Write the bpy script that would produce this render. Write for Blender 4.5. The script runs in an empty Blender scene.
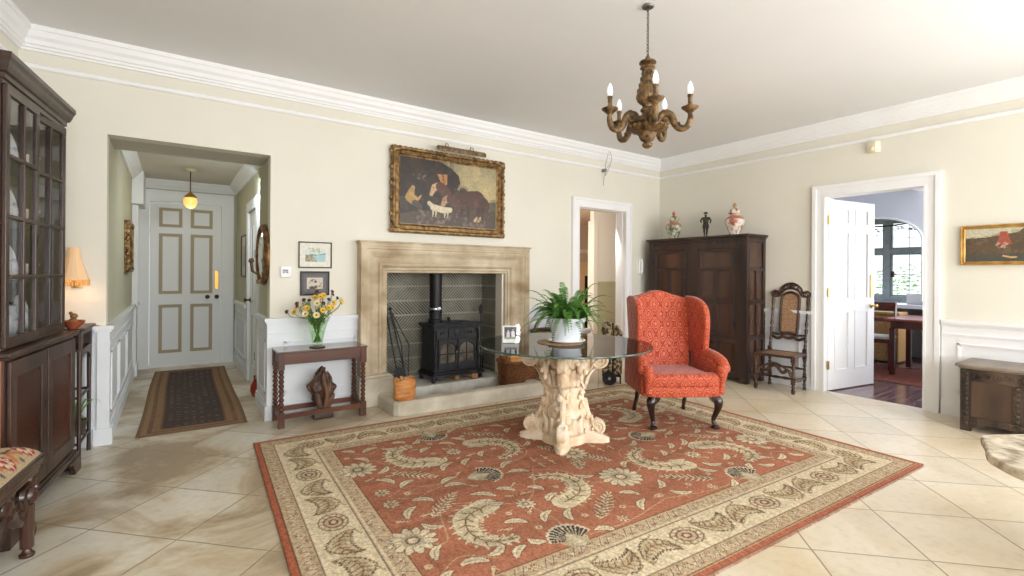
import bpy, bmesh, math, random
import numpy as np
from mathutils import Matrix, Vector, noise as mnoise
R = math.radians; PI = math.pi
sc = bpy.context.scene
COL = sc.collection

# ------------------------------------------------------------------ camera
F_PX, CY, YAW, ROLL = 488.5, 273.45, R(34.853), R(0.379)
fw = Vector((math.sin(YAW), math.cos(YAW), 0)); rt = Vector((math.cos(YAW), -math.sin(YAW), 0)); up = Vector((0, 0, 1))
r2 = math.cos(ROLL)*rt + math.sin(ROLL)*up; u2 = -math.sin(ROLL)*rt + math.cos(ROLL)*up
cd = bpy.data.cameras.new('camera'); cam = bpy.data.objects.new('camera', cd); COL.objects.link(cam)
cd.sensor_fit = 'HORIZONTAL'; cd.sensor_width = 36; cd.lens = F_PX/1024*36
cd.shift_y = -(288-CY)/1024; cd.clip_start = .05; cd.clip_end = 200
m = Matrix((r2, u2, -fw)).transposed().to_4x4(); m.translation = Vector((0, 0, 1.35)); cam.matrix_world = m
sc.camera = cam
# ------------------------------------------------------------------ world, light, exposure
def lin(c):
    return tuple(((x/255)/12.92 if x/255 <= .04045 else ((x/255+.055)/1.055)**2.4) for x in c)
w = bpy.data.worlds.new('world'); sc.world = w; w.use_nodes = True
bg = w.node_tree.nodes['Background']; bg.inputs[0].default_value = (.86, .93, 1, 1); bg.inputs[1].default_value = 3.0
vs = sc.view_settings; vs.view_transform = 'Standard'; vs.look = 'None'; vs.exposure = -0.8; vs.gamma = 1; vs.use_curve_mapping = False
sc.cycles.max_bounces = 8; sc.cycles.diffuse_bounces = 5; sc.cycles.glossy_bounces = 4; sc.cycles.transparent_max_bounces = 16
sc.cycles.caustics_reflective = False; sc.cycles.caustics_refractive = False
sc.cycles.sample_clamp_indirect = 6; sc.cycles.use_denoising = True
def area(name, loc, target, sx, sy, power, col=(1, 1, 1), spread=PI):
    l = bpy.data.lights.new(name, 'AREA'); l.shape = 'RECTANGLE'; l.size = sx; l.size_y = sy; l.energy = power; l.color = col; l.spread = spread
    o = bpy.data.objects.new(name, l); COL.objects.link(o); o.location = loc
    o.rotation_euler = (Vector(target)-Vector(loc)).to_track_quat('-Z', 'Y').to_euler(); return o
def point(name, loc, power, col, rad=.05, parent=None):
    l = bpy.data.lights.new(name, 'POINT'); l.energy = power; l.color = col; l.shadow_soft_size = rad
    o = bpy.data.objects.new(name, l); COL.objects.link(o); o.location = loc; return o
# daylight arriving through the windows of the rear wall and the near part of the right wall
for i, x in enumerate((0.2, 2.6, 5.0)):
    area('window_daylight', (x, -2.95, 1.65), (x, 5, 2.7), 1.5, 2.0, 235, (.97, .985, 1))
area('window_daylight', (6.55, -1.2, 1.65), (0, .6, 2.5), 1.5, 2.0, 190, (.97, .985, 1))
# dining room daylight, then added fill lamps that brighten the study and hall
area('dining_daylight', (9.0, .75, 1.7), (8.2, 5, 1.2), 1.6, 1.7, 140, (.93, .96, 1))
area('dining_daylight', (11.6, 3.1, 3.4), (8.0, 2.6, .2), 1.6, 1.6, 500, (.9, .95, 1))
area('study_fill_light', (5.2, 8.3, 1.8), (8.4, 8.9, 1.3), 1.2, 1.4, 80, (1, .95, .88))
area('study_fill_light', (5.2, 5.5, 2.1), (7.5, 7.0, 1.4), .8, .8, 80, (1, .95, .88))
area('hall_fill_light', (0.72, 5.95, 2.3), (.1, 7.0, 1.2), .5, .25, 24, (.92, .97, 1))

# ------------------------------------------------------------------ materials
MC = {}
def mat(name, col=(200, 200, 200), rough=.5, col2=None, scale=5, stretch=(1, 1, 1), bump=0, bscale=None, metal=0, emit=None, es=0,
        detail=4, lo=.35, hi=.65, spec=.5, coat=0, attr=None, dist=0, sheen=0, transl=0, alpha=None):
    if name in MC: return MC[name]
    m = bpy.data.materials.new(name); m.use_nodes = True; nt = m.node_tree; b = nt.nodes['Principled BSDF']; L = nt.links
    b.inputs['Base Color'].default_value = (*lin(col), 1); b.inputs['Roughness'].default_value = rough; b.inputs['Metallic'].default_value = metal
    b.inputs['Specular IOR Level'].default_value = spec; b.inputs['Coat Weight'].default_value = coat; b.inputs['Coat Roughness'].default_value = .15
    if sheen: b.inputs['Sheen Weight'].default_value = sheen
    tc = nt.nodes.new('ShaderNodeTexCoord'); mp = nt.nodes.new('ShaderNodeMapping'); mp.inputs['Scale'].default_value = stretch
    L.new(tc.outputs['Object'], mp.inputs[0]); m['map'] = 1
    src = None
    if attr:
        a = nt.nodes.new('ShaderNodeAttribute'); a.attribute_name = 'Col'; src = a.outputs['Color']
    if col2 is not None:
        n = nt.nodes.new('ShaderNodeTexNoise'); n.inputs['Scale'].default_value = scale; n.inputs['Detail'].default_value = detail; n.inputs['Distortion'].default_value = dist
        L.new(mp.outputs[0], n.inputs[0]); r = nt.nodes.new('ShaderNodeValToRGB')
        r.color_ramp.elements[0].position = lo; r.color_ramp.elements[1].position = hi
        if attr:
            r.color_ramp.elements[0].color = (*[c for c in lin(col)], 1); r.color_ramp.elements[1].color = (*lin(col2), 1)
            mx = nt.nodes.new('ShaderNodeMix'); mx.data_type = 'RGBA'; mx.blend_type = 'MULTIPLY'; mx.inputs[0].default_value = 1
            L.new(n.outputs['Fac'], r.inputs[0]); L.new(src, mx.inputs[6]); L.new(r.outputs[0], mx.inputs[7]); src = mx.outputs[2]
        else:
            r.color_ramp.elements[0].color = (*lin(col), 1); r.color_ramp.elements[1].color = (*lin(col2), 1)
            L.new(n.outputs['Fac'], r.inputs[0]); src = r.outputs[0]
    if src is not None: L.new(src, b.inputs['Base Color'])
    if bump:
        n2 = nt.nodes.new('ShaderNodeTexNoise'); n2.inputs['Scale'].default_value = bscale or scale*3; n2.inputs['Detail'].default_value = 5
        L.new(mp.outputs[0], n2.inputs[0]); bp = nt.nodes.new('ShaderNodeBump'); bp.inputs['Strength'].default_value = bump; bp.inputs['Distance'].default_value = .01
        L.new(n2.outputs['Fac'], bp.inputs['Height']); L.new(bp.outputs[0], b.inputs['Normal'])
    if emit: b.inputs['Emission Color'].default_value = (*lin(emit), 1); b.inputs['Emission Strength'].default_value = es
    if transl:
        tr = nt.nodes.new('ShaderNodeBsdfTranslucent'); tr.inputs[0].default_value = (*lin(col), 1)
        mx = nt.nodes.new('ShaderNodeMixShader'); mx.inputs[0].default_value = transl
        L.new(b.outputs[0], mx.inputs[1]); L.new(tr.outputs[0], mx.inputs[2]); L.new(mx.outputs[0], nt.nodes['Material Output'].inputs[0])
    MC[name] = m; return m
def glass(name, tint=(1, 1, 1), rough=0.0, ior=1.5):
    if name in MC: return MC[name]
    m = bpy.data.materials.new(name); m.use_nodes = True; nt = m.node_tree; nt.nodes.remove(nt.nodes['Principled BSDF']); L = nt.links
    t = nt.nodes.new('ShaderNodeBsdfTransparent'); t.inputs[0].default_value = (*tint, 1)
    g = nt.nodes.new('ShaderNodeBsdfGlossy'); g.inputs['Roughness'].default_value = rough
    lw = nt.nodes.new('ShaderNodeLayerWeight'); lw.inputs[0].default_value = .5; pw = nt.nodes.new('ShaderNodeMath'); pw.operation = 'POWER'; pw.inputs[1].default_value = 5
    L.new(lw.outputs['Facing'], pw.inputs[0]); f = nt.nodes.new('ShaderNodeMath'); f.operation = 'MULTIPLY_ADD'; r0 = ((ior-1)/(ior+1))**2; f.inputs[1].default_value = 1-r0; f.inputs[2].default_value = r0
    L.new(pw.outputs[0], f.inputs[0]); mx = nt.nodes.new('ShaderNodeMixShader')
    L.new(f.outputs[0], mx.inputs[0]); L.new(t.outputs[0], mx.inputs[1]); L.new(g.outputs[0], mx.inputs[2]); L.new(mx.outputs[0], nt.nodes['Material Output'].inputs[0])
    MC[name] = m; return m

WALL = mat('wall_paint', (224, 220, 207), .85, (228, 224, 211), 1.2, bump=.03, bscale=60)
CEIL = mat('ceiling_paint', (228, 229, 230), .9, (232, 232, 233), .8)
WHITE = mat('white_gloss_paint', (238, 238, 238), .45, (241, 241, 242), 3)
DADO = mat('dado_paint', (226, 230, 234), .5, (230, 233, 237), 3)
HALLW = mat('hall_paint', (186, 184, 158), .85, (190, 188, 164), 2)
STONE = mat('mantel_stone', (150, 128, 96), .8, (214, 200, 174), 3.2, (1, 1, 1.2), bump=.25, bscale=40, detail=8, lo=.3, hi=.7)
HEARTH = mat('hearth_stone', (178, 168, 148), .8, (214, 206, 188), 5, bump=.4, bscale=35, detail=8, lo=.3, hi=.7)
OAK = mat('dark_oak', (32, 20, 16), .42, (66, 44, 34), 6, (1, 1, .12), bump=.15, bscale=30, detail=6, lo=.3, hi=.75)
OAKX = mat('dark_oak_horizontal', (44, 28, 22), .42, (78, 52, 40), 6, (.12, .3, 1), bump=.15, bscale=30, detail=6, lo=.3, hi=.75)
BLACKOAK = mat('blackened_oak', (34, 25, 22), .36, (78, 58, 50), 5, (1, 1, .12), bump=.2, bscale=25, detail=6, lo=.3, hi=.75)
BLACKPAN = mat('blackened_oak_panel', (52, 35, 29), .26, (106, 76, 62), 4, (1, 1, .15), bump=.2, bscale=25, detail=6, lo=.35, hi=.8)
MAHOG = mat('mahogany', (46, 20, 13), .25, (88, 42, 26), 4, (1, 1, .15), bump=.08, bscale=20, detail=6, lo=.3, hi=.75)
SIDEOAK = mat('orange_side_wood', (120, 62, 32), .4, (158, 88, 46), 4, (1, 1, .15), bump=.08, bscale=20, detail=6)
CONS = mat('console_oak', (62, 32, 19), .32, (108, 62, 38), 5, (.15, 1, 1), bump=.1, bscale=30, detail=6)
CONSV = mat('console_oak_vertical', (50, 26, 17), .32, (94, 52, 34), 5, (1, 1, .15), bump=.1, bscale=30, detail=6)
CAB = mat('cabinet_wood', (38, 24, 19), .3, (84, 60, 50), 6, (1, 1, .12), bump=.12, bscale=30, detail=6, lo=.3, hi=.75)
CHEST = mat('chest_oak', (46, 34, 27), .42, (94, 74, 60), 7, (1, 1, .2), bump=.5, bscale=45, detail=8)
CHESTP = mat('chest_panel', (58, 42, 32), .45, (100, 78, 60), 5, (1, 1, .2), bump=.3, bscale=45, detail=8)
GILT = mat('gilt', (80, 58, 34), .42, (164, 130, 82), 22, bump=.7, bscale=60, metal=.55, detail=6)
GOLD = mat('bright_gilt', (170, 126, 58), .4, (212, 172, 100), 10, bump=.2, bscale=60, metal=.5)
BRASS = mat('brass', (196, 158, 84), .3, metal=.9)
BRONZE = mat('antique_gilt_wood', (62, 44, 26), .42, (138, 108, 68), 26, bump=.6, bscale=70, metal=.35, detail=6)
IRON = mat('cast_iron', (34, 35, 38), .5, (52, 54, 58), 14, bump=.25, bscale=60, metal=.35)
IRONP = mat('stove_pipe_iron', (22, 22, 24), .45, metal=.3)
CERAM = mat('white_ceramic', (232, 234, 240), .2, coat=.4)
BLACK = mat('black_rubber', (22, 22, 24), .6)
CHROME = mat('steel', (190, 195, 205), .25, metal=.9)
WICK = mat('wicker', (92, 56, 30), .7, (150, 98, 56), 30, (1, 1, 3), bump=.8, bscale=60)
GREEN = mat('fern_leaf', (62, 112, 44), .5, (118, 168, 78), 14, transl=.3)
GREEN2 = mat('stem_green', (70, 104, 44), .5, (110, 146, 70), 20, transl=.2)
CLR = glass('clear_glass')
TGL = glass('table_glass', (.95, .98, .965), 0, 1.5)
PLASTER = mat('cream_plaster', (214, 186, 148), .75, (238, 224, 202), 9, bump=.9, bscale=42, detail=6, lo=.3, hi=.7)

# ------------------------------------------------------------------ mesh builder
class MB:
    def __init__(s, exact=False): s.exact = exact; s.v = []; s.f = []; s.sm = []; s.mi = []; s.M = Matrix.Identity(4); s.mat = 0
    def at(s, loc=(0, 0, 0), rz=0, rx=0, ry=0, sc=1):
        s.M = Matrix.Translation(loc) @ Matrix.Rotation(rz, 4, 'Z') @ Matrix.Rotation(ry, 4, 'Y') @ Matrix.Rotation(rx, 4, 'X') @ Matrix.Scale(sc, 4); return s
    def add(s, vs, fs, smooth=False):
        b = len(s.v); s.v += [tuple(s.M @ Vector(p)) for p in vs]
        for f in fs: s.f.append([b+i for i in f]); s.sm.append(smooth); s.mi.append(s.mat)
        return s
    K = 0
    def box(s, x0, y0, z0, x1, y1, z1):
        MB.K = (MB.K+1) % 11; e = 0 if s.exact else .00012*MB.K           # hair's-breadth differences keep neighbouring faces from coinciding
        x0, x1 = min(x0, x1), max(x0, x1); y0, y1 = min(y0, y1), max(y0, y1); z0, z1 = min(z0, z1), max(z0, z1)
        x0 += e; y0 += e; x1 -= e; y1 -= e; z1 -= e; z0 += e*(z0 > .001)
        return s.add([(x0, y0, z0), (x1, y0, z0), (x1, y1, z0), (x0, y1, z0), (x0, y0, z1), (x1, y0, z1), (x1, y1, z1), (x0, y1, z1)],
                     [(0, 3, 2, 1), (4, 5, 6, 7), (0, 1, 5, 4), (1, 2, 6, 5), (2, 3, 7, 6), (3, 0, 4, 7)])
    def prism(s, pts, axis, a, b, smooth=False):
        if axis == 'x': P = lambda p, t: (t, p[0], p[1])
        elif axis == 'y': P = lambda p, t: (p[0], t, p[1])
        else: P = lambda p, t: (p[0], p[1], t)
        n = len(pts); ar = sum(pts[i][0]*pts[(i+1) % n][1]-pts[(i+1) % n][0]*pts[i][1] for i in range(n))
        if (ar < 0) != (axis == 'y'): pts = pts[::-1]
        if a > b: a, b = b, a
        vs = [P(p, a) for p in pts]+[P(p, b) for p in pts]
        s.add(vs, [list(range(n))[::-1], list(range(n, 2*n))]); k = len(s.v)-2*n
        for i in range(n):
            j = (i+1) % n; s.f.append([k+i, k+j, k+n+j, k+n+i]); s.sm.append(smooth); s.mi.append(s.mat)
        return s
    def lathe(s, prof, c=(0, 0, 0), n=20, smooth=True):
        vs = []; fs = []
        for r, z in prof:
            for i in range(n): a = 2*PI*i/n; vs.append((c[0]+r*math.cos(a), c[1]+r*math.sin(a), c[2]+z))
        for j in range(len(prof)-1):
            for i in range(n): k = (i+1) % n; fs.append((j*n+i, j*n+k, (j+1)*n+k, (j+1)*n+i))
        s.add(vs, fs, smooth)
        b = len(s.v)-len(vs)
        if prof[0][0] > 1e-4: s.f.append([b+i for i in range(n)][::-1]); s.sm.append(False); s.mi.append(s.mat)
        if prof[-1][0] > 1e-4: s.f.append([b+(len(prof)-1)*n+i for i in range(n)]); s.sm.append(False); s.mi.append(s.mat)
        return s
    def tube(s, pts, r, n=8, smooth=True, closed=False, flat=1.0):
        pts = [Vector(p) for p in pts]; m = len(pts); rr = r if isinstance(r, (list, tuple)) else [r]*m
        vs = []; fs = []; ref = None
        for i, p in enumerate(pts):
            a = pts[(i-1) % m] if (closed or i > 0) else p; b = pts[(i+1) % m] if (closed or i < m-1) else p
            t = (b-a).normalized() if (b-a).length > 1e-9 else Vector((0, 0, 1))
            if ref is None: ref = Vector((0, 0, 1)) if abs(t.z) < .9 else Vector((1, 0, 0))
            u = (ref - t*ref.dot(t))
            if u.length < 1e-6: u = t.orthogonal()
            u.normalize(); ref = u; v = t.cross(u)
            for k in range(n): q = 2*PI*k/n; vs.append(p+(u*math.cos(q)*flat+v*math.sin(q))*rr[i])
        for i in range(m if closed else m-1):
            j = (i+1) % m
            for k in range(n): l = (k+1) % n; fs.append((i*n+k, i*n+l, j*n+l, j*n+k))
        s.add(vs, fs, smooth)
        if not closed:
            b = len(s.v)-len(vs); s.f += [[b+i for i in range(n)][::-1], [b+(m-1)*n+i for i in range(n)]]; s.sm += [False]*2; s.mi += [s.mat]*2
        return s
    def sph(s, c, r, n=10, sc=(1, 1, 1)):
        vs = []; fs = []; h = max(4, n//2+1)
        for j in range(h+1):
            a = PI*j/h
            for i in range(n): b = 2*PI*i/n; vs.append((c[0]+r*sc[0]*math.sin(a)*math.cos(b), c[1]+r*sc[1]*math.sin(a)*math.sin(b), c[2]+r*sc[2]*math.cos(a)))
        for j in range(h):
            for i in range(n): k = (i+1) % n; fs.append((j*n+i, (j+1)*n+i, (j+1)*n+k, j*n+k))
        return s.add(vs, fs, True)
    def sweep(s, prof, path, closed=False):
        """profile [(out, z)] along a horizontal path; 'out' is to the right-hand side of travel"""
        P = [Vector((p[0], p[1])) for p in path]; m = len(P); vs = []; n = len(prof)
        for i, p in enumerate(P):
            d0 = (p-P[i-1]).normalized() if (i > 0 or closed) else None; d1 = (P[(i+1) % m]-p).normalized() if (i < m-1 or closed) else None
            if d0 is None: d0 = d1
            if d1 is None: d1 = d0
            n0 = Vector((d0.y, -d0.x)); n1 = Vector((d1.y, -d1.x)); q = (n0+n1).normalized(); q /= max(.3, q.dot(n0))
            for o, z in prof: vs.append((p.x+q.x*o, p.y+q.y*o, z))
        fs = []
        for i in range(m if closed else m-1):
            j = (i+1) % m
            for k in range(n): l = (k+1) % n; fs.append((i*n+k, j*n+k, j*n+l, i*n+l))
        if not closed: fs += [list(range(n)), list(range((m-1)*n, m*n))[::-1]]
        return s.add(vs, fs)
def mesh_obj(name, mb, mats, parent=None, bevel=0, seg=2, sub=0, loc=None, rz=0):
    me = bpy.data.meshes.new(name); me.from_pydata(mb.v, [], mb.f)
    me.polygons.foreach_set('use_smooth', mb.sm); me.polygons.foreach_set('material_index', mb.mi)
    for m_ in (mats if isinstance(mats, (list, tuple)) else [mats]): me.materials.append(m_)
    bm = bmesh.new(); bm.from_mesh(me); bmesh.ops.recalc_face_normals(bm, faces=bm.faces)
    bm.to_mesh(me); bm.free(); me.update()
    if any(mb.sm) and not (bevel and seg > 2): me.set_sharp_from_angle(angle=R(42))
    o = bpy.data.objects.new(name, me); COL.objects.link(o)
    if parent: o.parent = parent
    if loc: o.location = loc
    if rz: o.rotation_euler = (0, 0, rz)
    if bevel:
        b = o.modifiers.new('bevel', 'BEVEL'); b.width = bevel; b.segments = seg; b.limit_method = 'ANGLE'; b.angle_limit = R(40)
        if seg > 2:
            me.polygons.foreach_set('use_smooth', [True]*len(me.polygons))
    if sub: q = o.modifiers.new('sub', 'SUBSURF'); q.levels = sub; q.render_levels = sub
    return o
def tag(o, label=None, cat=None, group=None, kind=None):
    if label: o['label'] = label
    if cat: o['category'] = cat
    if group: o['group'] = group
    if kind: o['kind'] = kind
    return o
def thing(name, label, cat, loc=(0, 0, 0), rz=0, group=None, kind=None):
    o = bpy.data.objects.new(name, None); COL.objects.link(o); o.location = loc; o.rotation_euler = (0, 0, rz); o.empty_display_size = .1
    return tag(o, label, cat, group, kind)
def struct(name, mb, m_, label=None, bevel=0, parent=None):
    o = mesh_obj(name, mb, m_, parent, bevel)
    if not parent: o['kind'] = 'structure'
    if label: o['label'] = label
    return o
def copy_tree(o, loc=None, rz=None, label=None, parent=None, group=None):
    c = o.copy(); COL.objects.link(c)
    if parent: c.parent = parent
    if loc is not None: c.location = loc
    if rz is not None: c.rotation_euler = (0, 0, rz)
    if label: c['label'] = label
    if group: c['group'] = group
    for ch in o.children: copy_tree(ch, parent=c)
    return c

# ------------------------------------------------------------------ canvas: a woven / painted pattern as vertex colours on a fine grid
class Canvas:
    def __init__(s, w_, h_, res, col):
        s.w, s.h, s.res = w_, h_, res; s.nx = int(w_/res)+1; s.ny = int(h_/res)+1
        s.a = np.zeros((s.ny, s.nx, 3), np.float32); s.a[:] = col
        s.X, s.Y = np.meshgrid(np.linspace(0, w_, s.nx), np.linspace(0, h_, s.ny))
    def win(s, x0, y0, x1, y1):
        i0 = max(0, int(x0/s.res)-1); i1 = min(s.nx, int(x1/s.res)+3); j0 = max(0, int(y0/s.res)-1); j1 = min(s.ny, int(y1/s.res)+3)
        return (slice(j0, max(j0, j1)), slice(i0, max(i0, i1)))
    def put(s, W, mask, col, al=1):
        a = s.a[W]; a[mask] = a[mask]*(1-al)+np.array(col)*al
    def rect(s, x0, y0, x1, y1, col, al=1):
        W = s.win(x0, y0, x1, y1); X, Y = s.X[W], s.Y[W]; s.put(W, (X >= x0) & (X < x1) & (Y >= y0) & (Y < y1), col, al)
    def disc(s, x, y, r, col, al=1, ry=None, ang=0):
        ry = ry or r; q = max(r, ry); W = s.win(x-q, y-q, x+q, y+q); X, Y = s.X[W]-x, s.Y[W]-y; c, d = math.cos(ang), math.sin(ang)
        s.put(W, ((X*c+Y*d)/r)**2+((-X*d+Y*c)/ry)**2 < 1, col, al)
    def poly(s, pts, col, al=1):
        p = np.array(pts); W = s.win(p[:, 0].min(), p[:, 1].min(), p[:, 0].max(), p[:, 1].max()); X, Y = s.X[W], s.Y[W]; ins = np.zeros(X.shape, bool)
        for i in range(len(p)):
            x0, y0 = p[i-1]; x1, y1 = p[i]
            if y0 == y1: continue
            ins ^= ((Y > y0) != (Y > y1)) & (X < (x1-x0)*(Y-y0)/(y1-y0)+x0)
        s.put(W, ins, col, al)
    def stroke(s, pts, r, col, al=1):
        pts = np.array(pts, float); rr = r if hasattr(r, '__len__') else [r]*len(pts)
        for i in range(len(pts)-1):
            a, b = pts[i], pts[i+1]; q = max(rr[i], rr[i+1]); W = s.win(min(a[0], b[0])-q, min(a[1], b[1])-q, max(a[0], b[0])+q, max(a[1], b[1])+q)
            X, Y = s.X[W], s.Y[W]; d = b-a; l2 = max(1e-9, d@d); t = np.clip(((X-a[0])*d[0]+(Y-a[1])*d[1])/l2, 0, 1)
            s.put(W, (X-a[0]-t*d[0])**2+(Y-a[1]-t*d[1])**2 < (rr[i]*(1-t)+rr[i+1]*t)**2, col, al)
def spline(pts, n=8):
    P = [np.array(p, float) for p in pts]; P = [2*P[0]-P[1]]+P+[2*P[-1]-P[-2]]; out = []
    for i in range(1, len(P)-2):
        for k in range(n):
            t = k/n; a, b, c, d = P[i-1:i+3]
            out.append(.5*((2*b)+(-a+c)*t+(2*a-5*b+4*c-d)*t*t+(-a+3*b-3*c+d)*t**3))
    out.append(P[-2]); return [tuple(x) for x in out]
def canvas_obj(name, cv, m_, fn, parent=None, kindargs=None):
    """fn(x, y) -> 3-D point arrays"""
    x, y, z = fn(cv.X, cv.Y); co = np.stack([x, y, z], -1).reshape(-1, 3).astype(np.float32)
    nx, ny = cv.nx, cv.ny; idx = np.arange(nx*ny).reshape(ny, nx)
    q = np.stack([idx[:-1, :-1], idx[:-1, 1:], idx[1:, 1:], idx[1:, :-1]], -1).reshape(-1, 4)
    me = bpy.data.meshes.new(name); me.vertices.add(len(co)); me.vertices.foreach_set('co', co.ravel())
    me.loops.add(q.size); me.loops.foreach_set('vertex_index', q.ravel().astype(np.int32)); me.polygons.add(len(q))
    me.polygons.foreach_set('loop_start', np.arange(0, q.size, 4, dtype=np.int32)); me.polygons.foreach_set('loop_total', np.full(len(q), 4, np.int32))
    me.update(calc_edges=True); ca = me.color_attributes.new('Col', 'FLOAT_COLOR', 'POINT')
    c4 = np.ones((nx*ny, 4), np.float32); c4[:, :3] = cv.a.reshape(-1, 3); ca.data.foreach_set('color', c4.ravel())
    me.polygons.foreach_set('use_smooth', np.ones(len(q), bool)); me.materials.append(m_)
    o = bpy.data.objects.new(name, me); COL.objects.link(o)
    if parent: o.parent = parent
    return o
PAINT = mat('oil_paint', (225, 225, 225), .45, (255, 255, 255), 60, attr=True, coat=.1)
PAPER = mat('printed_paper', (240, 240, 240), .7, (255, 255, 255), 40, attr=True)

# ================================================================== THE SETTING
XR, YB, HC = 6.252, 4.954, 3.125
XL0 = -.92                                            # left wall meets back wall
def xl(y): return XL0-(YB-y)*.1208                    # the left wall leans away
RY = -2.8                                             # rear wall
T = .14
# floor: limestone flags laid diagonally
def floor_mat():
    m = bpy.data.materials.new('limestone_flags'); m.use_nodes = True; nt = m.node_tree; L = nt.links; b = nt.nodes['Principled BSDF']
    N = lambda t: nt.nodes.new(t)
    tc = N('ShaderNodeTexCoord'); sx = N('ShaderNodeSeparateXYZ'); L.new(tc.outputs['Object'], sx.inputs[0])
    nz = N('ShaderNodeTexNoise'); nz.inputs['Scale'].default_value = 3; L.new(tc.outputs['Object'], nz.inputs[0])
    def ma(op, a, b_=None, c=None):
        q = N('ShaderNodeMath'); q.operation = op
        for i, v in enumerate((a, b_, c)):
            if v is None: continue
            if isinstance(v, (int, float)): q.inputs[i].default_value = v
            else: L.new(v, q.inputs[i])
        return q.outputs[0]
    wob = ma('MULTIPLY', ma('SUBTRACT', nz.outputs['Fac'], .5), .012)
    u = ma('DIVIDE', ma('ADD', ma('SUBTRACT', ma('SUBTRACT', sx.outputs[0], sx.outputs[1]), 2.2), wob), .735)
    v = ma('DIVIDE', ma('ADD', ma('SUBTRACT', ma('ADD', sx.outputs[0], sx.outputs[1]), 3.72), wob), .72)
    def edge(t):
        f = ma('FRACT', ma('ADD', t, 100)); return ma('MINIMUM', f, ma('SUBTRACT', 1, f))
    e = ma('MINIMUM', edge(u), edge(v))
    jt = N('ShaderNodeMapRange'); jt.inputs[1].default_value = .004; jt.inputs[2].default_value = .010; L.new(e, jt.inputs[0])
    cell = N('ShaderNodeCombineXYZ'); L.new(ma('FLOOR', u), cell.inputs[0]); L.new(ma('FLOOR', v), cell.inputs[1])
    wn = N('ShaderNodeTexWhiteNoise'); L.new(cell.outputs[0], wn.inputs[0])
    # big blotches, stronger at the left of the room
    n1 = N('ShaderNodeTexNoise'); n1.inputs['Scale'].default_value = 1.3; n1.inputs['Detail'].default_value = 7; n1.inputs['Distortion'].default_value = .8; n1.inputs['Roughness'].default_value = .6
    L.new(tc.outputs['Object'], n1.inputs[0])
    r = N('ShaderNodeValToRGB'); L.new(n1.outputs['Fac'], r.inputs[0]); el = r.color_ramp.elements
    el[0].position = .40; el[0].color = (*lin((164, 144, 114)), 1); el[1].position = .66; el[1].color = (*lin((226, 223, 214)), 1)
    q = el.new(.46); q.color = (*lin((192, 174, 144)), 1); q = el.new(.53); q.color = (*lin((212, 202, 180)), 1)
    r2_ = N('ShaderNodeValToRGB'); L.new(n1.outputs['Fac'], r2_.inputs[0]); el = r2_.color_ramp.elements
    el[0].position = .3; el[0].color = (*lin((212, 192, 158)), 1); el[1].position = .7; el[1].color = (*lin((230, 220, 200)), 1)
    side = N('ShaderNodeMapRange'); side.interpolation_type = 'SMOOTHSTEP'; side.inputs[1].default_value = .4; side.inputs[2].default_value = 2.6; L.new(sx.outputs[0], side.inputs[0])
    mx = N('ShaderNodeMix'); mx.data_type = 'RGBA'; L.new(side.outputs[0], mx.inputs[0]); L.new(r.outputs[0], mx.inputs[6]); L.new(r2_.outputs[0], mx.inputs[7])
    tint = N('ShaderNodeMix'); tint.data_type = 'RGBA'; tint.blend_type = 'MULTIPLY'; tint.inputs[0].default_value = 1
    tr = N('ShaderNodeMapRange'); tr.inputs[3].default_value = .90; tr.inputs[4].default_value = 1.03; L.new(wn.outputs[0], tr.inputs[0])
    L.new(mx.outputs[2], tint.inputs[6]); L.new(tr.outputs[0], tint.inputs[7])
    jm = N('ShaderNodeMix'); jm.data_type = 'RGBA'; jm.inputs[6].default_value = (*lin((150, 130, 100)), 1); L.new(jt.outputs[0], jm.inputs[0]); L.new(tint.outputs[2], jm.inputs[7])
    n3 = N('ShaderNodeTexNoise'); n3.inputs['Scale'].default_value = 22; n3.inputs['Detail'].default_value = 6; L.new(tc.outputs['Object'], n3.inputs[0])
    sp = N('ShaderNodeMapRange'); sp.inputs[1].default_value = .3; sp.inputs[2].default_value = .5; sp.inputs[3].default_value = .9; sp.inputs[4].default_value = 1; L.new(n3.outputs['Fac'], sp.inputs[0])
    fm = N('ShaderNodeMix'); fm.data_type = 'RGBA'; fm.blend_type = 'MULTIPLY'; fm.inputs[0].default_value = 1; L.new(jm.outputs[2], fm.inputs[6]); L.new(sp.outputs[0], fm.inputs[7])
    L.new(fm.outputs[2], b.inputs['Base Color'])
    rr = N('ShaderNodeMapRange'); rr.inputs[3].default_value = .22; rr.inputs[4].default_value = .42; L.new(n1.outputs['Fac'], rr.inputs[0]); L.new(rr.outputs[0], b.inputs['Roughness'])
    bp = N('ShaderNodeBump'); bp.inputs['Strength'].default_value = .35; bp.inputs['Distance'].default_value = .004
    hh = ma('ADD', jt.outputs[0], ma('MULTIPLY', n3.outputs['Fac'], .3)); L.new(hh, bp.inputs['Height']); L.new(bp.outputs[0], b.inputs['Normal'])
    return m
FLOOR = floor_mat()
struct('floor', MB().prism([(xl(RY)-.2, RY-.15), (XR+.05, RY-.15), (XR+.05, 5.1), (5.6, 5.1), (5.6, 8.7), (-.6, 8.7), (-.6, 5.1), (XL0-.2, 5.1)], 'z', -.1, 0), FLOOR, 'pale limestone flag floor laid on the diagonal')
struct('ceiling', MB().prism([(xl(RY)-.2, RY-.15), (XR+.1, RY-.15), (XR+.1, 5.1), (XL0-.2, 5.1)], 'z', HC, HC+.1), CEIL, 'plain white ceiling')
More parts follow.
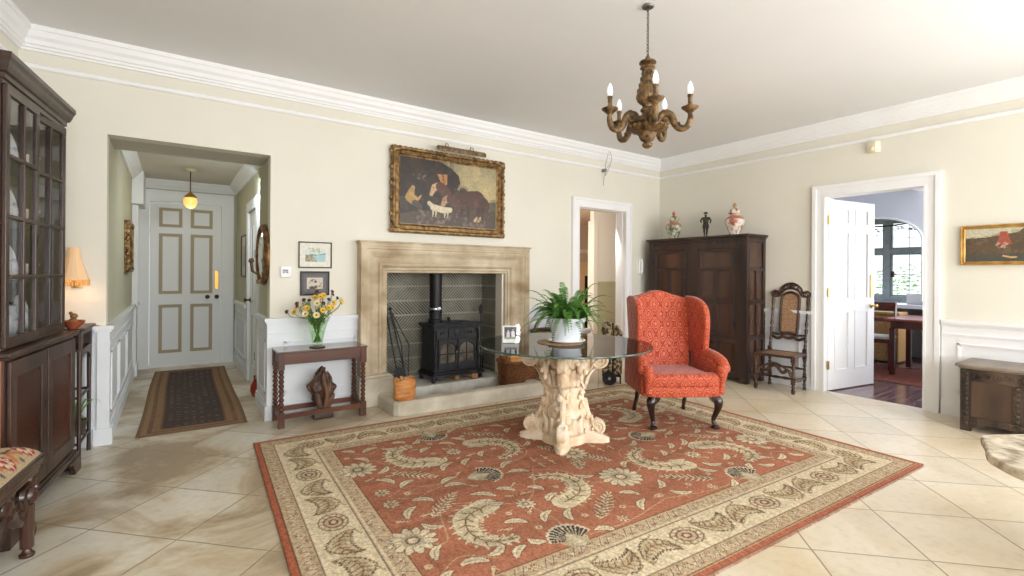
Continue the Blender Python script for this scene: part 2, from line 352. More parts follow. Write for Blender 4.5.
# back wall
b = MB(True); z1 = HC
for x0, x1, za, zb in ((XL0-.2, -.42, 0, z1), (-.42, .74, 2.42, z1), (.74, 1.84, 0, z1), (1.84, 3.30, 1.37, z1), (3.30, 4.54, 0, z1), (4.54, 5.46, 2.27, z1), (5.46, XR+T, 0, z1)):
    b.box(x0, YB, za, x1, YB+T, zb)
struct('wall_back', b, WALL, 'cream back wall with fireplace')
b = MB(True)
for y0, y1, za, zb in ((2.584, YB, 0, z1), (1.66, 2.584, 2.27, z1), (.0-.3, 1.66, 0, z1), (-2.1, -.3, 2.55, z1), (-2.1, -.3, 0, .55), (RY, -2.1, 0, z1)):
    b.box(XR, y0, za, XR+T, y1, zb)
struct('wall_right', b, WALL, 'cream right wall with open doorway')
struct('wall_left', MB().prism([(XL0, YB), (xl(RY), RY), (xl(RY)-T, RY), (XL0-T, YB)], 'z', 0, HC), WALL, 'cream left wall behind the tall cabinet')
b = MB(True)
xs = [(-.6, 1.0), (1.8, 3.4), (4.2, 5.8)]
for x0, x1 in ((xl(RY)-T, -.6), (1.0, 1.8), (3.4, 4.2), (5.8, XR+T)): b.box(x0, RY-T, 0, x1, RY, z1)
for x0, x1 in xs: b.box(x0, RY-T, 0, x1, RY, .5); b.box(x0, RY-T, 2.65, x1, RY, z1)
struct('wall_rear', b, WALL, 'cream rear wall with three sash windows')
def sash(name, x0, x1, z0, z1_, y, axis='y', n=(3, 4), label=None):
    t = thing(name, label, None, kind='structure'); fr = MB(); w_ = .05
    def bb(mb, a0, a1, za, zb, d0, d1):
        mb.box(a0, d0, za, a1, d1, zb) if axis == 'y' else mb.box(d0, a0, za, d1, a1, zb)
    bb(fr, x0, x0+w_, z0, z1_, y-.03, y+.03); bb(fr, x1-w_, x1, z0, z1_, y-.03, y+.03); bb(fr, x0, x1, z0, z0+w_, y-.03, y+.03); bb(fr, x0, x1, z1_-w_, z1_, y-.03, y+.03)
    for i in range(1, n[0]): a = x0+(x1-x0)*i/n[0]; bb(fr, a-.012, a+.012, z0, z1_, y-.015, y+.015)
    for i in range(1, n[1]): a = z0+(z1_-z0)*i/n[1]; bb(fr, x0, x1, a-.012, a+.012, y-.015, y+.015)
    mesh_obj('window_frame', fr, WHITE, t); g = MB(); bb(g, x0+.02, x1-.02, z0+.02, z1_-.02, y-.003, y+.003); mesh_obj('pane', g, CLR, t); return t
for i, (x0, x1) in enumerate(xs): sash('window_%d' % (i+1), x0, x1, .5, 2.65, RY-.07, label='white sash window in the rear wall')
sash('window_4', -2.1, -.3, .55, 2.55, XR+.07, 'x', label='white sash window in the right wall near the camera')

# cornice, picture rail: profiles swept round the room (walls on the left of travel => room on the right)
path = [(xl(RY), RY), (XL0, YB), (XR, YB), (XR, RY)]
cor = [(0, HC), (0, 2.955), (.018, 2.955), (.022, 2.972), (.034, 2.975), (.036, 2.992), (.046, 3.0), (.05, 3.03), (.068, 3.052), (.076, 3.075), (.082, 3.09), (.09, 3.092), (.094, HC)]
o = struct('trim_1', MB().sweep(cor, path), WHITE, 'white moulded cornice round the ceiling')
rail = [(0, 2.862), (0, 2.826), (.012, 2.826), (.022, 2.836), (.024, 2.85), (.014, 2.862)]
struct('trim_2', MB().sweep(rail, path), WHITE, 'slim white picture rail below the cornice')

# wainscot helper: segment on a wall, local frame: origin p, direction d (unit), out normal n
def wains(mb, p, q, panels, h=.925, side=1, base=.14, end0=False, end1=False):
    p = Vector(p); q = Vector(q); d = (q-p); Lg = d.length; d.normalize(); n = Vector((d.y, -d.x))*side
    def bx(s0, s1, o0, o1, z0, z1_):
        c = [p+d*s0+n*o0, p+d*s1+n*o0, p+d*s1+n*o1, p+d*s0+n*o1]
        mb.add([(a.x, a.y, z0) for a in c]+[(a.x, a.y, z1_) for a in c], [(0, 3, 2, 1), (4, 5, 6, 7), (0, 1, 5, 4), (1, 2, 6, 5), (2, 3, 7, 6), (3, 0, 4, 7)])
    bx(0, Lg, 0, .018, 0, h-.03)
    bx(0, Lg, .018, .03, 0, base); bx(0, Lg, .018, .036, 0, base-.03)
    bx(-.0, Lg, 0, .05, h-.03, h); bx(0, Lg, 0, .036, h-.05, h-.03); bx(0, Lg, .018, .028, h-.145, h-.13)
    for a, c in panels:
        zb, zt = base+.08, h-.22
        for k, (ww, oo) in enumerate(((.0, .03), (.012, .024))):
            s0, s1, y0, y1 = a+ww, c-ww, zb+ww, zt-ww
            for bxs in ((s0, s1, y0, y0+.012), (s0, s1, y1-.012, y1), (s0, s0+.012, y0, y1), (s1-.012, s1, y0, y1)): bx(bxs[0], bxs[1], .018, oo, bxs[2], bxs[3])
b = MB(); wains(b, (XL0, YB), (-.46, YB), [(.08, .38)]); wains(b, (.78, YB), (1.60, YB), [(.08, .74)]); struct('trim_3', b, DADO, 'pale blue-white panelled dado on the back wall')
b = MB(); wains(b, (3.6, YB), (4.42, YB), [(.1, .72)]); wains(b, (5.58, YB), (XR, YB), [(.1, .57)]); struct('trim_4', b, DADO, 'white dado on the back wall past the fireplace')
b = MB(); wains(b, (XR, YB), (XR, 2.714), [(.1, 1.0), (1.1, 2.1)]); struct('trim_5', b, DADO, 'pale panelled dado behind the tall-backed chair')
b = MB(); wains(b, (XR, 1.53), (XR, RY), [(.12, 1.35), (1.5, 2.7), (2.85, 4.2)]); struct('trim_6', b, WHITE, 'white panelled dado on the right wall behind the carved chest')
b = MB(); wains(b, (xl(RY), RY), (XL0, YB), [(.2+i*1.1, 1.2+i*1.1) for i in range(7)]); struct('trim_7', b, DADO, 'white panelled dado on the left wall')
b = MB(); wains(b, (xl(RY), RY), (XR, RY), [(.2, .8), (2.4, 2.9), (4.8, 5.4)], side=-1, h=.48); struct('trim_8', b, WHITE, 'white dado on the rear wall')
# thin yellow stone strip at the skirting foot
# ---- hall passage
HX0, HX1, HE = -.42, .80, 8.42
b = MB(); b.box(HX0-T, YB+T, 0, HX0, HE+T, 2.9); struct('wall_hall_left', b, HALLW, 'olive cream wall at the left of the hall')
b = MB(); b.box(.74, YB+T, 0, .95, 5.62, 2.42); b.box(HX1, 5.62, 0, HX1+T, HE+T, 2.9); struct('wall_hall_right', b, HALLW, 'olive cream wall at the right of the hall')
b = MB(); b.box(HX0-T, HE, 0, -.26, HE+T, 2.9); b.box(.60, HE, 0, HX1+T, HE+T, 2.9); b.box(-.26, HE, 2.32, .60, HE+T, 2.9); struct('wall_hall_end', b, HALLW, 'end wall of the hall')
b = MB(); b.box(HX0-T, YB+T, 2.42, .95, 5.52, 2.62); b.box(HX0-T, 5.5, 2.62, 1.0, HE+T, 2.72); struct('ceiling_hall', b, mat('hall_ceiling', (196, 192, 180), .9), 'low ceiling of the hall')
cor2 = [(0, 2.62), (0, 2.50), (.02, 2.50), (.03, 2.52), (.06, 2.55), (.08, 2.58), (.1, 2.6), (.11, 2.62)]
b = MB().sweep(cor2, [(HX0, 5.52), (HX0, HE), (HX1, HE), (HX1, 5.62)]); b.box(HX0, 7.75, 2.2, -.30, HE, 2.62)
struct('trim_9', b, mat('hall_white', (226, 229, 230), .5), 'white cornice of the hall')
b = MB(); wains(b, (HX0+.0, YB-.0), (HX0, 7.9), [(.12, .75), (.87, 1.7), (1.82, 2.8)]); wains(b, (.74, 5.60), (.74, YB), [(.08, .56)]); wains(b, (HX1, HE), (HX1, 6.98), [(.12, 1.3)])
# outer corner posts of the opening
b.box(-.47, YB-.045, 0, -.392, YB+.03, .895); b.box(.712, YB-.045, 0, .79, YB+.03, .895)
b.box(-.49, YB-.058, 0, -.374, YB+.05, .13); b.box(.694, YB-.058, 0, .81, YB+.05, .13)
for x0, x1 in ((-.50, -.368), (.690, .82)):
    b.box(x0, YB-.075, .895, x1, YB+.06, .925); b.box(x0+.012, YB-.06, .875, x1-.012, YB+.05, .895); b.box(x0+.02, YB-.06, .78, x1-.02, YB+.04, .792)
struct('trim_10', b, DADO, 'panelled dado lining the hall')
# hall end door and casing
HW = mat('hall_white', (226, 229, 230), .5)
b = MB(); b.box(-.40, HE-.03, 0, -.26, HE+.02, 2.46); b.box(.60, HE-.03, 0, .74, HE+.02, 2.46); b.box(-.40, HE-.03, 2.32, .74, HE+.02, 2.46)
b.box(-.42, HE-.045, 0, -.385, HE, 2.48); b.box(.725, HE-.045, 0, .76, HE, 2.48); b.box(-.42, HE-.045, 2.44, .76, HE, 2.48)
b.box(-.42, 7.86, 0, -.36, 8.22, .16); b.box(-.42, 7.9, 0, -.375, 8.2, 2.2); b.box(-.42, 7.84, .9, -.35, 8.24, .93); b.box(HX0, 7.95, .93, -.36, 8.02, 2.2)
struct('trim_11', b, HW, 'white casing round the hall end door')
TAN = mat('tan_moulding', (168, 156, 128), .6)
def panel_door(name, x0, x1, z0, z1_, y0, label, rows, cols, paint, mold, th=.045, loc=(0, 0, 0), rz=0, both=True, mw=.022):
    """leaf in local xz; rows/cols: panel extents; moulding strips stand proud, panel field recessed"""
    t = thing(name, label, None, loc, rz, kind='structure'); b_ = MB(); b_.box(x0, y0+.008, z0, x1, y0+th-.008, z1_)
    # stiles and rails proud on both faces
    zs = sorted(rows); xs_ = sorted(cols)
    for ya, yb in ((y0, y0+.008), (y0+th-.008, y0+th)):
        ex = [x0]+[c for ab in xs_ for c in ab]+[x1]
        for i in range(0, len(ex), 2): b_.box(ex[i], ya, z0, ex[i+1], yb, z1_)
        ez = [z0]+[c for ab in zs for c in ab]+[z1_]
        for i in range(0, len(ez), 2): b_.box(x0, ya, ez[i], x1, yb, ez[i+1])
    mesh_obj('door_leaf', b_, paint, t)
    mm = MB(); w_ = mw
    for ya, yb in (((y0-.004, y0+.008), (y0+th-.008, y0+th+.004)) if both else ((y0-.004, y0+.008),)):
        for (a, c) in xs_:
            for (e, f) in zs:
                mm.box(a, ya, e, a+w_, yb, f); mm.box(c-w_, ya, e, c, yb, f); mm.box(a, ya, e, c, yb, e+w_); mm.box(a, ya, f-w_, c, yb, f)
    mesh_obj('panel_moulding', mm, mold, t); return t
def knob(parent, x, y, z, m_, dy=-1, r=.024):
    k = MB().at((x, y, z), rx=R(90) if dy < 0 else R(-90)); k.lathe([(.03, 0), (.03, .006), (.01, .012), (.01, .035), (r, .045), (r*1.05, .058), (r*.7, .07), (0, .073)], n=14); return mesh_obj('door_knob', k, m_, parent)
d1 = panel_door('door_1', -.255, .595, .005, 2.31, HE-.01, 'white six-panelled door with tan mouldings at the hall end', [(.20, .88), (1.03, 1.88), (1.97, 2.24)], [(-.15, .12), (.22, .49)], HW, TAN, mw=.042)
knob(d1, .545, HE-.01, .98, mat('dark_brass', (70, 52, 34), .35, metal=.7)); knob(d1, .43, HE-.01, .98, MC['dark_brass'], r=.018)
b = MB().box(.515, HE-.022, 1.09, .57, HE-.0105, 1.36); mesh_obj('finger_plate', b, BRASS, d1, .003)
b = MB(); b.box(HX1-.035, 6.02, 0, HX1, 6.14, 2.2); b.box(HX1-.035, 6.82, 0, HX1, 6.96, 2.2); b.box(HX1-.035, 6.02, 2.08, HX1, 6.96, 2.2); struct('trim_12', b, HW, 'white casing of the hall side door')
d3 = panel_door('door_3', -.34, .34, 0, 2.07, 0, 'white side door on the right of the hall', [(.2, .85), (1.0, 1.9)], [(-.24, -.04), (.04, .24)], HW, HW, loc=(HX1-.005, 6.48, .005), rz=R(-90), th=.03)
knob(d3, -.27, -.004, 1.0, MC['dark_brass'])
for z in (.35, 1.5): mesh_obj('hinge', MB().box(.335, -.035, z, .352, -.004, z+.09), MC['dark_brass'], d3)
# study side: casing, walls
def casing_y(mb, x0, x1, zt, y, w_=.12, pr_=.028):
    mb.box(x0-w_, y-pr_, 0, x0, y+.03, zt+w_); mb.box(x1, y-pr_, 0, x1+w_, y+.03, zt+w_); mb.box(x0-w_, y-pr_, zt, x1+w_, y+.03, zt+w_)
    e = .03; mb.box(x0-w_-.008, y-pr_-.014, 0, x0-w_+e, y, zt+w_+.008); mb.box(x1+w_-e, y-pr_-.014, 0, x1+w_+.008, y, zt+w_+.008); mb.box(x0-w_-.008, y-pr_-.014, zt+w_-e, x1+w_+.008, y, zt+w_+.008)
    mb.box(x0-.022, y-pr_-.006, 0, x0, y, zt+.022); mb.box(x1, y-pr_-.006, 0, x1+.022, y, zt+.022); mb.box(x0, y-pr_-.006, zt, x1, y, zt+.022)
b = MB(); casing_y(b, 4.545, 5.455, 2.265, YB)
b.box(5.445, YB+.03, 0, 5.46, 5.11, 2.27); b.box(4.54, YB+.03, 0, 4.555, 5.11, 2.27); b.box(4.54, YB+.03, 2.255, 5.46, 5.11, 2.27)
struct('trim_13', b, WHITE, 'white casing of the doorway beside the fireplace')
b = MB()
def casing_x(mb, y0, y1, zt, x, w_=.125, pr_=.028):
    mb.box(x-pr_, y0-w_, 0, x+.03, y0, zt+w_); mb.box(x-pr_, y1, 0, x+.03, y1+w_, zt+w_); mb.box(x-pr_, y0-w_, zt, x+.03, y1+w_, zt+w_)
    e = .032; mb.box(x-pr_-.016, y0-w_-.008, 0, x, y0-w_+e, zt+w_+.008); mb.box(x-pr_-.016, y1+w_-e, 0, x, y1+w_+.008, zt+w_+.008); mb.box(x-pr_-.016, y0-w_-.008, zt+w_-e, x, y1+w_+.008, zt+w_+.008)
    mb.box(x-pr_-.006, y0-.022, 0, x, y0, zt+.022); mb.box(x-pr_-.006, y1, 0, x, y1+.022, zt+.022); mb.box(x-pr_-.006, y0, zt, x, y1, zt+.022)
casing_x(b, 1.675, 2.582, 2.262, XR); b.box(XR+.03, 1.66, 0, XR+T+.02, 1.675, 2.27); b.box(XR+.03, 2.582, 0, XR+T+.02, 2.6, 2.27); b.box(XR+.03, 1.66, 2.262, XR+T+.02, 2.6, 2.28)
struct('trim_14', b, WHITE, 'white casing of the open doorway in the right wall')
# study beyond the back doorway
STP = mat('study_pink', (206, 182, 156), .85)
b = MB(); b.box(6.84, 7.0, 0, 8.9, 7.1, 2.9); b.box(6.80, 6.95, 0, 6.90, 7.12, 2.4); struct('wall_study_near', b, mat('study_white', (216, 210, 198), .8), 'off-white study wall')
b = MB(); b.box(6.91, 6.97, 0, 8.4, 7.0, 1.17); b.box(6.91, 6.955, 1.15, 8.4, 7.0, 1.2); struct('trim_15', b, mat('study_olive', (176, 170, 138), .7), 'olive lower panelling in the study')
b = MB(); b.box(6.4, 9.0, 0, 10.2, 9.1, 2.9); b.box(5.0, 5.1, 2.6, 10.2, 9.1, 2.7); b.box(10.1, 5.0, 0, 10.2, 9.1, 2.9); b.box(4.4, 8.7, 0, 6.4, 8.8, 2.9); b.box(4.35, 5.1, 0, 4.45, 8.8, 2.7)
struct('wall_study_far', b, STP, 'pinkish far wall of the study')
b = MB().box(5.6, 5.1, -.1, 10.2, 9.1, 0); struct('floor_study', b, mat('study_floor', (150, 120, 90), .5), 'study floor')
b = MB(); b.box(7.6, 8.90, 1.86, 9.6, 9.0, 1.92); b.box(7.6, 8.93, 1.92, 9.6, 9.0, 1.96); struct('trim_16', b, mat('study_trim', (226, 212, 190), .6), 'pale moulding on the study chimney breast')
t = thing('study_fireplace', 'cream fireplace with a black opening glimpsed through the doorway left of the wardrobe', 'fireplace', (8.4, 8.9, 0))
b = MB(); b.box(-.6, -.02, 0, -.02, .1, 1.42); b.box(.18, -.02, 0, .75, .1, 1.42); b.box(-.6, -.02, 1.3, .75, .1, 1.6); b.box(-.66, -.08, 1.6, .81, .1, 1.65); mesh_obj('surround', b, mat('study_mantel', (228, 196, 150), .6), t, .004)
b = MB().box(-.02, .05, 0, .18, .09, 1.3); mesh_obj('opening', b, mat('opening_black', (14, 12, 12), .9), t)  # flat black panel fills the opening

# ================================================================== DINING ROOM
def dark_floor():
    m = mat('dark_boards', (92, 68, 70), .12, (136, 110, 114), 5, (.3, 4, 1), bump=.05, bscale=30, detail=5); return m
b = MB().box(XR+.05, .6, -.1, 10.5, 5.05, -.004); struct('floor_dining', b, dark_floor(), 'glossy dark wooden boards of the dining room')
DW = mat('dining_wall', (214, 218, 226), .85)
b = MB(); b.box(XR, YB, 0, 10.6, YB+.1, 2.9); b.box(XR, .5, 0, 10.6, .6, .6); b.box(XR, .5, 2.6, 10.6, .6, 2.9); b.box(XR, .5, .6, 8.1, .6, 2.6); b.box(9.9, .5, .6, 10.6, .6, 2.6)
struct('wall_dining_side', b, DW, 'side walls of the dining room')
b = MB().box(XR+.1, .5, 2.78, 10.6, 5.0, 2.88); struct('ceiling_dining', b, DW, 'white dining room ceiling')
b = MB()
for y in (1.2, 2.5, 3.8): b.box(XR+.15, y, 2.66, 9.5, y+.12, 2.78)
b.box(8.2, .6, 2.62, 8.35, 4.9, 2.78); struct('trim_17', b, WHITE, 'white ceiling beams of the dining room')
# far wall with arched opening (y 2.55..3.9), springing 1.95, rise .35
yc, hw, zs_, rise = 3.2, .64, 1.9, .40
arch = [(yc+hw*math.cos(a), zs_+rise*math.sin(a)) for a in [PI*i/20 for i in range(21)]]
outer = [(4.95, 0), (4.95, 2.8), (.6, 2.8), (.6, 0), (yc-hw, 0), (yc-hw, zs_)]+arch[::-1][1:]+[(yc+hw, 0)]
b = MB().prism(outer, 'x', 9.5, 9.62); struct('wall_dining_far', b, DW, 'white far wall of the dining room with an arched window recess')
b = MB()
for k in range(20):
    (ya, za), (yb, zb) = arch[k], arch[k+1]; b.tube([(9.49, ya, za), (9.49, yb, zb)], .018, 6)
b.tube([(9.49, yc-hw, .95), (9.49, yc-hw, zs_)], .018, 6); b.tube([(9.49, yc+hw, .95), (9.49, yc+hw, zs_)], .018, 6)
struct('trim_18', b, WHITE, 'moulded edge of the window arch')
b = MB(); b.box(9.6, yc-hw-.1, 0, 10.2, yc-hw, 2.6); b.box(9.6, yc+hw, 0, 10.2, yc+hw+.1, 2.6); b.box(9.6, yc-hw-.1, 2.4, 10.3, yc+hw+.1, 2.5); b.box(10.1, yc-hw, 0, 10.2, yc+hw, .93); struct('wall_bay', b, DW, 'white sides of the window recess')
b = MB().box(9.42, yc-hw-.02, .84, 10.2, yc+hw+.02, .9); struct('trim_19', b, mat('sill_paint', (205, 212, 222), .5), 'deep pale window sill')
LEADF = mat('grey_window_stone', (142, 152, 152), .6, (162, 168, 166), 12)
t = thing('window_5', 'grey stone mullioned window with leaded panes in the dining room', None, (10.12, yc, .93), kind='structure')
b = MB(); W_, H_ = hw, 1.42
for y in (-W_, -.04, W_-.09): b.box(-.05, y, 0, .05, y+.09, H_)
for z in (0, .80, H_-.08): b.box(-.05, -W_, z, .05, W_, z+.08)
for (ya, yb) in ((-W_+.09, -.04), (.05, W_-.09)):
    for (za, zb) in ((.08, .80), (.88, H_-.08)):
        b.box(-.03, ya, za, .03, ya+.025, zb); b.box(-.03, yb-.025, za, .03, yb, zb); b.box(-.03, ya, za, .03, yb, za+.025); b.box(-.03, ya, zb-.025, .03, yb, zb)
mesh_obj('window_frame', b, LEADF, t, .004)
b = MB()
for (ya, yb) in ((-W_+.09, -.04), (.05, W_-.09)):
    for z in (.26, .44, .62, 1.06, 1.22): b.box(-.006, ya, z, .006, yb, z+.008)
    b.box(-.006, (ya+yb)/2-.004, .08, .006, (ya+yb)/2+.004, H_-.08)
mesh_obj('lead_bars', b, mat('lead', (150, 155, 158), .5), t)
mesh_obj('pane', MB().box(-.003, -W_+.05, .04, .003, W_-.05, H_-.04), CLR, t)
b = MB(); b.box(-.07, -.10, .40, -.03, -.06, .5); b.box(-.08, -.14, .44, -.06, -.06, .46); mesh_obj('window_catch', b, MC['dark_brass'], t)
random.seed(4)
# garland of lamp drops hung in the arch
t = thing('hanging_garland', 'dark foliage garland hanging across the top of the dining room window', 'garland', (9.9, 3.25, 2.2))
b = MB(); pts = [(0, .55-.11*i, .04-.05*math.sin(PI*i/10)) for i in range(11)]; b.tube(pts, .012, 6); b.tube([(0, .5, .05), (0, .5, .14)], .006, 6); b.tube([(0, -.5, .05), (0, -.5, .14)], .006, 6); mesh_obj('stem', b, MC['dark_brass'], t)
b = MB()
for i in range(46):
    y = random.uniform(-.5, .5); z = random.uniform(-.10, .06)-(.10 if abs(y-.1) < .1 else 0); b.at((random.uniform(-.04, .04), y, z), rx=random.uniform(0, 6), rz=random.uniform(0, 6)).sph((0, 0, 0), .028, 6, (1, .5, .12))
mesh_obj('leaves', b, mat('dull_leaf', (120, 122, 96), .6, (166, 164, 140), 20), t)
mesh_obj('ceiling_hook', MB().box(-.02, -.55, .14, .02, .55, .21), WHITE, t)
t = thing('curtain', 'red curtain edge beside the dining room window', 'curtain', (9.8, 3.80, .95))
b = MB(); pts = []
n_ = 26
for i in range(n_): pts.append((.02*math.sin(i*1.3), -.09+.16*i/n_))
b.prism(pts+[(x+.012, y) for x, y in pts[::-1]], 'z', 0.45, 1.3); mesh_obj('fabric', b, mat('red_cloth', (176, 44, 52), .8), t)
mesh_obj('curtain_rod', MB().tube([(0, -.1, 1.31), (0, .05, 1.31)], .012, 8), WHITE, t)
# garden shrubs beyond
for i, (x, y, z, r) in enumerate(((13.5, 4.0, 1.0, .75), (13.0, 5.4, .9, .6), (14.5, 2.6, .95, .7))):
    t = thing('garden_shrub', ['pale green shrub outside the dining room window', 'shrub outside the dining room window, furthest to the left', 'shrub outside the dining room window, furthest away'][i], 'shrub', (x, y, -.3), group='shrubs outside the window')
    b = MB(); b.tube([(0, 0, 0), (.05, .02, z*.8)], [.04, .02], 6); mesh_obj('stem', b, OAK, t); b = MB()
    for k in range(420):
        d = Vector((random.gauss(0, 1), random.gauss(0, 1), random.gauss(0, 1))).normalized()*r*random.uniform(.3, 1); b.at((d.x, d.y, d.z+z+.3), random.uniform(0, 6), random.uniform(0, 6)).add([(-.05, 0, 0), (0, -.025, .01), (.05, 0, 0), (0, .025, .01)], [(0, 1, 2, 3)])
    mesh_obj('foliage', b, mat('shrub_leaf', (150, 182, 120), .6, (200, 220, 170), 3), t)
b = MB().box(10.4, -8, -.4, 40, 16, -.3); struct('ground_garden', b, mat('lawn', (120, 160, 90), .9, (150, 180, 110), 3), 'lawn outside')
# dining door leaf, open away from the hall
ang = math.atan2(-.15, .92)
d2 = panel_door('door_2', 0, .915, .008, 2.245, 0, 'white six-panelled door standing open into the dining room', [(.22, .93), (1.06, 1.88), (1.96, 2.16)], [(.12, .40), (.51, .79)], WHITE, WHITE, loc=(XR+.045, 2.567, 0), rz=ang+0)
bb = knob(d2, .85, 0, .98, BRASS, -1); mesh_obj('finger_plate', MB().box(.825, -.008, 1.08, .885, 0, 1.36), BRASS, d2, .002)
for z in (.25, 1.1, 1.95): mesh_obj('hinge', MB().box(-.012, -.006, z, .012, .01, z+.1), BRASS, d2)
# dining furniture
DM = mat('dining_mahogany', (64, 26, 22), .25, (96, 42, 34), 6, (1, 1, .2))
t = thing('dining_table', 'mahogany dining table with a red-brown top seen through the right doorway', 'table', (8.55, 2.1, .0045), R(4))
b = MB(); b.box(-.5, -.75, .735, .5, .52, .765); mesh_obj('tabletop', b, mat('red_brown_top', (150, 84, 78), .2, (170, 100, 92), 3), t, .006)  # tabletop in its own lighter red-brown
mesh_obj('apron', MB().box(-.44, -.69, .63, .44, .46, .735), DM, t, .004)
for x, y in ((-.42, .44), (.42, .44), (-.42, -.67), (.42, -.67)): mesh_obj('leg', MB().prism([(x-.03, y-.03), (x+.03, y-.03), (x+.03, y+.03), (x-.03, y+.03)], 'z', 0, .63), DM, t, .004)
t = thing('dining_chair', 'mahogany dining chair with a pale seat tucked beside the dining table', 'chair', (8.55, 2.86, .0045), R(-82))
mesh_obj('seat', MB().box(-.22, -.2, .43, .22, .22, .475), mat('pale_seat', (205, 200, 196), .8), t, .015, 3)
for x, y in ((-.2, -.19), (.2, -.19)): mesh_obj('leg', MB().tube([(x, y, 0), (x, y, .43)], [.016, .021], 4), DM, t)
for x in (-.2, .2): mesh_obj('leg', MB().tube([(x, .27, 0), (x, .2, .43), (x, .22, .7), (x, .28, .95)], [.016, .02, .018, .016], 4), DM, t)
b = MB(); b.box(-.22, -.2, .38, .22, -.17, .44); b.box(-.22, .17, .38, .22, .2, .44); b.box(-.22, -.2, .38, -.19, .2, .44); b.box(.19, -.2, .38, .22, .2, .44); mesh_obj('seat_rail', b, DM, t)
mesh_obj('stretcher', MB().box(.185, -.19, .2, .2, .22, .225), DM, t); mesh_obj('stretcher', MB().box(-.2, -.19, .2, -.185, .22, .225), DM, t)
b = MB(); b.box(-.2, .24, .86, .2, .265, .95); b.box(-.2, .22, .66, .2, .24, .71); mesh_obj('back_rail', b, DM, t)
t = thing('wicker_chest', 'golden wicker chest standing under the dining room window sill', 'wicker chest', (9.30, 3.25, 0))
b = MB(); b.box(-.17, -.5, .02, .17, .5, .74); mesh_obj('body', b, mat('gold_wicker', (150, 112, 66), .7, (196, 158, 104), 34, (1, 1, 3), bump=.8, bscale=60), t, .01)
mesh_obj('lid', MB().box(-.185, -.515, .74, .185, .515, .79), MC['gold_wicker'], t, .01)
for y in (-.45, .45): mesh_obj('foot', MB().box(-.15, y-.03, 0, .15, y+.03, .02), DM, t)
b = MB(); t = tag(mesh_obj('ornament_box', MB().box(-.06, -.1, 0, .08, .1, .17), WHITE, None, .01, loc=(9.75, 2.72, .9)), 'small white box on the dining room window sill', 'box')
def mottled_rug(name, W_, D_, base, cols, border, loc, rz, label, cat, field=None, seed=1):
    random.seed(seed); cv = Canvas(W_, D_, .012, lin(base))
    for k, (w0, c) in enumerate(border):
        cv.rect(w0, w0, W_-w0, D_-w0, lin(c))
    for i in range(int(W_*D_*120)):
        cv.disc(random.uniform(0, W_), random.uniform(0, D_), random.uniform(.01, .03), lin(random.choice(cols)), .8, ry=random.uniform(.006, .014), ang=random.choice([0, .7, -.7]))
    t_ = thing(name, label, cat, loc, rz); canvas_obj('pile', cv, mat('rug_pile', (215, 215, 215), .95, (255, 255, 255), 90, attr=True), lambda x, y: (x-W_/2, y-D_/2, np.full_like(x, .008)), t_)
    mesh_obj('backing', MB().box(-W_/2, -D_/2, .0, W_/2, D_/2, .0065), mat('rug_backing', (120, 90, 70), .9), t_); return t_
mottled_rug('dining_rug', 1.3, 2.6, (120, 52, 40), [(150, 70, 50), (90, 50, 44), (178, 130, 100), (60, 40, 50)], [(.08, (150, 90, 66)), (.12, (128, 60, 46))], (8.15, 2.4, -.004), 0, 'red patterned rug under the dining table', 'rug', seed=3)

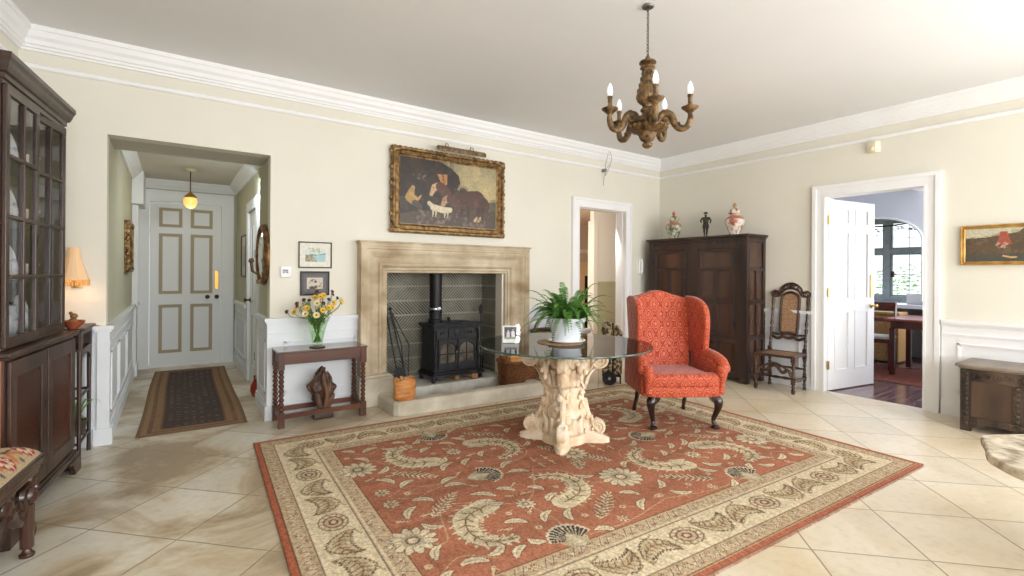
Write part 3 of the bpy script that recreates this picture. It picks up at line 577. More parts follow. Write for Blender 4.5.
# ================================================================== LARGE RUG
def big_rug():
    W_, D_ = 4.02, 2.93; K = lambda *c: lin(c)
    RED, RED2, CRM, TAN_, DRK, OLV, BG2 = K(184, 120, 92), K(150, 70, 54), K(232, 214, 180), K(208, 182, 146), K(98, 78, 66), K(170, 148, 112), K(228, 212, 178)
    cv = Canvas(W_, D_, .0065, RED); random.seed(11)
    cv.rect(0, 0, W_, D_, K(186, 108, 78))
    cv.rect(.04, .032, W_-.04, D_-.032, TAN_); cv.rect(.135, .135, W_-.135, D_-.135, CRM)
    cv.rect(.39, .39, W_-.39, D_-.39, K(208, 182, 146)); cv.rect(.50, .50, W_-.50, D_-.50, RED)
    for e, c in ((.04, DRK), (.13, K(140, 110, 86)), (.142, K(236, 222, 192)), (.385, K(130, 104, 84)), (.40, K(226, 208, 178)), (.495, K(120, 84, 68))):
        for p in (((e, e), (W_-e, e)), ((W_-e, e), (W_-e, D_-e)), ((W_-e, D_-e), (e, D_-e)), ((e, D_-e), (e, e))): cv.stroke(p, .0045, c)
    cu, cvv = W_/2, D_/2
    def mir(fn):                                     # pattern repeats mirrored about both centre lines
        for sx in (1, -1):
            for sy in (1, -1): fn(lambda p: (cu+sx*(p[0]-cu), cvv+sy*(p[1]-cvv)))
    def leaf(T, a, b_, w_, col=BG2, edge=DRK, vein=OLV):
        a = np.array(T(a)); b_ = np.array(T(b_)); d = b_-a; n = np.array((-d[1], d[0]))
        pts = [a+d*t+n*.18*math.sin(PI*t) for t in np.linspace(0, 1, 9)]; rr = [w_*(math.sin(PI*min(1, t*.9+.08))**.8)+.003 for t in np.linspace(0, 1, 9)]
        cv.stroke(pts, [r+.005 for r in rr], edge, .55); cv.stroke(pts, rr, col); cv.stroke(pts[1:-1], .003, vein)
    def paisley(T, path, w_):
        P = [np.array(T(p)) for p in spline(path, 7)]; m = len(P); rr = [w_*(1-.78*(i/(m-1))**1.6) for i in range(m)]
        for ps in (1,):
            for i in range(1, m-1, 2):               # serrated edge
                d = P[i+1]-P[i-1]; n = np.array((-d[1], d[0])); n /= np.linalg.norm(n)+1e-9; d = d/(np.linalg.norm(d)+1e-9)
                for s_ in (1, -1): cv.stroke([P[i]+n*s_*rr[i]*.7, P[i]+n*s_*(rr[i]+.022)+d*.015], [.016, .004], BG2)
        cv.stroke(P, [r+.004 for r in rr], K(140, 116, 92)); cv.stroke(P, rr, BG2); cv.stroke(P, [r*.55 for r in rr], K(216, 198, 162)); cv.stroke(P, .004, DRK)
        for i in range(2, m-2, 3):
            d = P[i+1]-P[i-1]; d /= np.linalg.norm(d)+1e-9; n = np.array((-d[1], d[0]))
            for s_ in (1, -1): cv.stroke([P[i], P[i]+n*s_*rr[i]*.7+d*.03], [.009, .003], OLV); cv.stroke([P[i], P[i]+n*s_*rr[i]*.6+d*.025], .0022, DRK)
    def fern(T, a, b_):
        a = np.array(T(a)); b_ = np.array(T(b_)); d = (b_-a); n = np.array((-d[1], d[0])); n /= np.linalg.norm(n)
        for t in np.linspace(.05, .95, 9):
            p = a+d*t; L_ = .055*math.sin(PI*(t*.8+.15))
            for s_ in (1, -1): q = p+n*s_*L_+d*.12; cv.stroke([p, q], [.011, .005], DRK); cv.stroke([p, q], [.008, .003], BG2)
        cv.stroke([a, b_], .004, OLV)
    def flower(T, c, r, k=10, col=BG2):
        c = T(c)
        for i in range(k):
            a = 2*PI*i/k; cv.disc(c[0]+r*.62*math.cos(a), c[1]+r*.62*math.sin(a), r*.40, DRK, .7, ry=r*.22, ang=a); cv.disc(c[0]+r*.62*math.cos(a), c[1]+r*.62*math.sin(a), r*.36, col, 1, ry=r*.17, ang=a)
        cv.disc(c[0], c[1], r*.45, K(190, 172, 142)); cv.disc(c[0], c[1], r*.3, DRK, .8); cv.disc(c[0], c[1], r*.2, K(220, 200, 172))
    def ribbed(T, c, r, a0):
        c = T(c); c = np.array(c); cv.disc(c[0], c[1], r*1.05, K(196, 178, 146), 1, ry=r*.85, ang=a0)
        for i in range(-6, 7):
            a = a0+i*.24; q = c+r*1.25*np.array((math.cos(a), math.sin(a))); p = c-np.array((math.cos(a0), math.sin(a0)))*r*.45
            m_ = p*.45+q*.55; cv.stroke([m_, q], [.006, .014], K(226, 212, 182)); cv.stroke([p*.6+q*.4, q*.93+p*.07], [.003, .009], K(70, 66, 64))
        cv.stroke([c-np.array((math.cos(a0), math.sin(a0)))*r*.9, c+.3*r*np.array((math.cos(a0), math.sin(a0)))], [.03, .012], K(214, 200, 170))
    def vine(T, path): cv.stroke([T(p) for p in spline(path, 8)], .0035, K(206, 170, 134))
    def draw(T):
        for v in ([(.54, .98), (.7, .85), (.85, 1.2), (1.26, .98)], [(1.26, .98), (1.3, .75), (1.26, .54)], [(1.26, .98), (1.4, 1.1), (1.6, 1.4)], [(1.26, .54), (1.6, .52), (2.01, .6)], [(.85, .6), (.7, .7), (.54, .6)],
                  [(2.01, .97), (1.8, 1.0), (1.7, 1.3), (1.25, 1.46)], [(.6, 1.46), (.75, 1.38), (.9, 1.44), (1.25, 1.46)]): vine(T, v)
        paisley(T, [(1.02, .70), (.88, .74), (.84, .88), (.90, 1.02), (1.05, 1.08)][::-1], .082)
        paisley(T, [(1.50, 1.27), (1.66, 1.20), (1.70, 1.05), (1.62, .93), (1.47, .88)][::-1], .078)
        fern(T, (.73, 1.11), (.96, 1.32)); fern(T, (1.5, .62), (1.77, .83)); fern(T, (1.86, 1.2), (2.0, 1.42))
        flower(T, (1.26, .98), .062); flower(T, (.56, .95), .13, 12); flower(T, (.59, 1.38), .05, 8); flower(T, (1.62, .66-.1), .035, 7)
        for a, c in (((1.05, 1.25), (1.16, 1.16)), ((1.22, 1.24), (1.30, 1.16)), ((1.05, .86), (1.15, .80)), ((1.24, .76), (1.34, .84)), ((1.38, .70), (1.44, .80)), ((.72, 1.36), (.82, 1.30)), ((.60, .74), (.66, .84)), ((.68, .64), (.80, .60)),
                     ((.93, .56), (1.02, .62)), ((1.40, 1.16), (1.46, 1.08)), ((1.12, .60), (1.06, .66)), ((1.42, .55), (1.5, .5)), ((1.8, .58), (1.9, .66)), ((1.84, .80), (1.92, .72)), ((.62, 1.18), (.70, 1.28)), ((.74, 1.0), (.66, 1.08)),
                     ((1.42, 1.42), (1.54, 1.36)), ((.96, 1.44), (1.08, 1.40)), ((1.86, 1.08), (1.78, 1.14)), ((1.15, 1.06), (1.08, 1.12)), ((1.40, .95), (1.50, 1.0)), ((.92, .68), (.82, .64)), ((.55, .55), (.62, .62))): leaf(T, a, c, .020)
    mir(draw)
    for (x, y, a) in ((1.25, cvv, 0), (W_-1.25, cvv, PI), (1.26, .56, PI/2), (W_-1.26, .56, PI/2), (1.26, D_-.56, -PI/2), (W_-1.26, D_-.56, -PI/2)): ribbed(lambda p: p, (x, y), .095, a)
    for y in (.97, D_-.97): flower(lambda p: p, (cu, y), .15, 14)
    flower(lambda p: p, (cu, cvv), .12, 12); flower(lambda p: p, (3.37, 1.41), .05, 8)
    rq = random.Random(77); spots = []
    while len(spots) < 520:                           # small leaves and buds filling the ground, mirrored like the rest
        x, y = rq.uniform(.54, cu), rq.uniform(.54, cvv); i, j_ = int(y/cv.res), int(x/cv.res); k_ = 6
        if np.abs(cv.a[i-k_:i+k_+1, j_-k_:j_+k_+1]-np.array(RED)).max() > .02: spots.append(None); continue
        spots.append((x, y)); a = rq.uniform(0, 6.28); L_ = rq.uniform(.045, .08); kind = rq.random()
        def small(T):
            p = T((x, y)); q = T((x+L_*math.cos(a), y+L_*math.sin(a))); q2 = T((x+L_*.6*math.cos(a+.9), y+L_*.6*math.sin(a+.9)))
            if kind < .6: cv.stroke([p, q], [.016, .005], K(128, 66, 50)); cv.stroke([p, q], [.012, .003], K(222, 196, 160)); cv.stroke([p, q2], [.006, .002], K(204, 168, 132))
            else: cv.disc(p[0], p[1], .02, K(220, 196, 160)); cv.disc(p[0], p[1], .006, K(120, 70, 54)); cv.stroke([p, q], .003, K(206, 164, 130))
        mir(small)
    # borders: walk along the middle of each band
    def band(off, step, fn):
        c = [(off, off), (W_-off, off), (W_-off, D_-off), (off, D_-off)]; k = 0
        for i in range(4):
            a = np.array(c[i]); b_ = np.array(c[(i+1) % 4]); L_ = np.linalg.norm(b_-a); d = (b_-a)/L_; n = np.array((-d[1], d[0])); m = max(1, round((L_-.0)/step))
            for j in range(m): fn(a+d*(j+.5)*L_/m, d, n, k); k += 1
    def main(p, d, n, k):
        T = lambda q: tuple(p+d*q[0]+n*q[1]); Tn = lambda q: np.array(T(q))
        if k % 3 == 0:                               # oval rosette
            an = math.atan2(d[1], d[0])
            for r, c in ((.098, K(132, 112, 84)), (.088, CRM), (.066, K(142, 102, 80)), (.054, K(206, 186, 152)), (.032, K(142, 90, 72)), (.018, K(220, 200, 168))): cv.disc(p[0], p[1], r, c, 1, ry=r*.8, ang=an)
            for i in range(12):
                a = 2*PI*i/12; cv.stroke([T((.07*math.cos(a), .058*math.sin(a))), T((.105*math.cos(a+.15), .088*math.sin(a+.15)))], [.006, .002], OLV)
        else:                                        # outlined serrated leaf
            s_ = 1 if k % 3 == 1 else -1; P = spline([(-.115, .05*s_), (-.06, .0), (.02, -.025*s_), (.09, .015*s_), (.115, .065*s_)], 7); m = len(P)
            wd = [.052*math.sin(PI*min(1, .08+.95*i/m))+.004 for i in range(m)]
            cv.stroke([T(q) for q in P], [w*.95 for w in wd], K(222, 202, 166)); cv.stroke([T(q) for q in P], [w*.6 for w in wd], K(206, 184, 146))
            for sd in (1, -1): cv.stroke([T((P[i][0], P[i][1]+sd*(wd[i]+(.010 if i % 2 else -.004)))) for i in range(m)], .0036, K(122, 98, 76))
            cv.stroke([T(q) for q in P], .0034, K(168, 104, 80))
            for i in range(3, m-3, 3):
                for sd in (1, -1): cv.stroke([T(P[i]), T((P[i][0]+.025, P[i][1]+sd*wd[i]*.8))], [.005, .002], K(132, 112, 84))
            for q in ((-.11, .08*s_), (.02, -.085*s_)): cv.stroke([T(q), T((q[0]+.05, q[1]+.012))], [.008, .002], OLV); cv.disc(*T((q[0]+.05, q[1]+.02)), .007, DRK, .7)
    band(.262, .235, main)
    def guard(p, d, n, k):
        T = lambda q: tuple(p+d*q[0]+n*q[1]); s_ = 1 if k % 2 else -1
        cv.stroke([T((-.04, -.025*s_)), T((0, .022*s_)), T((.04, -.025*s_))], [.003, .010, .003], K(228, 212, 184)); cv.stroke([T((-.04, -.032*s_)), T((0, .030*s_)), T((.04, -.032*s_))], .0028, K(118, 88, 70))
        cv.disc(*T((.04, .02*s_)), .009, K(158, 110, 88)); cv.disc(*T((-.02, -.022*s_)), .006, OLV)
    band(.088, .082, guard); band(.445, .085, guard)
    # abrash: streaks of slightly different dye across the field
    rs = np.random.RandomState(3); st = rs.normal(1, .07, cv.nx); st = np.convolve(st, np.ones(5)/5, 'same'); row = rs.normal(1, .05, (cv.ny, cv.nx)); row = (row+np.roll(row, 1, 0)+np.roll(row, 2, 0)+np.roll(row, 3, 0)+np.roll(row, 4, 0))/5
    big_ = np.repeat(np.convolve(rs.normal(1, .14, cv.ny//9+2), np.ones(2)/2, 'same'), 9)[:cv.ny]
    fld = ((cv.X > .5) & (cv.X < W_-.5) & (cv.Y > .5) & (cv.Y < D_-.5)); cv.a *= np.where(fld, big_[:, None]*.96, 1)[:, :, None]
    cv.a *= (st[None, :]*row)[:, :, None]
    fr = .022                                        # red selvedge barred at the near end
    for i in range(int(W_/.03)): cv.rect(i*.03, 0, i*.03+.008, .05, K(206, 140, 112), .6)
    return cv, W_, D_
cv, W_, D_ = big_rug()
ud = (.9989, -.0464); vd = (.0464, .9989)
t = thing('patterned_rug', 'large terracotta rug with cream paisley pattern and wide cream border', 'rug', (ud[0]*.33+vd[0]*1.38, ud[1]*.33+vd[1]*1.38, 0), math.atan2(-.0464, .9989))
canvas_obj('pile', cv, mat('big_rug_pile', (206, 206, 206), .95, (255, 255, 255), 70, attr=True, bump=.5, bscale=220, spec=.2), lambda x, y: (x, y, .0095+0*x), t)
mesh_obj('backing', MB().box(0, 0, 0.0005, W_, D_, .0085), MC['rug_backing'], t)
b = MB()
for i in range(int(W_/.012)):
    x = i*.012+.006; b.add([(x-.002, .0, .006), (x+.002, .0, .006), (x+.002+random.uniform(-.004, .004), -.016, .001), (x-.002, -.016, .001)], [(0, 1, 2, 3)])
tag(mesh_obj('fringe', b, mat('fringe_red', (164, 84, 64), .9), t), kind='stuff')

# runner in the hall
def runner():
    random.seed(5); W_, D_ = .80, 3.12; K = lambda *c: lin(c); cv = Canvas(W_, D_, .008, K(128, 98, 68))
    for e, c in ((.03, (150, 118, 84)), (.07, (118, 86, 60)), (.10, (146, 112, 78)), (.155, (110, 80, 58)), (.175, (74, 58, 52))): cv.rect(e, e*.9, W_-e, D_-e*.9, K(*c))
    for j in range(58):
        for i in range(7):
            x = .22+i*.06; y = .20+j*.049; cv.stroke([(x-.014, y), (x, y+random.choice((-.008, .008))), (x+.014, y)], .0035, K(*random.choice(((150, 132, 118), (110, 84, 70), (58, 46, 46), (170, 152, 132)))), .8)
    for k in range(60):
        for x in (.085, .128, W_-.085, W_-.128): cv.disc(x, .1+k*.05, .008, K(*random.choice(((96, 70, 50), (166, 134, 98)))), .8)
    t = thing('hall_runner', 'dark brown patterned runner with tan borders on the hall floor', 'runner', (-.236, 4.95, 0), R(-1.0))
    canvas_obj('pile', cv, mat('rug_pile', attr=True), lambda x, y: (x+.006*np.sin(y*2.3), y, .008+0*x), t)
    mesh_obj('backing', MB().box(0.02, 0, 0.0005, W_-.0, D_, .006), MC['rug_backing'], t)
    b = MB()
    for i in range(100):
        x = i*.008+.004; b.add([(x-.0015, .0, .006), (x+.0015, .0, .006), (x+random.uniform(-.006, .006), -.03, .001)], [(0, 1, 2)])
    tag(mesh_obj('fringe', b, mat('fringe_tan', (190, 168, 132), .9), t), kind='stuff')
runner()

# ================================================================== FIREPLACE
FC = 2.585
t = thing('fireplace', 'moulded honey-coloured stone fireplace surround on the back wall', 'fireplace', (FC, YB, 0))
b = MB()
YF = -.11
oh, ow, ot = 1.045, .7375, 1.345                       # outer half-width, opening half-width, opening top
prof = []                                            # stepped moulding from the outer edge to the opening (distance in from outer edge, projection)
steps = [(0, -.0), (0, .125), (.035, .125), (.04, .118), (.06, .118), (.065, .108), (.085, .106), (.105, .096), (.125, .078), (.15, .064), (.185, .060), (.20, .060), (.205, .074), (.225, .076), (.24, .066), (.25, .05), (.275, .05), (.28, .036), (.302, .034), (.3075, 0)]
def surround(mb, zb):
    n = len(steps); vs = []
    for s_ in (-1, 1):
        for zz in (0, 1):
            for d, p in steps:
                if zz == 0: vs.append((s_*(oh-d), -p, zb))
                else: vs.append((s_*(oh-d), -p, 1.655-d*(1.655-ot)/.3075))
    fs = []
    def q(a, b_):
        for k in range(n-1): fs.append((a*n+k, a*n+k+1, b_*n+k+1, b_*n+k))
    q(0, 1); q(1, 3); q(3, 2); fs.append(list(range(n))); fs.append(list(range(2*n, 3*n)))
    mb.add(vs, fs)
surround(b, .31); mesh_obj('surround', b, STONE, t, .004)
b = MB().box(-oh-.02, -.14, 1.655, oh+.02, 0, 1.672); b.box(-oh-.008, -.13, 1.635, oh+.008, 0, 1.656); mesh_obj('top_ledge', b, STONE, t, .006)
for s_ in (-1, 1):
    b = MB(); b.box(s_*(oh+.015), -.15, 0, s_*(ow-.03), 0, .285); b.prism([(s_*(oh+.015), .285), (s_*(ow-.03), .285), (s_*(ow), .315), (s_*oh, .315)], 'y', -.135, 0); mesh_obj('plinth', b, HEARTH, t, .01)
BRK = bpy.data.materials.new('herringbone_brick'); BRK.use_nodes = True
def brick_mat():
    nt = BRK.node_tree; L = nt.links; bs = nt.nodes['Principled BSDF']; N = nt.nodes.new; bs.inputs['Roughness'].default_value = .9
    tc = N('ShaderNodeTexCoord'); sx = N('ShaderNodeSeparateXYZ'); L.new(tc.outputs['Object'], sx.inputs[0])
    def ma(op, a, b_=None):
        q = N('ShaderNodeMath'); q.operation = op
        for i, v in enumerate((a, b_)):
            if v is None: continue
            if isinstance(v, (int, float)): q.inputs[i].default_value = v
            else: L.new(v, q.inputs[i])
        return q.outputs[0]
    X = ma('ADD', sx.outputs[0], sx.outputs[1]); rw_ = ma('FRACT', ma('ADD', ma('DIVIDE', sx.outputs[2], .34), 10)); tri = ma('ABSOLUTE', ma('SUBTRACT', rw_, .5))
    h = ma('FRACT', ma('ADD', ma('DIVIDE', ma('ADD', X, ma('MULTIPLY', tri, .34)), .040), 50)); e1 = ma('MINIMUM', h, ma('SUBTRACT', 1, h)); e2 = ma('MINIMUM', tri, ma('SUBTRACT', .5, tri))
    j = ma('MINIMUM', e1, ma('MULTIPLY', e2, 6))
    mr = N('ShaderNodeMapRange'); mr.inputs[1].default_value = .10; mr.inputs[2].default_value = .24; L.new(j, mr.inputs[0])
    nz = N('ShaderNodeTexNoise'); nz.inputs['Scale'].default_value = 4; nz.inputs['Detail'].default_value = 6; L.new(tc.outputs['Object'], nz.inputs[0])
    r = N('ShaderNodeValToRGB'); L.new(nz.outputs['Fac'], r.inputs[0]); r.color_ramp.elements[0].position = .3; r.color_ramp.elements[0].color = (*lin((74, 73, 68)), 1); r.color_ramp.elements[1].position = .75; r.color_ramp.elements[1].color = (*lin((146, 144, 130)), 1)
    mx = N('ShaderNodeMix'); mx.data_type = 'RGBA'; mx.inputs[7].default_value = (0, 0, 0, 1); L.new(mr.outputs[0], mx.inputs[0]); mx.inputs[6].default_value = (*lin((164, 160, 144)), 1); L.new(r.outputs[0], mx.inputs[7])
    L.new(mx.outputs[2], bs.inputs['Base Color']); bp = N('ShaderNodeBump'); bp.inputs['Strength'].default_value = .7; bp.inputs['Distance'].default_value = .01; L.new(mr.outputs[0], bp.inputs['Height']); L.new(bp.outputs[0], bs.inputs['Normal'])
brick_mat()
b = MB(); b.box(-ow-.06, .50, 0, ow+.06, .58, 1.6); b.box(-ow-.08, -.0, 0, -ow, .50, 1.6); b.box(ow, -.0, 0, ow+.08, .50, 1.6); b.box(-ow-.05, .0, 1.42, ow+.05, .5, 1.6)
fb = struct('wall_fireplace_recess', b, BRK, 'herringbone brick lining of the fireplace recess'); fb.location = (FC, YB, 0)
t2 = thing('raised_hearth', 'pale raised stone slab under the black stove', 'hearth', (FC, YB, 0))
b = MB(); b.box(-ow+.01, -.09, .0, ow-.01, .5, .125); mesh_obj('slab', b, mat('hearth_pale', (178, 174, 164), .8, (214, 212, 204), 6, bump=.3, bscale=40, detail=6), t2, .008)
t2 = thing('hearth_kerb', 'low rounded stone kerb in front of the fireplace', 'hearth kerb', (FC, YB, 0))
kp = [(-.875, -.151), (-.875, -.50), (-.87, -.56), (-.84, -.60), (-.80, -.62), (.80, -.70), (.84, -.68), (.87, -.64), (.875, -.58), (.875, -.151)]
pr_ = [(0, 0), (0, .11), (-.03, .135), (-.13, .135), (-.15, .12), (-.15, 0)]
mesh_obj('kerb', MB().sweep(pr_, kp), HEARTH, t2, .008)
mesh_obj('hearth_slab', MB().box(-.74, -.56, 0.0, .74, -.16, .03), mat('hearth_inner', (150, 140, 124), .8, (188, 178, 160), 6), t2)

# stove
t = thing('wood_stove', 'black cast iron stove with arched glazed doors in the fireplace', 'stove', (2.69, 5.12, .1255))
b = MB(); b.box(-.36, -.16, .10, .36, .17, .62); mesh_obj('body', b, IRON, t, .012)
b = MB(); b.box(-.40, -.21, .62, .40, .20, .645); b.box(-.38, -.19, .60, .38, .18, .62); b.tube([(-.40, -.21, .655), (.40, -.21, .655)], .012, 6); b.box(-.18, -.05, .645, .18, .12, .66); mesh_obj('top_plate', b, IRON, t, .006)
b = MB(); b.box(-.41, -.23, .06, .41, .19, .085); b.box(-.385, -.20, .085, .385, .18, .105); mesh_obj('ash_shelf', b, IRON, t, .006)
for s_ in (-1, 1):
    for y in (-.17, .14):
        b = MB().tube([(s_*.34, y, .07), (s_*.38, y, .05), (s_*.385, y-.01, .02), (s_*.36, y-.01, .0), (s_*.40, y-.015, -.0+.008)], [.04, .032, .022, .018, .016], 8); b.v = [(x, yy, max(0.0, z)) for x, yy, z in b.v]; mesh_obj('leg', b, IRON, t)
for s_ in (-1, 1):
    x0, x1 = (0.005, .30) if s_ > 0 else (-.30, -.005); d = MB()
    zA, zB, zt = .15, .40, .46
    d.box(x0, -.185, zA-.02, x1, -.165, zA+.06); d.box(x0, -.185, zA, x0+.03, -.165, zB); d.box(x1-.03, -.185, zA, x1, -.165, zB)
    xc_, rw = (x0+x1)/2, (x1-x0)/2-.03
    ar_ = [(xc_+rw*math.cos(a), zB-.04+.07*math.sin(a)) for a in [PI*i/10 for i in range(11)]]
    d.prism([(x1, zB-.04), (x1, zt+.01), (x0, zt+.01), (x0, zB-.04)]+ar_[::-1][0:11], 'y', -.185, -.165)
    d.box(xc_-.008, -.182, zA+.05, xc_+.008, -.168, zB+.03); d.box(x0+.02, -.182, .30, x1-.02, -.168, .315)
    dd = mesh_obj('stove_door', d, IRON, t, .003); mesh_obj('pane', MB().box(x0+.02, -.172, zA+.04, x1-.02, -.168, zB+.035), mat('stove_glass', (60, 58, 56), .12, (120, 112, 100), 8, coat=.3), dd)
    kk = MB().tube([(s_*.03+.0, -.19, .33), (s_*.03, -.215, .33)], .01, 6); mesh_obj('door_knob', kk, CHROME, dd)
b = MB(); b.box(-.14, -.175, .49, .14, -.16, .59); b.at((0, -.172, .54), rx=R(90)).lathe([(.05, 0), (.05, .006), (.02, .012), (0, .012)], n=16)
b.at(); [b.sph((x, -.165, .545), .022, 8, (1, .4, 1)) for x in (-.25, -.2, .2, .25)]
for x in (-.335, .335): b.tube([(x, -.165, .14), (x+.02*(1 if x > 0 else -1), -.175, .25), (x, -.168, .35), (x+.015, -.17, .5), (x, -.165, .58)], [.02, .012, .02, .012, .018], 8)
mesh_obj('relief_ornament', b, IRON, t, .002)
b = MB()
for i in range(5): b.sph((-.02+.01*i, .0+.02*i, .672+.004*i), .022, 8, (1.2, .8, .7))
mesh_obj('top_ornament', b, IRON, t)
def xscale(o):
    for ch in o.children:
        for v in ch.data.vertices: v.co.x *= .80
        xscale(ch)
xscale(t)
b = MB().lathe([(.085, .645), (.085, .68), (.072, .69), (.072, .75), (.078, .755), (.078, .775), (.072, .78), (.072, 1.45)], (-.165, .06, 0), 24); mesh_obj('stove_pipe', b, IRONP, t)
b = MB().lathe([(.074, .80), (.080, .80), (.080, .82), (.074, .82)], (-.165, .06, 0), 24); b.box(-.185, -.03, .80, -.145, -.01, .83); mesh_obj('pipe_clamp', b, CHROME, t)
# fire irons and bellows, on the left of the stove
def iron_tool(name, label, x, y, kind, lean, grp=None):
    t = thing(name, label, 'fire tool', (x, y, .126)); b = MB(); z = .80
    top = (lean, .20, z); b.tube([(0, 0, .02), tuple(c*.5 for c in top), top], .009, 6)
    b.sph((top[0], top[1], z+.01), .02, 8)
    if kind == 'shovel': b.prism([(-.055, .0), (.055, .0), (.055, .15), (.03, .18), (-.03, .18), (-.055, .15)], 'y', -.004, .004)
    elif kind == 'poker': b.tube([(0, 0, .02), (.03, -.02, .05)], .008, 6); b.sph((0, 0, .012), .012, 6)
    elif kind == 'tongs': b.tube([(.02, 0, .005), (.06, .08, .4), (lean, .20, z)], .007, 6); b.tube([(-.02, 0, .005), (-.03, .08, .4), (lean, .20, z)], .007, 6)
    for q in range(8): b.sph((top[0]*(.75+q*.03), .20*(.75+q*.03), z*(.75+q*.03)), .014, 6)
    mesh_obj('rod', b, IRON, t)
    return t
iron_tool('fire_poker', 'iron poker leaning in the left corner of the fireplace', 1.95, 5.2, 'poker', -.05)
iron_tool('fire_shovel', 'iron shovel leaning in the left corner of the fireplace beside the poker', 2.06, 5.12, 'shovel', -.08)
iron_tool('fire_tongs', 'iron tongs leaning left of the stove, nearest the stove', 2.18, 5.2, 'tongs', -.12)
t = thing('toasting_fork', 'thin upright iron fork standing right of the stove', 'fire tool', (3.19, 5.26, .126))
b = MB(); b.tube([(0, 0, 0), (0, 0, .78)], .007, 6); b.prism([(-.02, .72), (.02, .72), (.03, .80), (0, .84), (-.03, .80)], 'y', -.004, .004); b.lathe([(.06, 0), (.06, .01), (.01, .02)], n=12); mesh_obj('rod', b, IRON, t)
t = thing('stove_rake', 'iron rake lying across the hearth right of the stove', 'fire tool', (3.02, 4.99, .126))
b = MB(); b.tube([(0, .05, .25), (.1, .1, .22), (.22, .30, .18)], .012, 6); b.tube([(0, .05, .25), (-.02, 0, 0)], .01, 6); b.tube([(.22, .3, .18), (.24, .34, 0)], .01, 6); mesh_obj('rod', b, IRON, t)
for i, (x, y, r, lb) in enumerate(((2.88, 5.0, .045, 'cut log on the hearth under the right side of the stove'), (2.68, 5.06, .035, 'cut log on the hearth under the middle of the stove'))):
    tag(mesh_obj('log', MB().tube([(-.02, -.1, r), (0, 0, r), (.01, .12, r)], [r, r*1.03, r], 10), mat('log_bark', (150, 104, 68), .9, (196, 148, 100), 14, bump=.6), loc=(x, y, .125), rz=.4), lb, 'log')
# orange kindling sack on the kerb
random.seed(8)
t = thing('kindling_basket', 'small orange-brown soft basket on the left of the hearth kerb', 'basket', (1.835, 4.42, .136))
b = MB(); prof = [(.10, 0), (.125, .02), (.13, .07), (.118, .10), (.128, .14), (.122, .18), (.126, .225), (.112, .24), (.102, .22), (.10, .10), (.0, .09)]
b.lathe(prof, n=22); b.v = [(x*.86*(1+.05*math.sin(5*math.atan2(y, x)+z*20)), y*.6, z*.85+.012*math.sin(3*math.atan2(y, x))*(z > .2)) for x, y, z in b.v]
mesh_obj('body', b, mat('tan_leather', (176, 108, 52), .55, (214, 150, 88), 9, (1, 1, 4), bump=.8, bscale=18), t)
b = MB()
for i in range(9): a = random.uniform(0, 6.28); b.tube([(.05*math.cos(a), .05*math.sin(a), .1), (.07*math.cos(a+.5), .04*math.sin(a+.5), random.uniform(.18, .22))], .010, 5)
tag(mesh_obj('kindling', b, mat('kindling_wood', (206, 166, 110), .8, (232, 200, 150), 12), t), kind='stuff')
# wicker log basket right of the hearth
t = thing('log_basket', 'brown wicker log basket on the hearth behind the glass table', 'basket', (3.335, 4.635, .031))
b = MB(); n_ = 44
vs = []; fs = []; rows = 22
def brow(z, k):
    rx, ry = (.21+.03*z/.34, .15+.02*z/.34); out = []
    for i in range(n_):
        a = 2*PI*i/n_; q = .006*math.cos(i*PI/2*2+k*PI); sx_ = (abs(math.cos(a))**.5)*(1 if math.cos(a) > 0 else -1); sy_ = (abs(math.sin(a))**.5)*(1 if math.sin(a) > 0 else -1)
        out.append(((rx+q)*sx_, (ry+q)*sy_, z))
    return out
for k in range(rows+1): vs += brow(.30*k/rows, k)
for k in range(rows):
    for i in range(n_): l = (i+1) % n_; fs.append((k*n_+i, k*n_+l, (k+1)*n_+l, (k+1)*n_+i))
fs.append(list(range(n_))[::-1]); b.add(vs, fs, False); mesh_obj('body', b, WICK, t)
b = MB(); rim = [(p[0], p[1], .31) for p in brow(.31, 0)]; b.tube(rim[::2], .018, 8, closed=True); mesh_obj('rim', b, WICK, t)
for s_ in (-1, 1): mesh_obj('handle', MB().tube([(s_*.23, -.06, .31), (s_*.235, -.04, .37), (s_*.235, .04, .37), (s_*.23, .06, .31)], .012, 6), WICK, t)
LOGC = mat('log_cut', (206, 146, 84), .8, (232, 180, 116), 16, bump=.4)
for i, (x, y, z, rz, ry) in enumerate(((-.10, -.06, .27, .2, 0), (.04, -.04, .28, -.3, 0), (.12, .05, .28, .5, 0), (-.03, .06, .29, .1, 0))):
    b = MB().at((0, 0, 0), ry=R(90)); b.lathe([(.0, -.08), (.045, -.08), (.047, 0), (.045, .08), (0, .08)], n=12)
    o = tag(mesh_obj('log', b, LOGC, loc=(3.335+x, 4.635+y, z+.05)), ['split log at the left of the wicker log basket', 'split log in the middle of the wicker log basket', 'split log at the right of the wicker log basket', 'split log at the back of the wicker log basket'][i], 'log', 'logs in the wicker basket'); o.rotation_euler = (0, 0, rz)

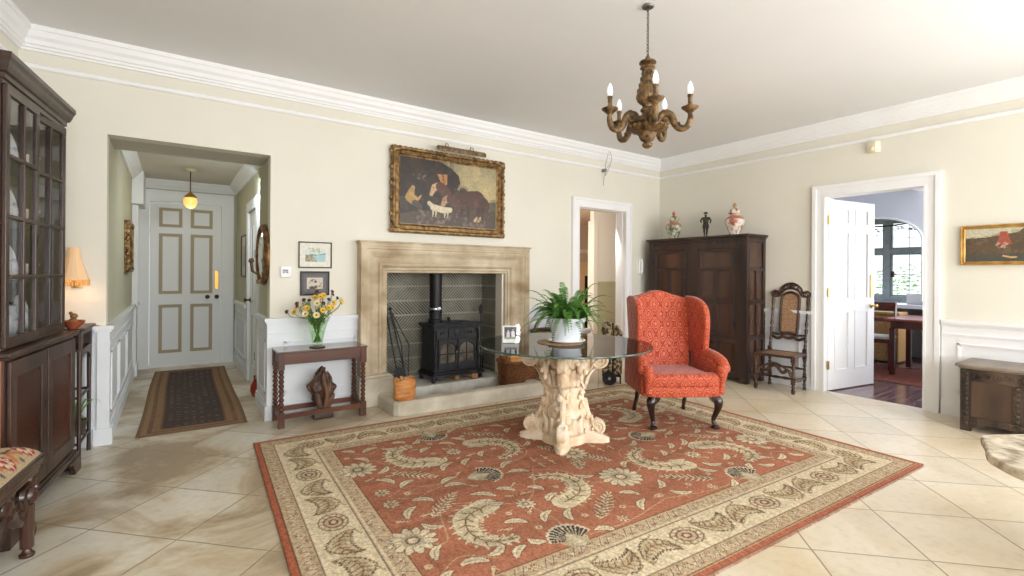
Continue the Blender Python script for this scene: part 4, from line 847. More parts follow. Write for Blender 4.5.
# ================================================================== OIL PAINTING above the mantel
def frame_rect(mb, w_, h_, fw_, prof, y0=0):
    """picture frame swept around, outer size w_ x h_, hanging on plane y=y0 facing -y; prof [(in, out)]"""
    n = len(prof); c = [(-1, -1), (1, -1), (1, 1), (-1, 1)]; vs = []; fs = []
    for sx, sz in c:
        for d, p in prof: vs.append((sx*(w_/2-d), y0-p, sz*(h_/2-d)))
    for i in range(4):
        j = (i+1) % 4
        for k in range(n): l = (k+1) % n; fs.append((i*n+k, j*n+k, j*n+l, i*n+l))
    mb.add(vs, fs)
def painting(name, label, w_, h_, fw_, loc, rz, fmat, art, res=.006, lobes=0, depth=.05, matc=PAINT, mount=None, cat='painting', tilt=0):
    t = thing(name, label, cat, loc, rz); b = MB(); d = depth
    frame_rect(b, w_, h_, fw_, [(0, 0), (0, d*.7), (fw_*.12, d), (fw_*.3, d), (fw_*.45, d*.6), (fw_*.75, d*.75), (fw_*.85, d*.5), (fw_, d*.4), (fw_, 0)])
    if lobes:
        random.seed(3)
        for s_ in (-1, 1):
            k = 0
            while k < int(h_/.055): b.sph((s_*(w_/2-.004), -d*.55, -h_/2+.03+k*.055), .02+.008*(k % 3 == 0), 8, (1, .7, 1.2)); k += 1
            for k in range(int(w_/.06)): b.sph((-w_/2+.03+k*.06, -d*.75, s_*(h_/2-.008)), .018, 8, (1.3, .7, .7))
        for sx in (-1, 1):
            for sz in (-1, 1):
                for q in range(5): b.sph((sx*(w_/2-.02-.015*q), -d*.85, sz*(h_/2-.035+.0*q)), .03-.003*q, 8, (1, .5, 1))
    mesh_obj('frame', b, fmat, t, .003)
    iw, ih = w_-2*fw_, h_-2*fw_; cv = Canvas(iw, ih, res, (0.1, .1, .1)); art(cv)
    canvas_obj('canvas' if matc is PAINT else 'print', cv, matc, lambda x, y: (x-iw/2, -d*.35+0*x, y-ih/2), t)
    mesh_obj('backing_board', MB().box(-w_/2+.012, -d*.3, -h_/2+.012, w_/2-.012, -.001, h_/2-.012), mat('backing_board', (120, 96, 70), .9), t)
    return t
def blotch(cv, n, x0, x1, y0, y1, r0, r1, cols, al=.5, seed=0, ang=None):
    rd = random.Random(seed)
    for _ in range(n): r = rd.uniform(r0, r1); cv.disc(rd.uniform(x0, x1), rd.uniform(y0, y1), r, lin(rd.choice(cols)), al, ry=r*rd.uniform(.35, .9), ang=rd.uniform(0, 3.1) if ang is None else ang)
def art_stable(cv):
    W_, H_ = cv.w, cv.h; P = lambda x, y: (x*W_, (1-y)*H_); K = lin
    # evening sky, warm near the horizon
    t_ = np.clip(cv.Y/H_, 0, 1)[:, :, None]; cv.a[:] = np.array(K((206, 182, 128)))*(1-t_)+np.array(K((150, 142, 112)))*t_
    blotch(cv, 60, .5*W_, W_, .45*H_, H_, .04, .12, [(196, 176, 126), (170, 156, 118), (212, 190, 140)], .25, 1)
    cv.poly([P(0, 0), P(.38, 0), P(.50, .08), (P(.58, .18)), P(.60, .30), P(.56, .42), P(.52, .55), P(.55, 1), P(0, 1)], K((46, 34, 28)))
    blotch(cv, 90, 0, .5*W_, .3*H_, H_, .02, .08, [(40, 30, 26), (60, 46, 36), (34, 26, 24), (72, 56, 42)], .35, 2)
    cv.poly([P(0, .85), P(.3, .76), P(.6, .74), P(.8, .70), P(1, .66), P(1, 1), P(0, 1)], K((78, 62, 50)))
    cv.poly([P(.84, .60), P(.9, .56), P(1, .55), P(1, .70), P(.84, .70)], K((86, 88, 64))); blotch(cv, 30, .82*W_, W_, .28*H_, .45*H_, .01, .04, [(70, 74, 54), (110, 108, 78)], .5, 3)
    cv.poly([P(.36, .20), P(.46, .19), P(.46, .35), P(.41, .37)], K((186, 130, 76))); cv.poly([P(.40, .20), P(.42, .2), P(.44, .36), P(.43, .36)], K((128, 84, 52)))
    blotch(cv, 24, .16*W_, .25*W_, .68*H_, .76*H_, .006, .018, [(120, 112, 100), (70, 60, 50)], .6, 4)
    # palm-like foliage
    for a in np.linspace(.1, 3.0, 11): cv.stroke([P(.63, .46), (.63*W_+.09*math.cos(a), .54*H_+.10*math.sin(a))], [.012, .003], K((52, 48, 34)))
    # standing horse, dark body, drawn head on
    cv.stroke([P(.62, .62), P(.70, .56), P(.78, .56), P(.84, .62)], [.09, .11, .12, .10], K((78, 50, 38)))
    cv.stroke([P(.64, .58), P(.58, .50), P(.56, .46)], [.07, .05, .04], K((76, 48, 36)))
    for x in (.62, .69, .80, .85): cv.stroke([P(x, .68), P(x-.01, .88)], [.025, .012], K((60, 40, 32)))
    for x in (.78, .82): cv.stroke([P(x, .83), P(x-.02, .88)], [.013, .018], K((200, 162, 120)))
    blotch(cv, 26, .6*W_, .86*W_, .30*H_, .46*H_, .02, .05, [(96, 62, 46), (66, 42, 34), (110, 76, 56)], .3, 6)
    blotch(cv, 70, .25*W_, .6*W_, .28*H_, .6*H_, .008, .03, [(70, 48, 38), (90, 60, 44), (54, 40, 34)], .4, 16)
    # two pale horse heads
    for (x, y, c) in ((.31, .42, (198, 166, 124)), (.42, .60, (176, 140, 106))):
        cv.stroke([P(x+.07, y-.04), P(x+.02, y-.01), P(x-.01, y+.10)], [.045, .036, .022], K(c)); cv.stroke([P(x+.08, y-.03), P(x+.14, y+.06)], [.055, .065], K((88, 56, 42))); cv.disc(*P(x+.012, y-.005), .008, K((50, 36, 30)))
    # white hound
    cv.stroke([P(.32, .72), P(.42, .75), P(.49, .74)], [.035, .035, .03], K((212, 200, 168))); cv.stroke([P(.32, .72), P(.28, .66)], [.03, .022], K((206, 194, 160)))
    for x in (.32, .35, .44, .47): cv.stroke([P(x, .76), P(x-.005, .86)], [.012, .006], K((200, 188, 156)))
    # seated figure in ochre
    cv.disc(*P(.12, .45), .024, K((186, 146, 100))); cv.stroke([P(.11, .50), P(.09, .60), P(.13, .66)], [.035, .05, .04], K((170, 136, 76))); cv.stroke([P(.10, .54), P(.17, .62), P(.20, .56)], [.018, .014, .008], K((190, 152, 96)))
    cv.stroke([P(.14, .68), P(.19, .72), P(.18, .84)], [.035, .026, .016], K((80, 66, 58)))
    blotch(cv, 260, 0, W_, .04*H_, .75*H_, .003, .012, [(60, 46, 38), (120, 94, 70), (84, 64, 50), (150, 122, 90)], .28, 12)
    blotch(cv, 90, .15*W_, .9*W_, .02*H_, .2*H_, .008, .03, [(120, 104, 88), (150, 132, 110), (84, 70, 60), (64, 54, 48)], .45, 7)
big = painting('oil_painting', 'large gilt-framed oil painting of horses above the fireplace', 1.41, .915, .10, (2.583, YB-.004, 2.232), 0, GILT, art_stable, .006, lobes=1, depth=.07)
t = thing('picture_light', 'long gilt picture light along the top of the large painting', 'picture light', (2.665, YB, 2.70))
b = MB(); b.prism([(-.16, -.02), (-.165, .02), (-.13, .045), (-.09, .035), (-.10, .01)], 'x', -.30, .30); mesh_obj('shade', b, BRONZE, t, .004)
for x in (-.16, .16): mesh_obj('bracket', MB().tube([(x, -.002, .02), (x, -.05, .10), (x, -.10, .08), (x, -.12, .035)], .006, 6), BRASS, t)

def art_lake(cv):
    W_, H_ = cv.w, cv.h; cv.a[:] = lin((228, 224, 212)); x0, x1, y0, y1 = .18*W_, .83*W_, .22*H_, .80*H_
    cv.rect(x0, y0, x1, y1, lin((214, 220, 212))); P = lambda x, y: (x0+x*(x1-x0), y1-y*(y1-y0))
    cv.poly([P(0, .55), P(.3, .45), P(.6, .5), P(1, .36), P(1, .52), P(.6, .58), P(0, .8)], lin((130, 158, 158))); cv.poly([P(.35, .55), P(1, .5), P(1, 1), P(.55, 1)], lin((170, 204, 208)))
    cv.poly([P(0, .5), P(.3, .62), (P(.5, .8)), P(.6, 1), P(0, 1)], lin((176, 170, 140))); blotch(cv, 50, x0, x0+.55*(x1-x0), y0, y0+.5*(y1-y0), .004, .01, [(120, 122, 92), (160, 160, 132), (90, 96, 80)], .5, 9); blotch(cv, 30, x0+.1*W_, x0+.45*W_, y1-.2*H_, y1, .005, .014, [(140, 158, 116), (184, 192, 160)], .5, 10)
painting('watercolour_picture', 'small framed watercolour lake view, the upper of two pictures over the side table', .305, .252, .012, (1.135, YB, 1.515), 0, mat('grey_frame', (86, 84, 76), .4), art_lake, .003, depth=.02, matc=PAPER, cat='picture')
def art_sketch(cv):
    W_, H_ = cv.w, cv.h; cv.a[:] = lin((96, 94, 96)); cv.rect(.02, .02, W_-.02, H_-.02, lin((108, 106, 108))); cv.rect(.19*W_, .24*H_, .80*W_, .77*H_, lin((208, 198, 182)))
    blotch(cv, 18, .3*W_, .55*W_, .55*H_, .68*H_, .004, .012, [(110, 98, 84), (70, 62, 56)], .7, 2); blotch(cv, 20, .3*W_, .6*W_, .25*H_, .34*H_, .005, .016, [(96, 70, 60), (70, 54, 48)], .7, 3); blotch(cv, 10, .62*W_, .78*W_, .3*H_, .55*H_, .005, .01, [(120, 104, 90)], .6, 4)
painting('engraving_picture', 'small dark-mounted print, the lower of two pictures over the side table', .268, .232, .014, (1.132, YB, 1.242), 0, mat('charcoal_frame', (58, 58, 58), .4), art_sketch, .003, depth=.02, matc=PAPER, cat='picture')
def art_hunt(cv):
    W_, H_ = cv.w, cv.h; P = lambda x, y: (x*W_, (1-y)*H_); cv.a[:] = lin((96, 78, 58))
    cv.poly([P(0, 0), P(.5, 0), P(.45, .14), P(.2, .26), P(0, .30)], lin((196, 190, 160))); blotch(cv, 90, 0, W_, 0, H_*.9, .01, .05, [(84, 68, 50), (118, 94, 70), (70, 60, 48), (134, 108, 84)], .35, 5)
    cv.poly([P(0, 0), P(.42, 0), P(.38, .10), P(.15, .24), P(0, .27)], lin((200, 194, 166))); cv.poly([P(.30, .1), P(.36, .1), P(.40, .5), P(.27, .52)], lin((164, 82, 66))); cv.poly([P(0, .8), P(1, .72), P(1, 1), P(0, 1)], lin((78, 78, 70)))
    cv.stroke([P(.33, .84), P(.38, .88), P(.43, .88)], .007, lin((214, 168, 112))); blotch(cv, 12, .25*W_, .36*W_, .4*H_, .55*H_, .006, .014, [(190, 150, 128), (210, 180, 150)], .7, 6); cv.stroke([P(.72, .5), P(.85, .5)], [.05, .04], lin((70, 46, 34)))
painting('hunting_painting', 'wide gilt-framed hunting scene on the right wall above the carved chest', .86, .375, .035, (XR, 1.393-.43, 1.645), R(-90), GOLD, art_hunt, .005, depth=.04)
# hall pictures
def art_dark(cv): cv.a[:] = lin((90, 78, 60)); blotch(cv, 60, 0, cv.w, 0, cv.h, .02, .06, [(120, 100, 70), (60, 52, 44)], .4, 2)
painting('gilt_hall_picture', 'thick gilt-framed picture on the left hall wall', .62, .56, .08, (HX0, 6.98, 1.62), R(90), GILT, art_dark, .01, lobes=1, depth=.05)
def art_pale(cv): cv.a[:] = lin((206, 204, 190)); cv.rect(.08, .12, cv.w-.08, cv.h-.12, lin((176, 176, 160)))
painting('dark_framed_print', 'pale print in a thin dark frame on the right hall wall', .50, .56, .02, (HX1, 7.42, 1.56), R(-90), mat('charcoal_frame', (58, 58, 58), .4), art_pale, .01, depth=.02, matc=PAPER, cat='picture')
# round gilt mirror on the right reveal of the hall opening
t = thing('round_mirror', 'round gilt-framed mirror on the right side of the hall opening', 'mirror', (.74, 5.235, 1.515), R(-90))
b = MB().at((0, 0, 0), rx=R(90)); b.lathe([(.235, 0), (.29, 0), (.295, .02), (.28, .045), (.265, .05), (.25, .03), (.24, .028)], n=40); mesh_obj('frame', b, mat('mirror_frame', (86, 60, 34), .4, (150, 112, 66), 20, bump=.4, metal=.4), t)
b = MB().at((0, 0, 0), rx=R(90)); b.lathe([(.0, .055), (.1, .05), (.18, .042), (.242, .028), (.242, .02), (.0, .02)], n=40); mesh_obj('convex_glass', b, mat('mirror_glass', (240, 240, 236), .04, metal=1.0), t)
b = MB(); b.box(-.02, -.075, -.28, .02, -.002, -.24)
for s_ in (-1, 1): b.at(); b.tube([(0, -.05, -.2), (s_*.05, -.11, -.16), (s_*.06, -.12, -.08)], .007, 6); b.lathe([(.005, 0), (.02, .01), (.012, .04), (0, .045)], (s_*.06, -.12, -.08), 10)
mesh_obj('candle_arm', b, GILT, t)
# thermostat, intercom, sensor, wire loop
t = thing('thermostat', 'small white thermostat on the wall left of the two small pictures', 'thermostat', (.872, YB, 1.352)); mesh_obj('body', MB().box(-.048, -.025, -.055, .048, 0, .055), mat('white_plastic', (238, 238, 240), .4), t, .008, 3)
b = MB(); b.box(-.03, -.027, .0, .02, -.0249, .022); mesh_obj('display', b, mat('lcd', (120, 126, 122), .3), t); b = MB(); b.box(-.03, -.028, -.012, -.005, -.0249, -.004); b.box(.0, -.028, -.012, .02, -.0249, -.004); mesh_obj('button', b, mat('dark_button', (60, 60, 62), .5), t)
t = thing('wall_intercom', 'white wall handset between the doorway and the dark wardrobe', 'intercom', (5.80, YB, 1.47)); mesh_obj('base', MB().box(-.04, -.02, -.11, .04, 0, .11), MC['white_plastic'], t, .008, 3); mesh_obj('handset', MB().tube([(0, -.03, .1), (0, -.045, .05), (0, -.045, -.05), (0, -.03, -.1)], [.024, .018, .018, .024], 8), MC['white_plastic'], t)
t = thing('motion_sensor', 'small cream motion sensor on the right wall under the picture rail', 'sensor', (XR, 2.115, 2.745)); mesh_obj('body', MB().prism([(-.035, .055), (-.05, -.03), (-.02, -.06), (.035, -.06), (.035, .055)], 'z', -.06, .06), mat('cream_plastic', (228, 220, 196), .45), t, .008, 3); o = t.children[0]; o.rotation_euler = (0, 0, 0)
mesh_obj('lens', MB().at((-.047, 0, -.02)).sph((0, 0, 0), .025, 10, (.4, 1, .9)), mat('sensor_lens', (238, 230, 190), .3), t)
t = thing('loose_wire', 'loop of loose grey wire at the cornice above the doorway', 'wire', (5.03, YB-.1, 3.0)); b = MB()
b.tube(spline([(0, .02, .04), (-.05, -.01, -.03), (-.09, -.02, -.14), (-.07, 0, -.27), (-.02, .03, -.24), (.05, .03, -.12), (.06, .03, -.10)], 6), .0035, 5); b.tube(spline([(-.02, 0, .06), (.02, 0, .06), (.045, 0, -.05), (-.03, .05, -.22), (-.02, .085, -.4)], 6), .003, 5); mesh_obj('cable', b, mat('grey_cable', (130, 130, 128), .5), t)
mesh_obj('clip', MB().box(-.05, .02, -.21, -.02, .1, -.17), mat('grey_cable', (130, 130, 128), .5), t)

# ================================================================== HALL PENDANT
t = thing('hall_pendant', 'amber glass pendant lamp hanging on a chain in the hall', 'pendant lamp', (.185, 7.29, 2.62))
mesh_obj('ceiling_rose', MB().lathe([(0, -.03), (.03, -.03), (.06, -.015), (.065, 0)], n=20), mat('cream_rose', (214, 200, 160), .5), t)
b = MB(); b.tube([(0, 0, -.03), (0, 0, -.30)], .006, 6); mesh_obj('chain', b, MC['dark_brass'], t)
mesh_obj('gallery', MB().lathe([(.01, -.28), (.025, -.30), (.060, -.33), (.070, -.345), (.066, -.357)], n=20), BRASS, t)
AMB = mat('amber_glass', (240, 190, 110), .3, emit=(255, 190, 100), es=1.6)
b = MB(); n_ = 24; vs = []; fs = []; pf = [(.064, -.355), (.071, -.38), (.073, -.405), (.066, -.44), (.047, -.47), (.018, -.485), (0.001, -.49)]
for r, z in pf:
    for i in range(n_): a = 2*PI*i/n_; q = r*(1+.05*(i % 2)); vs.append((q*math.cos(a), q*math.sin(a), z))
for k in range(len(pf)-1):
    for i in range(n_): l = (i+1) % n_; fs.append((k*n_+i, k*n_+l, (k+1)*n_+l, (k+1)*n_+i))
b.add(vs, fs, True); mesh_obj('lamp_shade', b, AMB, t)
point('hall_pendant_light', (.185, 7.29, 2.03), 6, (1, .86, .66), .08)
# red object by the hall door
t = thing('red_bellows', 'red fireside bellows leaning at the foot of the right hall wall', 'bellows', (.765, 5.86, 0), R(-55)); t.scale = (.66, .66, .62)
b = MB(); pts = [(0, .02), (.05, .05), (.085, .13), (.075, .22), (.03, .29), (.012, .32), (.012, .40), (-.012, .40), (-.012, .32), (-.03, .29), (-.075, .22), (-.085, .13), (-.05, .05)]
b.prism(pts, 'y', -.02, .0); b.prism(pts, 'y', -.075, -.055); mesh_obj('board', b, mat('red_paint', (150, 48, 30), .4, (176, 62, 40), 8), t, .004); mesh_obj('leather', MB().prism([(x*.92, .01+z*.7+.03) for x, z in pts[:6]+pts[7:]], 'y', -.056, -.019), mat('dark_leather', (96, 34, 24), .6), t)
mesh_obj('nozzle', MB().tube([(0, -.04, .04), (0, -.04, .0)], [.02, .01], 8), BRASS, t)

# ================================================================== GLAZED DISPLAY CABINET (left wall)
CZ = math.atan2(.9933, .1155)                         # local +x runs away from the camera, -y faces the room
CL = (-.590, 3.86, 0)
t = cab = thing('display_cabinet', 'tall dark glazed display cabinet standing against the left wall', 'cabinet', CL, CZ)
HWD, DP = .53, .40
b = MB(); b.box(-HWD, .012, .14, HWD, DP, .925); b.mat = 1; b.box(-HWD-.0015, .02, .15, -HWD+.004, DP-.01, .915); mesh_obj('lower_case', b, [CAB, SIDEOAK], t, .003)
b = MB(); b.box(-HWD-.018, -.018, .925, HWD+.018, DP+.0, .947); b.box(-HWD-.008, -.006, .91, HWD+.008, DP, .925); mesh_obj('lower_top', b, CAB, t, .006)
b = MB(); b.box(-HWD-.02, -.02, .10, HWD+.02, DP, .13); b.box(-HWD-.01, -.01, .13, HWD+.01, DP, .145); mesh_obj('base_moulding', b, CAB, t, .006)
foot = [(-.03, 0), (.09, 0), (.095, .03), (.12, .05), (.14, .075), (.20, .085), (.20, .10), (-.03, .10)]
for s_ in (-1, 1):
    b = MB(); b.prism([(s_*(HWD-x), z) for x, z in foot], 'y', -.025, 0); b.box(s_*(HWD+.03), -.025, 0, s_*(HWD+.005), .12, .10); mesh_obj('bracket_foot', b, CAB, t, .003)
    mesh_obj('bracket_foot', MB().box(s_*(HWD+.01), DP-.12, 0, s_*(HWD-.08), DP-.02, .10), CAB, t, .003)
for s_ in (-1, 1):
    x0, x1 = sorted((s_*.012, s_*(HWD-.03))); b = MB()
    b.box(x0, -.006, .165, x0+.075, .012, .90); b.box(x1-.075, -.006, .165, x1, .012, .90); b.box(x0, -.006, .165, x1, .012, .25); b.box(x0, -.006, .82, x1, .012, .90)
    b.box(x0+.075, .0, .25, x0+.088, .012, .82); b.box(x1-.088, .0, .25, x1-.075, .012, .82); b.box(x0+.075, .0, .25, x1-.075, .012, .263); b.box(x0+.075, .0, .807, x1-.075, .012, .82)
    d = mesh_obj('lower_door', b, CAB, t, .004)
    mesh_obj('door_panel', MB().prism([(x0+.08, .255), (x1-.08, .255), (x1-.08, .815), (x0+.08, .815)], 'y', .002, .012), MAHOG, d, .002)
    mesh_obj('escutcheon', MB().box(s_*.045-.008, -.009, .56, s_*.045+.008, -.005, .61), MC['dark_brass'], d)
UW, UF = .45, .055                                      # upper case
b = MB(); b.box(-UW, UF, .947, -UW+.022, DP, 2.31); b.box(UW-.022, UF, .947, UW, DP, 2.31); b.box(-UW, DP-.02, .947, UW, DP, 2.31); b.box(-UW, UF, .947, UW, DP, .985); b.box(-UW, UF, 2.28, UW, DP, 2.31)
b.mat = 1; b.box(-UW-.002, UF+.01, .96, -UW+.002, DP-.01, 2.29); mesh_obj('upper_case', b, [CAB, CAB], t, .003)
for z in (1.29, 1.62, 1.95): mesh_obj('shelf', MB().box(-UW+.022, UF+.04, z-.009, UW-.022, DP-.02, z+.009), CAB, t)
cs = [(0, 2.27), (.0, 2.42), (.055, 2.42), (.055, 2.395), (.05, 2.385), (.045, 2.375), (.04, 2.355), (.03, 2.33), (.018, 2.325), (.018, 2.30), (.008, 2.295), (.008, 2.27)]
b = MB().sweep(cs, [(-UW, DP), (-UW, UF), (UW, UF), (UW, DP)]); b.box(-UW-.04, UF-.04, 2.405, UW+.04, DP, 2.418); mesh_obj('cornice', b, CAB, t, .002)
b = MB().box(-UW-.012, UF-.012, .947, UW+.012, DP, .965); mesh_obj('waist_moulding', b, CAB, t, .004)
for s_ in (-1, 1):
    W0 = UW-.012-.004; d = MB(); zA, zB = .96, 2.28
    X = lambda x: x
    d.box(0, -.022, zA, .045, 0, zB); d.box(W0-.045, -.022, zA, W0, 0, zB); d.box(0, -.022, zA, W0, 0, zA+.05); d.box(0, -.022, zB-.05, W0, 0, zB)
    gb = MB(); gb.box(W0/2-.011, -.026, zA+.05, W0/2+.011, -.002, zB-.05)
    for k in (1, 2, 3): z = zA+.05+(zB-zA-.1)*k/4; gb.box(.045, -.026, z-.011, W0-.045, -.002, z+.011)
    if s_ > 0: hinge = (UW-.006, UF, 0); rz = PI-R(4.5)
    else: hinge = (-UW+.006, UF, 0); rz = 0
    def flip(m_):                                       # right-hand door swings about its right edge
        if s_ > 0: m_.v = [(x, -y, z) for x, y, z in m_.v]
        return m_
    dd = mesh_obj('glazed_door', flip(d), CAB, t, .004, loc=hinge, rz=rz); mesh_obj('glazing_bars', flip(gb), CAB, dd, .004)
    mesh_obj('glass_pane', flip(MB().box(.04, -.012, zA+.045, W0-.04, -.009, zB-.045)), CLR, dd)
    mesh_obj('lock_plate', flip(MB().box(W0-.03, -.025, 1.5, W0-.015, -.021, 1.56)), MC['dark_brass'], dd)
def cabw(x, y, z): c, s_ = math.cos(CZ), math.sin(CZ); return (CL[0]+c*x-s_*y, CL[1]+s_*x+c*y, CL[2]+z)
CH = mat('china_pattern', (236, 240, 244), .25, (150, 166, 184), 24, lo=.54, hi=.66, coat=.4); CH2 = mat('china_pink', (226, 208, 200), .25, (168, 110, 104), 24, lo=.52, hi=.64, coat=.4)
random.seed(21)
names = {0.986: 'bottom', 1.300: 'second', 1.630: 'third', 1.960: 'top'}
for z, sh in names.items():
    for i, x in enumerate((-.36, -.17, .10, .30)):
        kind = (i+int(z*10)) % 3; side = ('far left', 'left middle', 'right middle', 'far right')[i]
        if kind == 0:
            t = thing('china_plate', 'patterned china plate stood upright at the %s of the cabinet\'s %s shelf' % (side, sh), 'plate', cabw(x*.95, .20, z), CZ, 'china in the display cabinet')
            b = MB().at((0, .02, .105), rx=R(80)); b.lathe([(0, .0), (.06, .0), (.075, .01), (.105, .022), (.106, .026), (.075, .014), (.06, .005), (0, .005)], n=24); mesh_obj('dish', b, CH, t); mesh_obj('foot_ring', MB().at((0, .035, .105), rx=R(80)).lathe([(.05, -.008), (.055, -.008), (.055, 0), (.05, 0)], n=20), CERAM, t)
        elif kind == 1:
            t = thing('china_bowl', 'patterned china bowl at the %s of the cabinet\'s %s shelf' % (side, sh), 'bowl', cabw(x*.95, .20, z), CZ, 'china in the display cabinet')
            b = MB().lathe([(.03, .008), (.045, .015), (.075, .05), (.085, .09), (.081, .09), (.07, .052), (.04, .02), (0, .016)], n=24); mesh_obj('bowl', b, CH2, t); mesh_obj('foot_ring', MB().lathe([(.03, 0), (.034, 0), (.032, .012)], n=20), CERAM, t)
        else:
            t = thing('china_jug', 'patterned china jug at the %s of the cabinet\'s %s shelf' % (side, sh), 'jug', cabw(x*.95, .20, z), CZ, 'china in the display cabinet')
            b = MB().lathe([(.0, 0), (.035, 0), (.06, .05), (.055, .09), (.035, .13), (.042, .16), (.038, .16), (.03, .13), (.02, .1)], n=20); mesh_obj('body', b, CH, t); mesh_obj('handle', MB().tube([(.04, 0, .145), (.08, 0, .13), (.085, 0, .09), (.055, 0, .05)], .007, 6), CERAM, t)

# ================================================================== TAPESTRY STOOL
SZ = CZ; SL = (-.560, 2.97, 0)
t = thing('tapestry_stool', 'carved dark stool with a red tapestry seat at the left edge', 'stool', SL, SZ); t.scale = (1, 1, 1.06)
DOAK = mat('polished_walnut', (36, 20, 16), .22, (70, 42, 32), 8, (1, 1, .3), bump=.2, bscale=30, coat=.3)
def art_tap(cv):
    W_, H_ = cv.w, cv.h; K = lambda *c: lin(c); cv.a[:] = K(196, 176, 144); cv.rect(.0, .0, W_, H_, K(190, 168, 134))
    for i in range(6):
        for j in range(6):
            cx, cy = (i+.5)*W_/5.2, (j+.5)*H_/5.2
            if (i+j) % 2 == 0:
                cv.disc(cx, cy, .05, K(168, 44, 46), 1, ry=.04); cv.disc(cx, cy, .028, K(216, 196, 166)); cv.disc(cx, cy, .014, K(168, 44, 46))
                for a in range(8): cv.disc(cx+.036*math.cos(a*.785), cy+.030*math.sin(a*.785), .007, K(224, 204, 174))
            else:
                cv.stroke(spline([(cx-.04, cy-.02), (cx, cy+.025), (cx+.04, cy-.01)], 4), [.012]*9, K(196, 120, 60)); cv.stroke([(cx-.02, cy+.03), (cx+.03, cy+.03)], .006, K(96, 70, 60)); cv.disc(cx, cy-.03, .012, K(110, 90, 80))
    for k in range(4): cv.stroke([(0, .06+k*.12), (W_*.5, .10+k*.12), (W_, .05+k*.12)], .004, K(128, 70, 60))
cv = Canvas(.52, .50, .006, (0, 0, 0)); art_tap(cv)
def dome(x, y):
    u, v = x/.52*2-1, y/.50*2-1; e = np.clip(1-np.maximum(np.abs(u), np.abs(v))**6, 0, 1); return x-.26, y-.02, .445+.06*e+.022*(1-u*u)*(1-v*v)
canvas_obj('seat_cushion', cv, mat('tapestry', (215, 215, 215), .95, (255, 255, 255), 120, attr=True, bump=.4, bscale=300), dome, t)
b = MB(); b.box(-.27, -.03, .395, .27, .49, .445); b.box(-.255, -.015, .36, .255, .475, .395); mesh_obj('seat_frame', b, DOAK, t, .01, 3)
def spiral(c, r, turns, th, dirx=1, a0=0, axis='y', n=26, taper=.35):
    out = []; rr = []
    for i in range(n+1):
        f = i/n; a = a0+dirx*2*PI*turns*f; q = r*(1-f*.85); out.append((c[0]+q*math.cos(a), c[1], c[2]+q*math.sin(a)) if axis == 'y' else (c[0], c[1]+q*math.cos(a), c[2]+q*math.sin(a))); rr.append(th*(1-f*(1-taper)))
    return out, rr
for sx in (-1, 1):
    for y in (.02, .44):
        b = MB(); x = sx*.225
        b.lathe([(0, 0), (.028, 0), (.03, .012), (.02, .02), (.016, .035), (.022, .04)], (x, y, 0), 12)
        p8 = [(x+.026*math.cos(PI/8+k*PI/4), y+.026*math.sin(PI/8+k*PI/4)) for k in range(8)]; b.prism(p8, 'z', .04, .23)
        b.lathe([(.02, .23), (.034, .245), (.04, .27), (.03, .295), (.02, .305), (.03, .32), (.03, .34), (.024, .36)], (x, y, 0), 14)
        P, rr = spiral((x+sx*.045, y, .085), .038, 1.2, .014, -sx, PI/2); b.tube(P, rr, 8)
        P, rr = spiral((x+sx*.03, y-.01, .30), .045, 1.1, .016, sx, -PI/2); b.tube(P, rr, 8)
        mesh_obj('leg', b, DOAK, t, .002)
for y in (.02, .44):
    b = MB()
    for sx in (-1, 1):
        b.tube(spline([(sx*.21, y, .33), (sx*.15, y, .29), (sx*.17, y, .22), (sx*.11, y, .19), (sx*.05, y, .25), (0, y, .28)], 5), [.022]*25+[.03], 8); P, rr = spiral((sx*.10, y, .245), .04, 1.3, .014, sx, 0); b.tube(P, rr, 8)
    b.sph((0, y, .30), .045, 10, (1.3, .5, 1)); mesh_obj('carved_stretcher', b, DOAK, t)
for sx in (-1, 1):
    b = MB(); L_ = [(.012, .04), (.014, .09), (.022, .13), (.012, .15), (.026, .20), (.012, .25), (.022, .28), (.014, .32), (.012, .42)]
    b.tube([(sx*.225, y, .14) for r, y in L_], [r for r, y in L_], 10); mesh_obj('turned_stretcher', b, DOAK, t)

# ================================================================== CORNER SIDE TABLE, bowl, plant, wall lamp
t = thing('tall_side_table', 'narrow tall dark side table squeezed between cabinet and hall pilaster', 'side table', (-.70, 4.645, 0), R(-2))
TX = .20
b = MB(); b.box(-TX-.02, -.20, .93, TX+.02, .24, .952); mesh_obj('tabletop', b, OAKX, t, .005)
b = MB()
b.box(-TX, -.18, .90, TX, .22, .93); b.box(-TX, -.18, .79, TX, .22, .805); b.box(TX-.02, -.18, .80, TX, -.15, .91); b.box(TX-.02, .19, .80, TX, .22, .91); b.box(-TX, -.18, .80, -TX+.02, .22, .91); b.box(-TX, .20, .80, TX, .22, .91); b.box(TX-.04, .0, .80, TX-.02, .02, .91)
b.prism([(-.15, .79), (.19, .79), (.19, .70), (.15, .74), (.06, .765), (.02, .75), (-.02, .765), (-.11, .74), (-.15, .70)], 'x', TX-.018, TX-.004); mesh_obj('frieze', b, OAKX, t, .003)
for x in (-TX+.015, TX-.015):
    for y in (-.165, .205): mesh_obj('leg', MB().tube([(x, y, 0), (x, y, .06), (x, y, .5), (x, y, .80)], [.014, .012, .013, .015], 8), OAK, t)
for z in (.14, .46):
    b = MB(); b.box(TX-.022, -.165, z, TX-.008, .205, z+.018); b.box(-TX+.008, -.165, z, -TX+.022, .205, z+.018); b.box(-TX+.01, .197, z, TX-.01, .212, z+.018); b.box(-TX+.01, -.172, z, TX-.01, -.158, z+.018)
    mesh_obj('stretcher_frame', b, OAK, t)
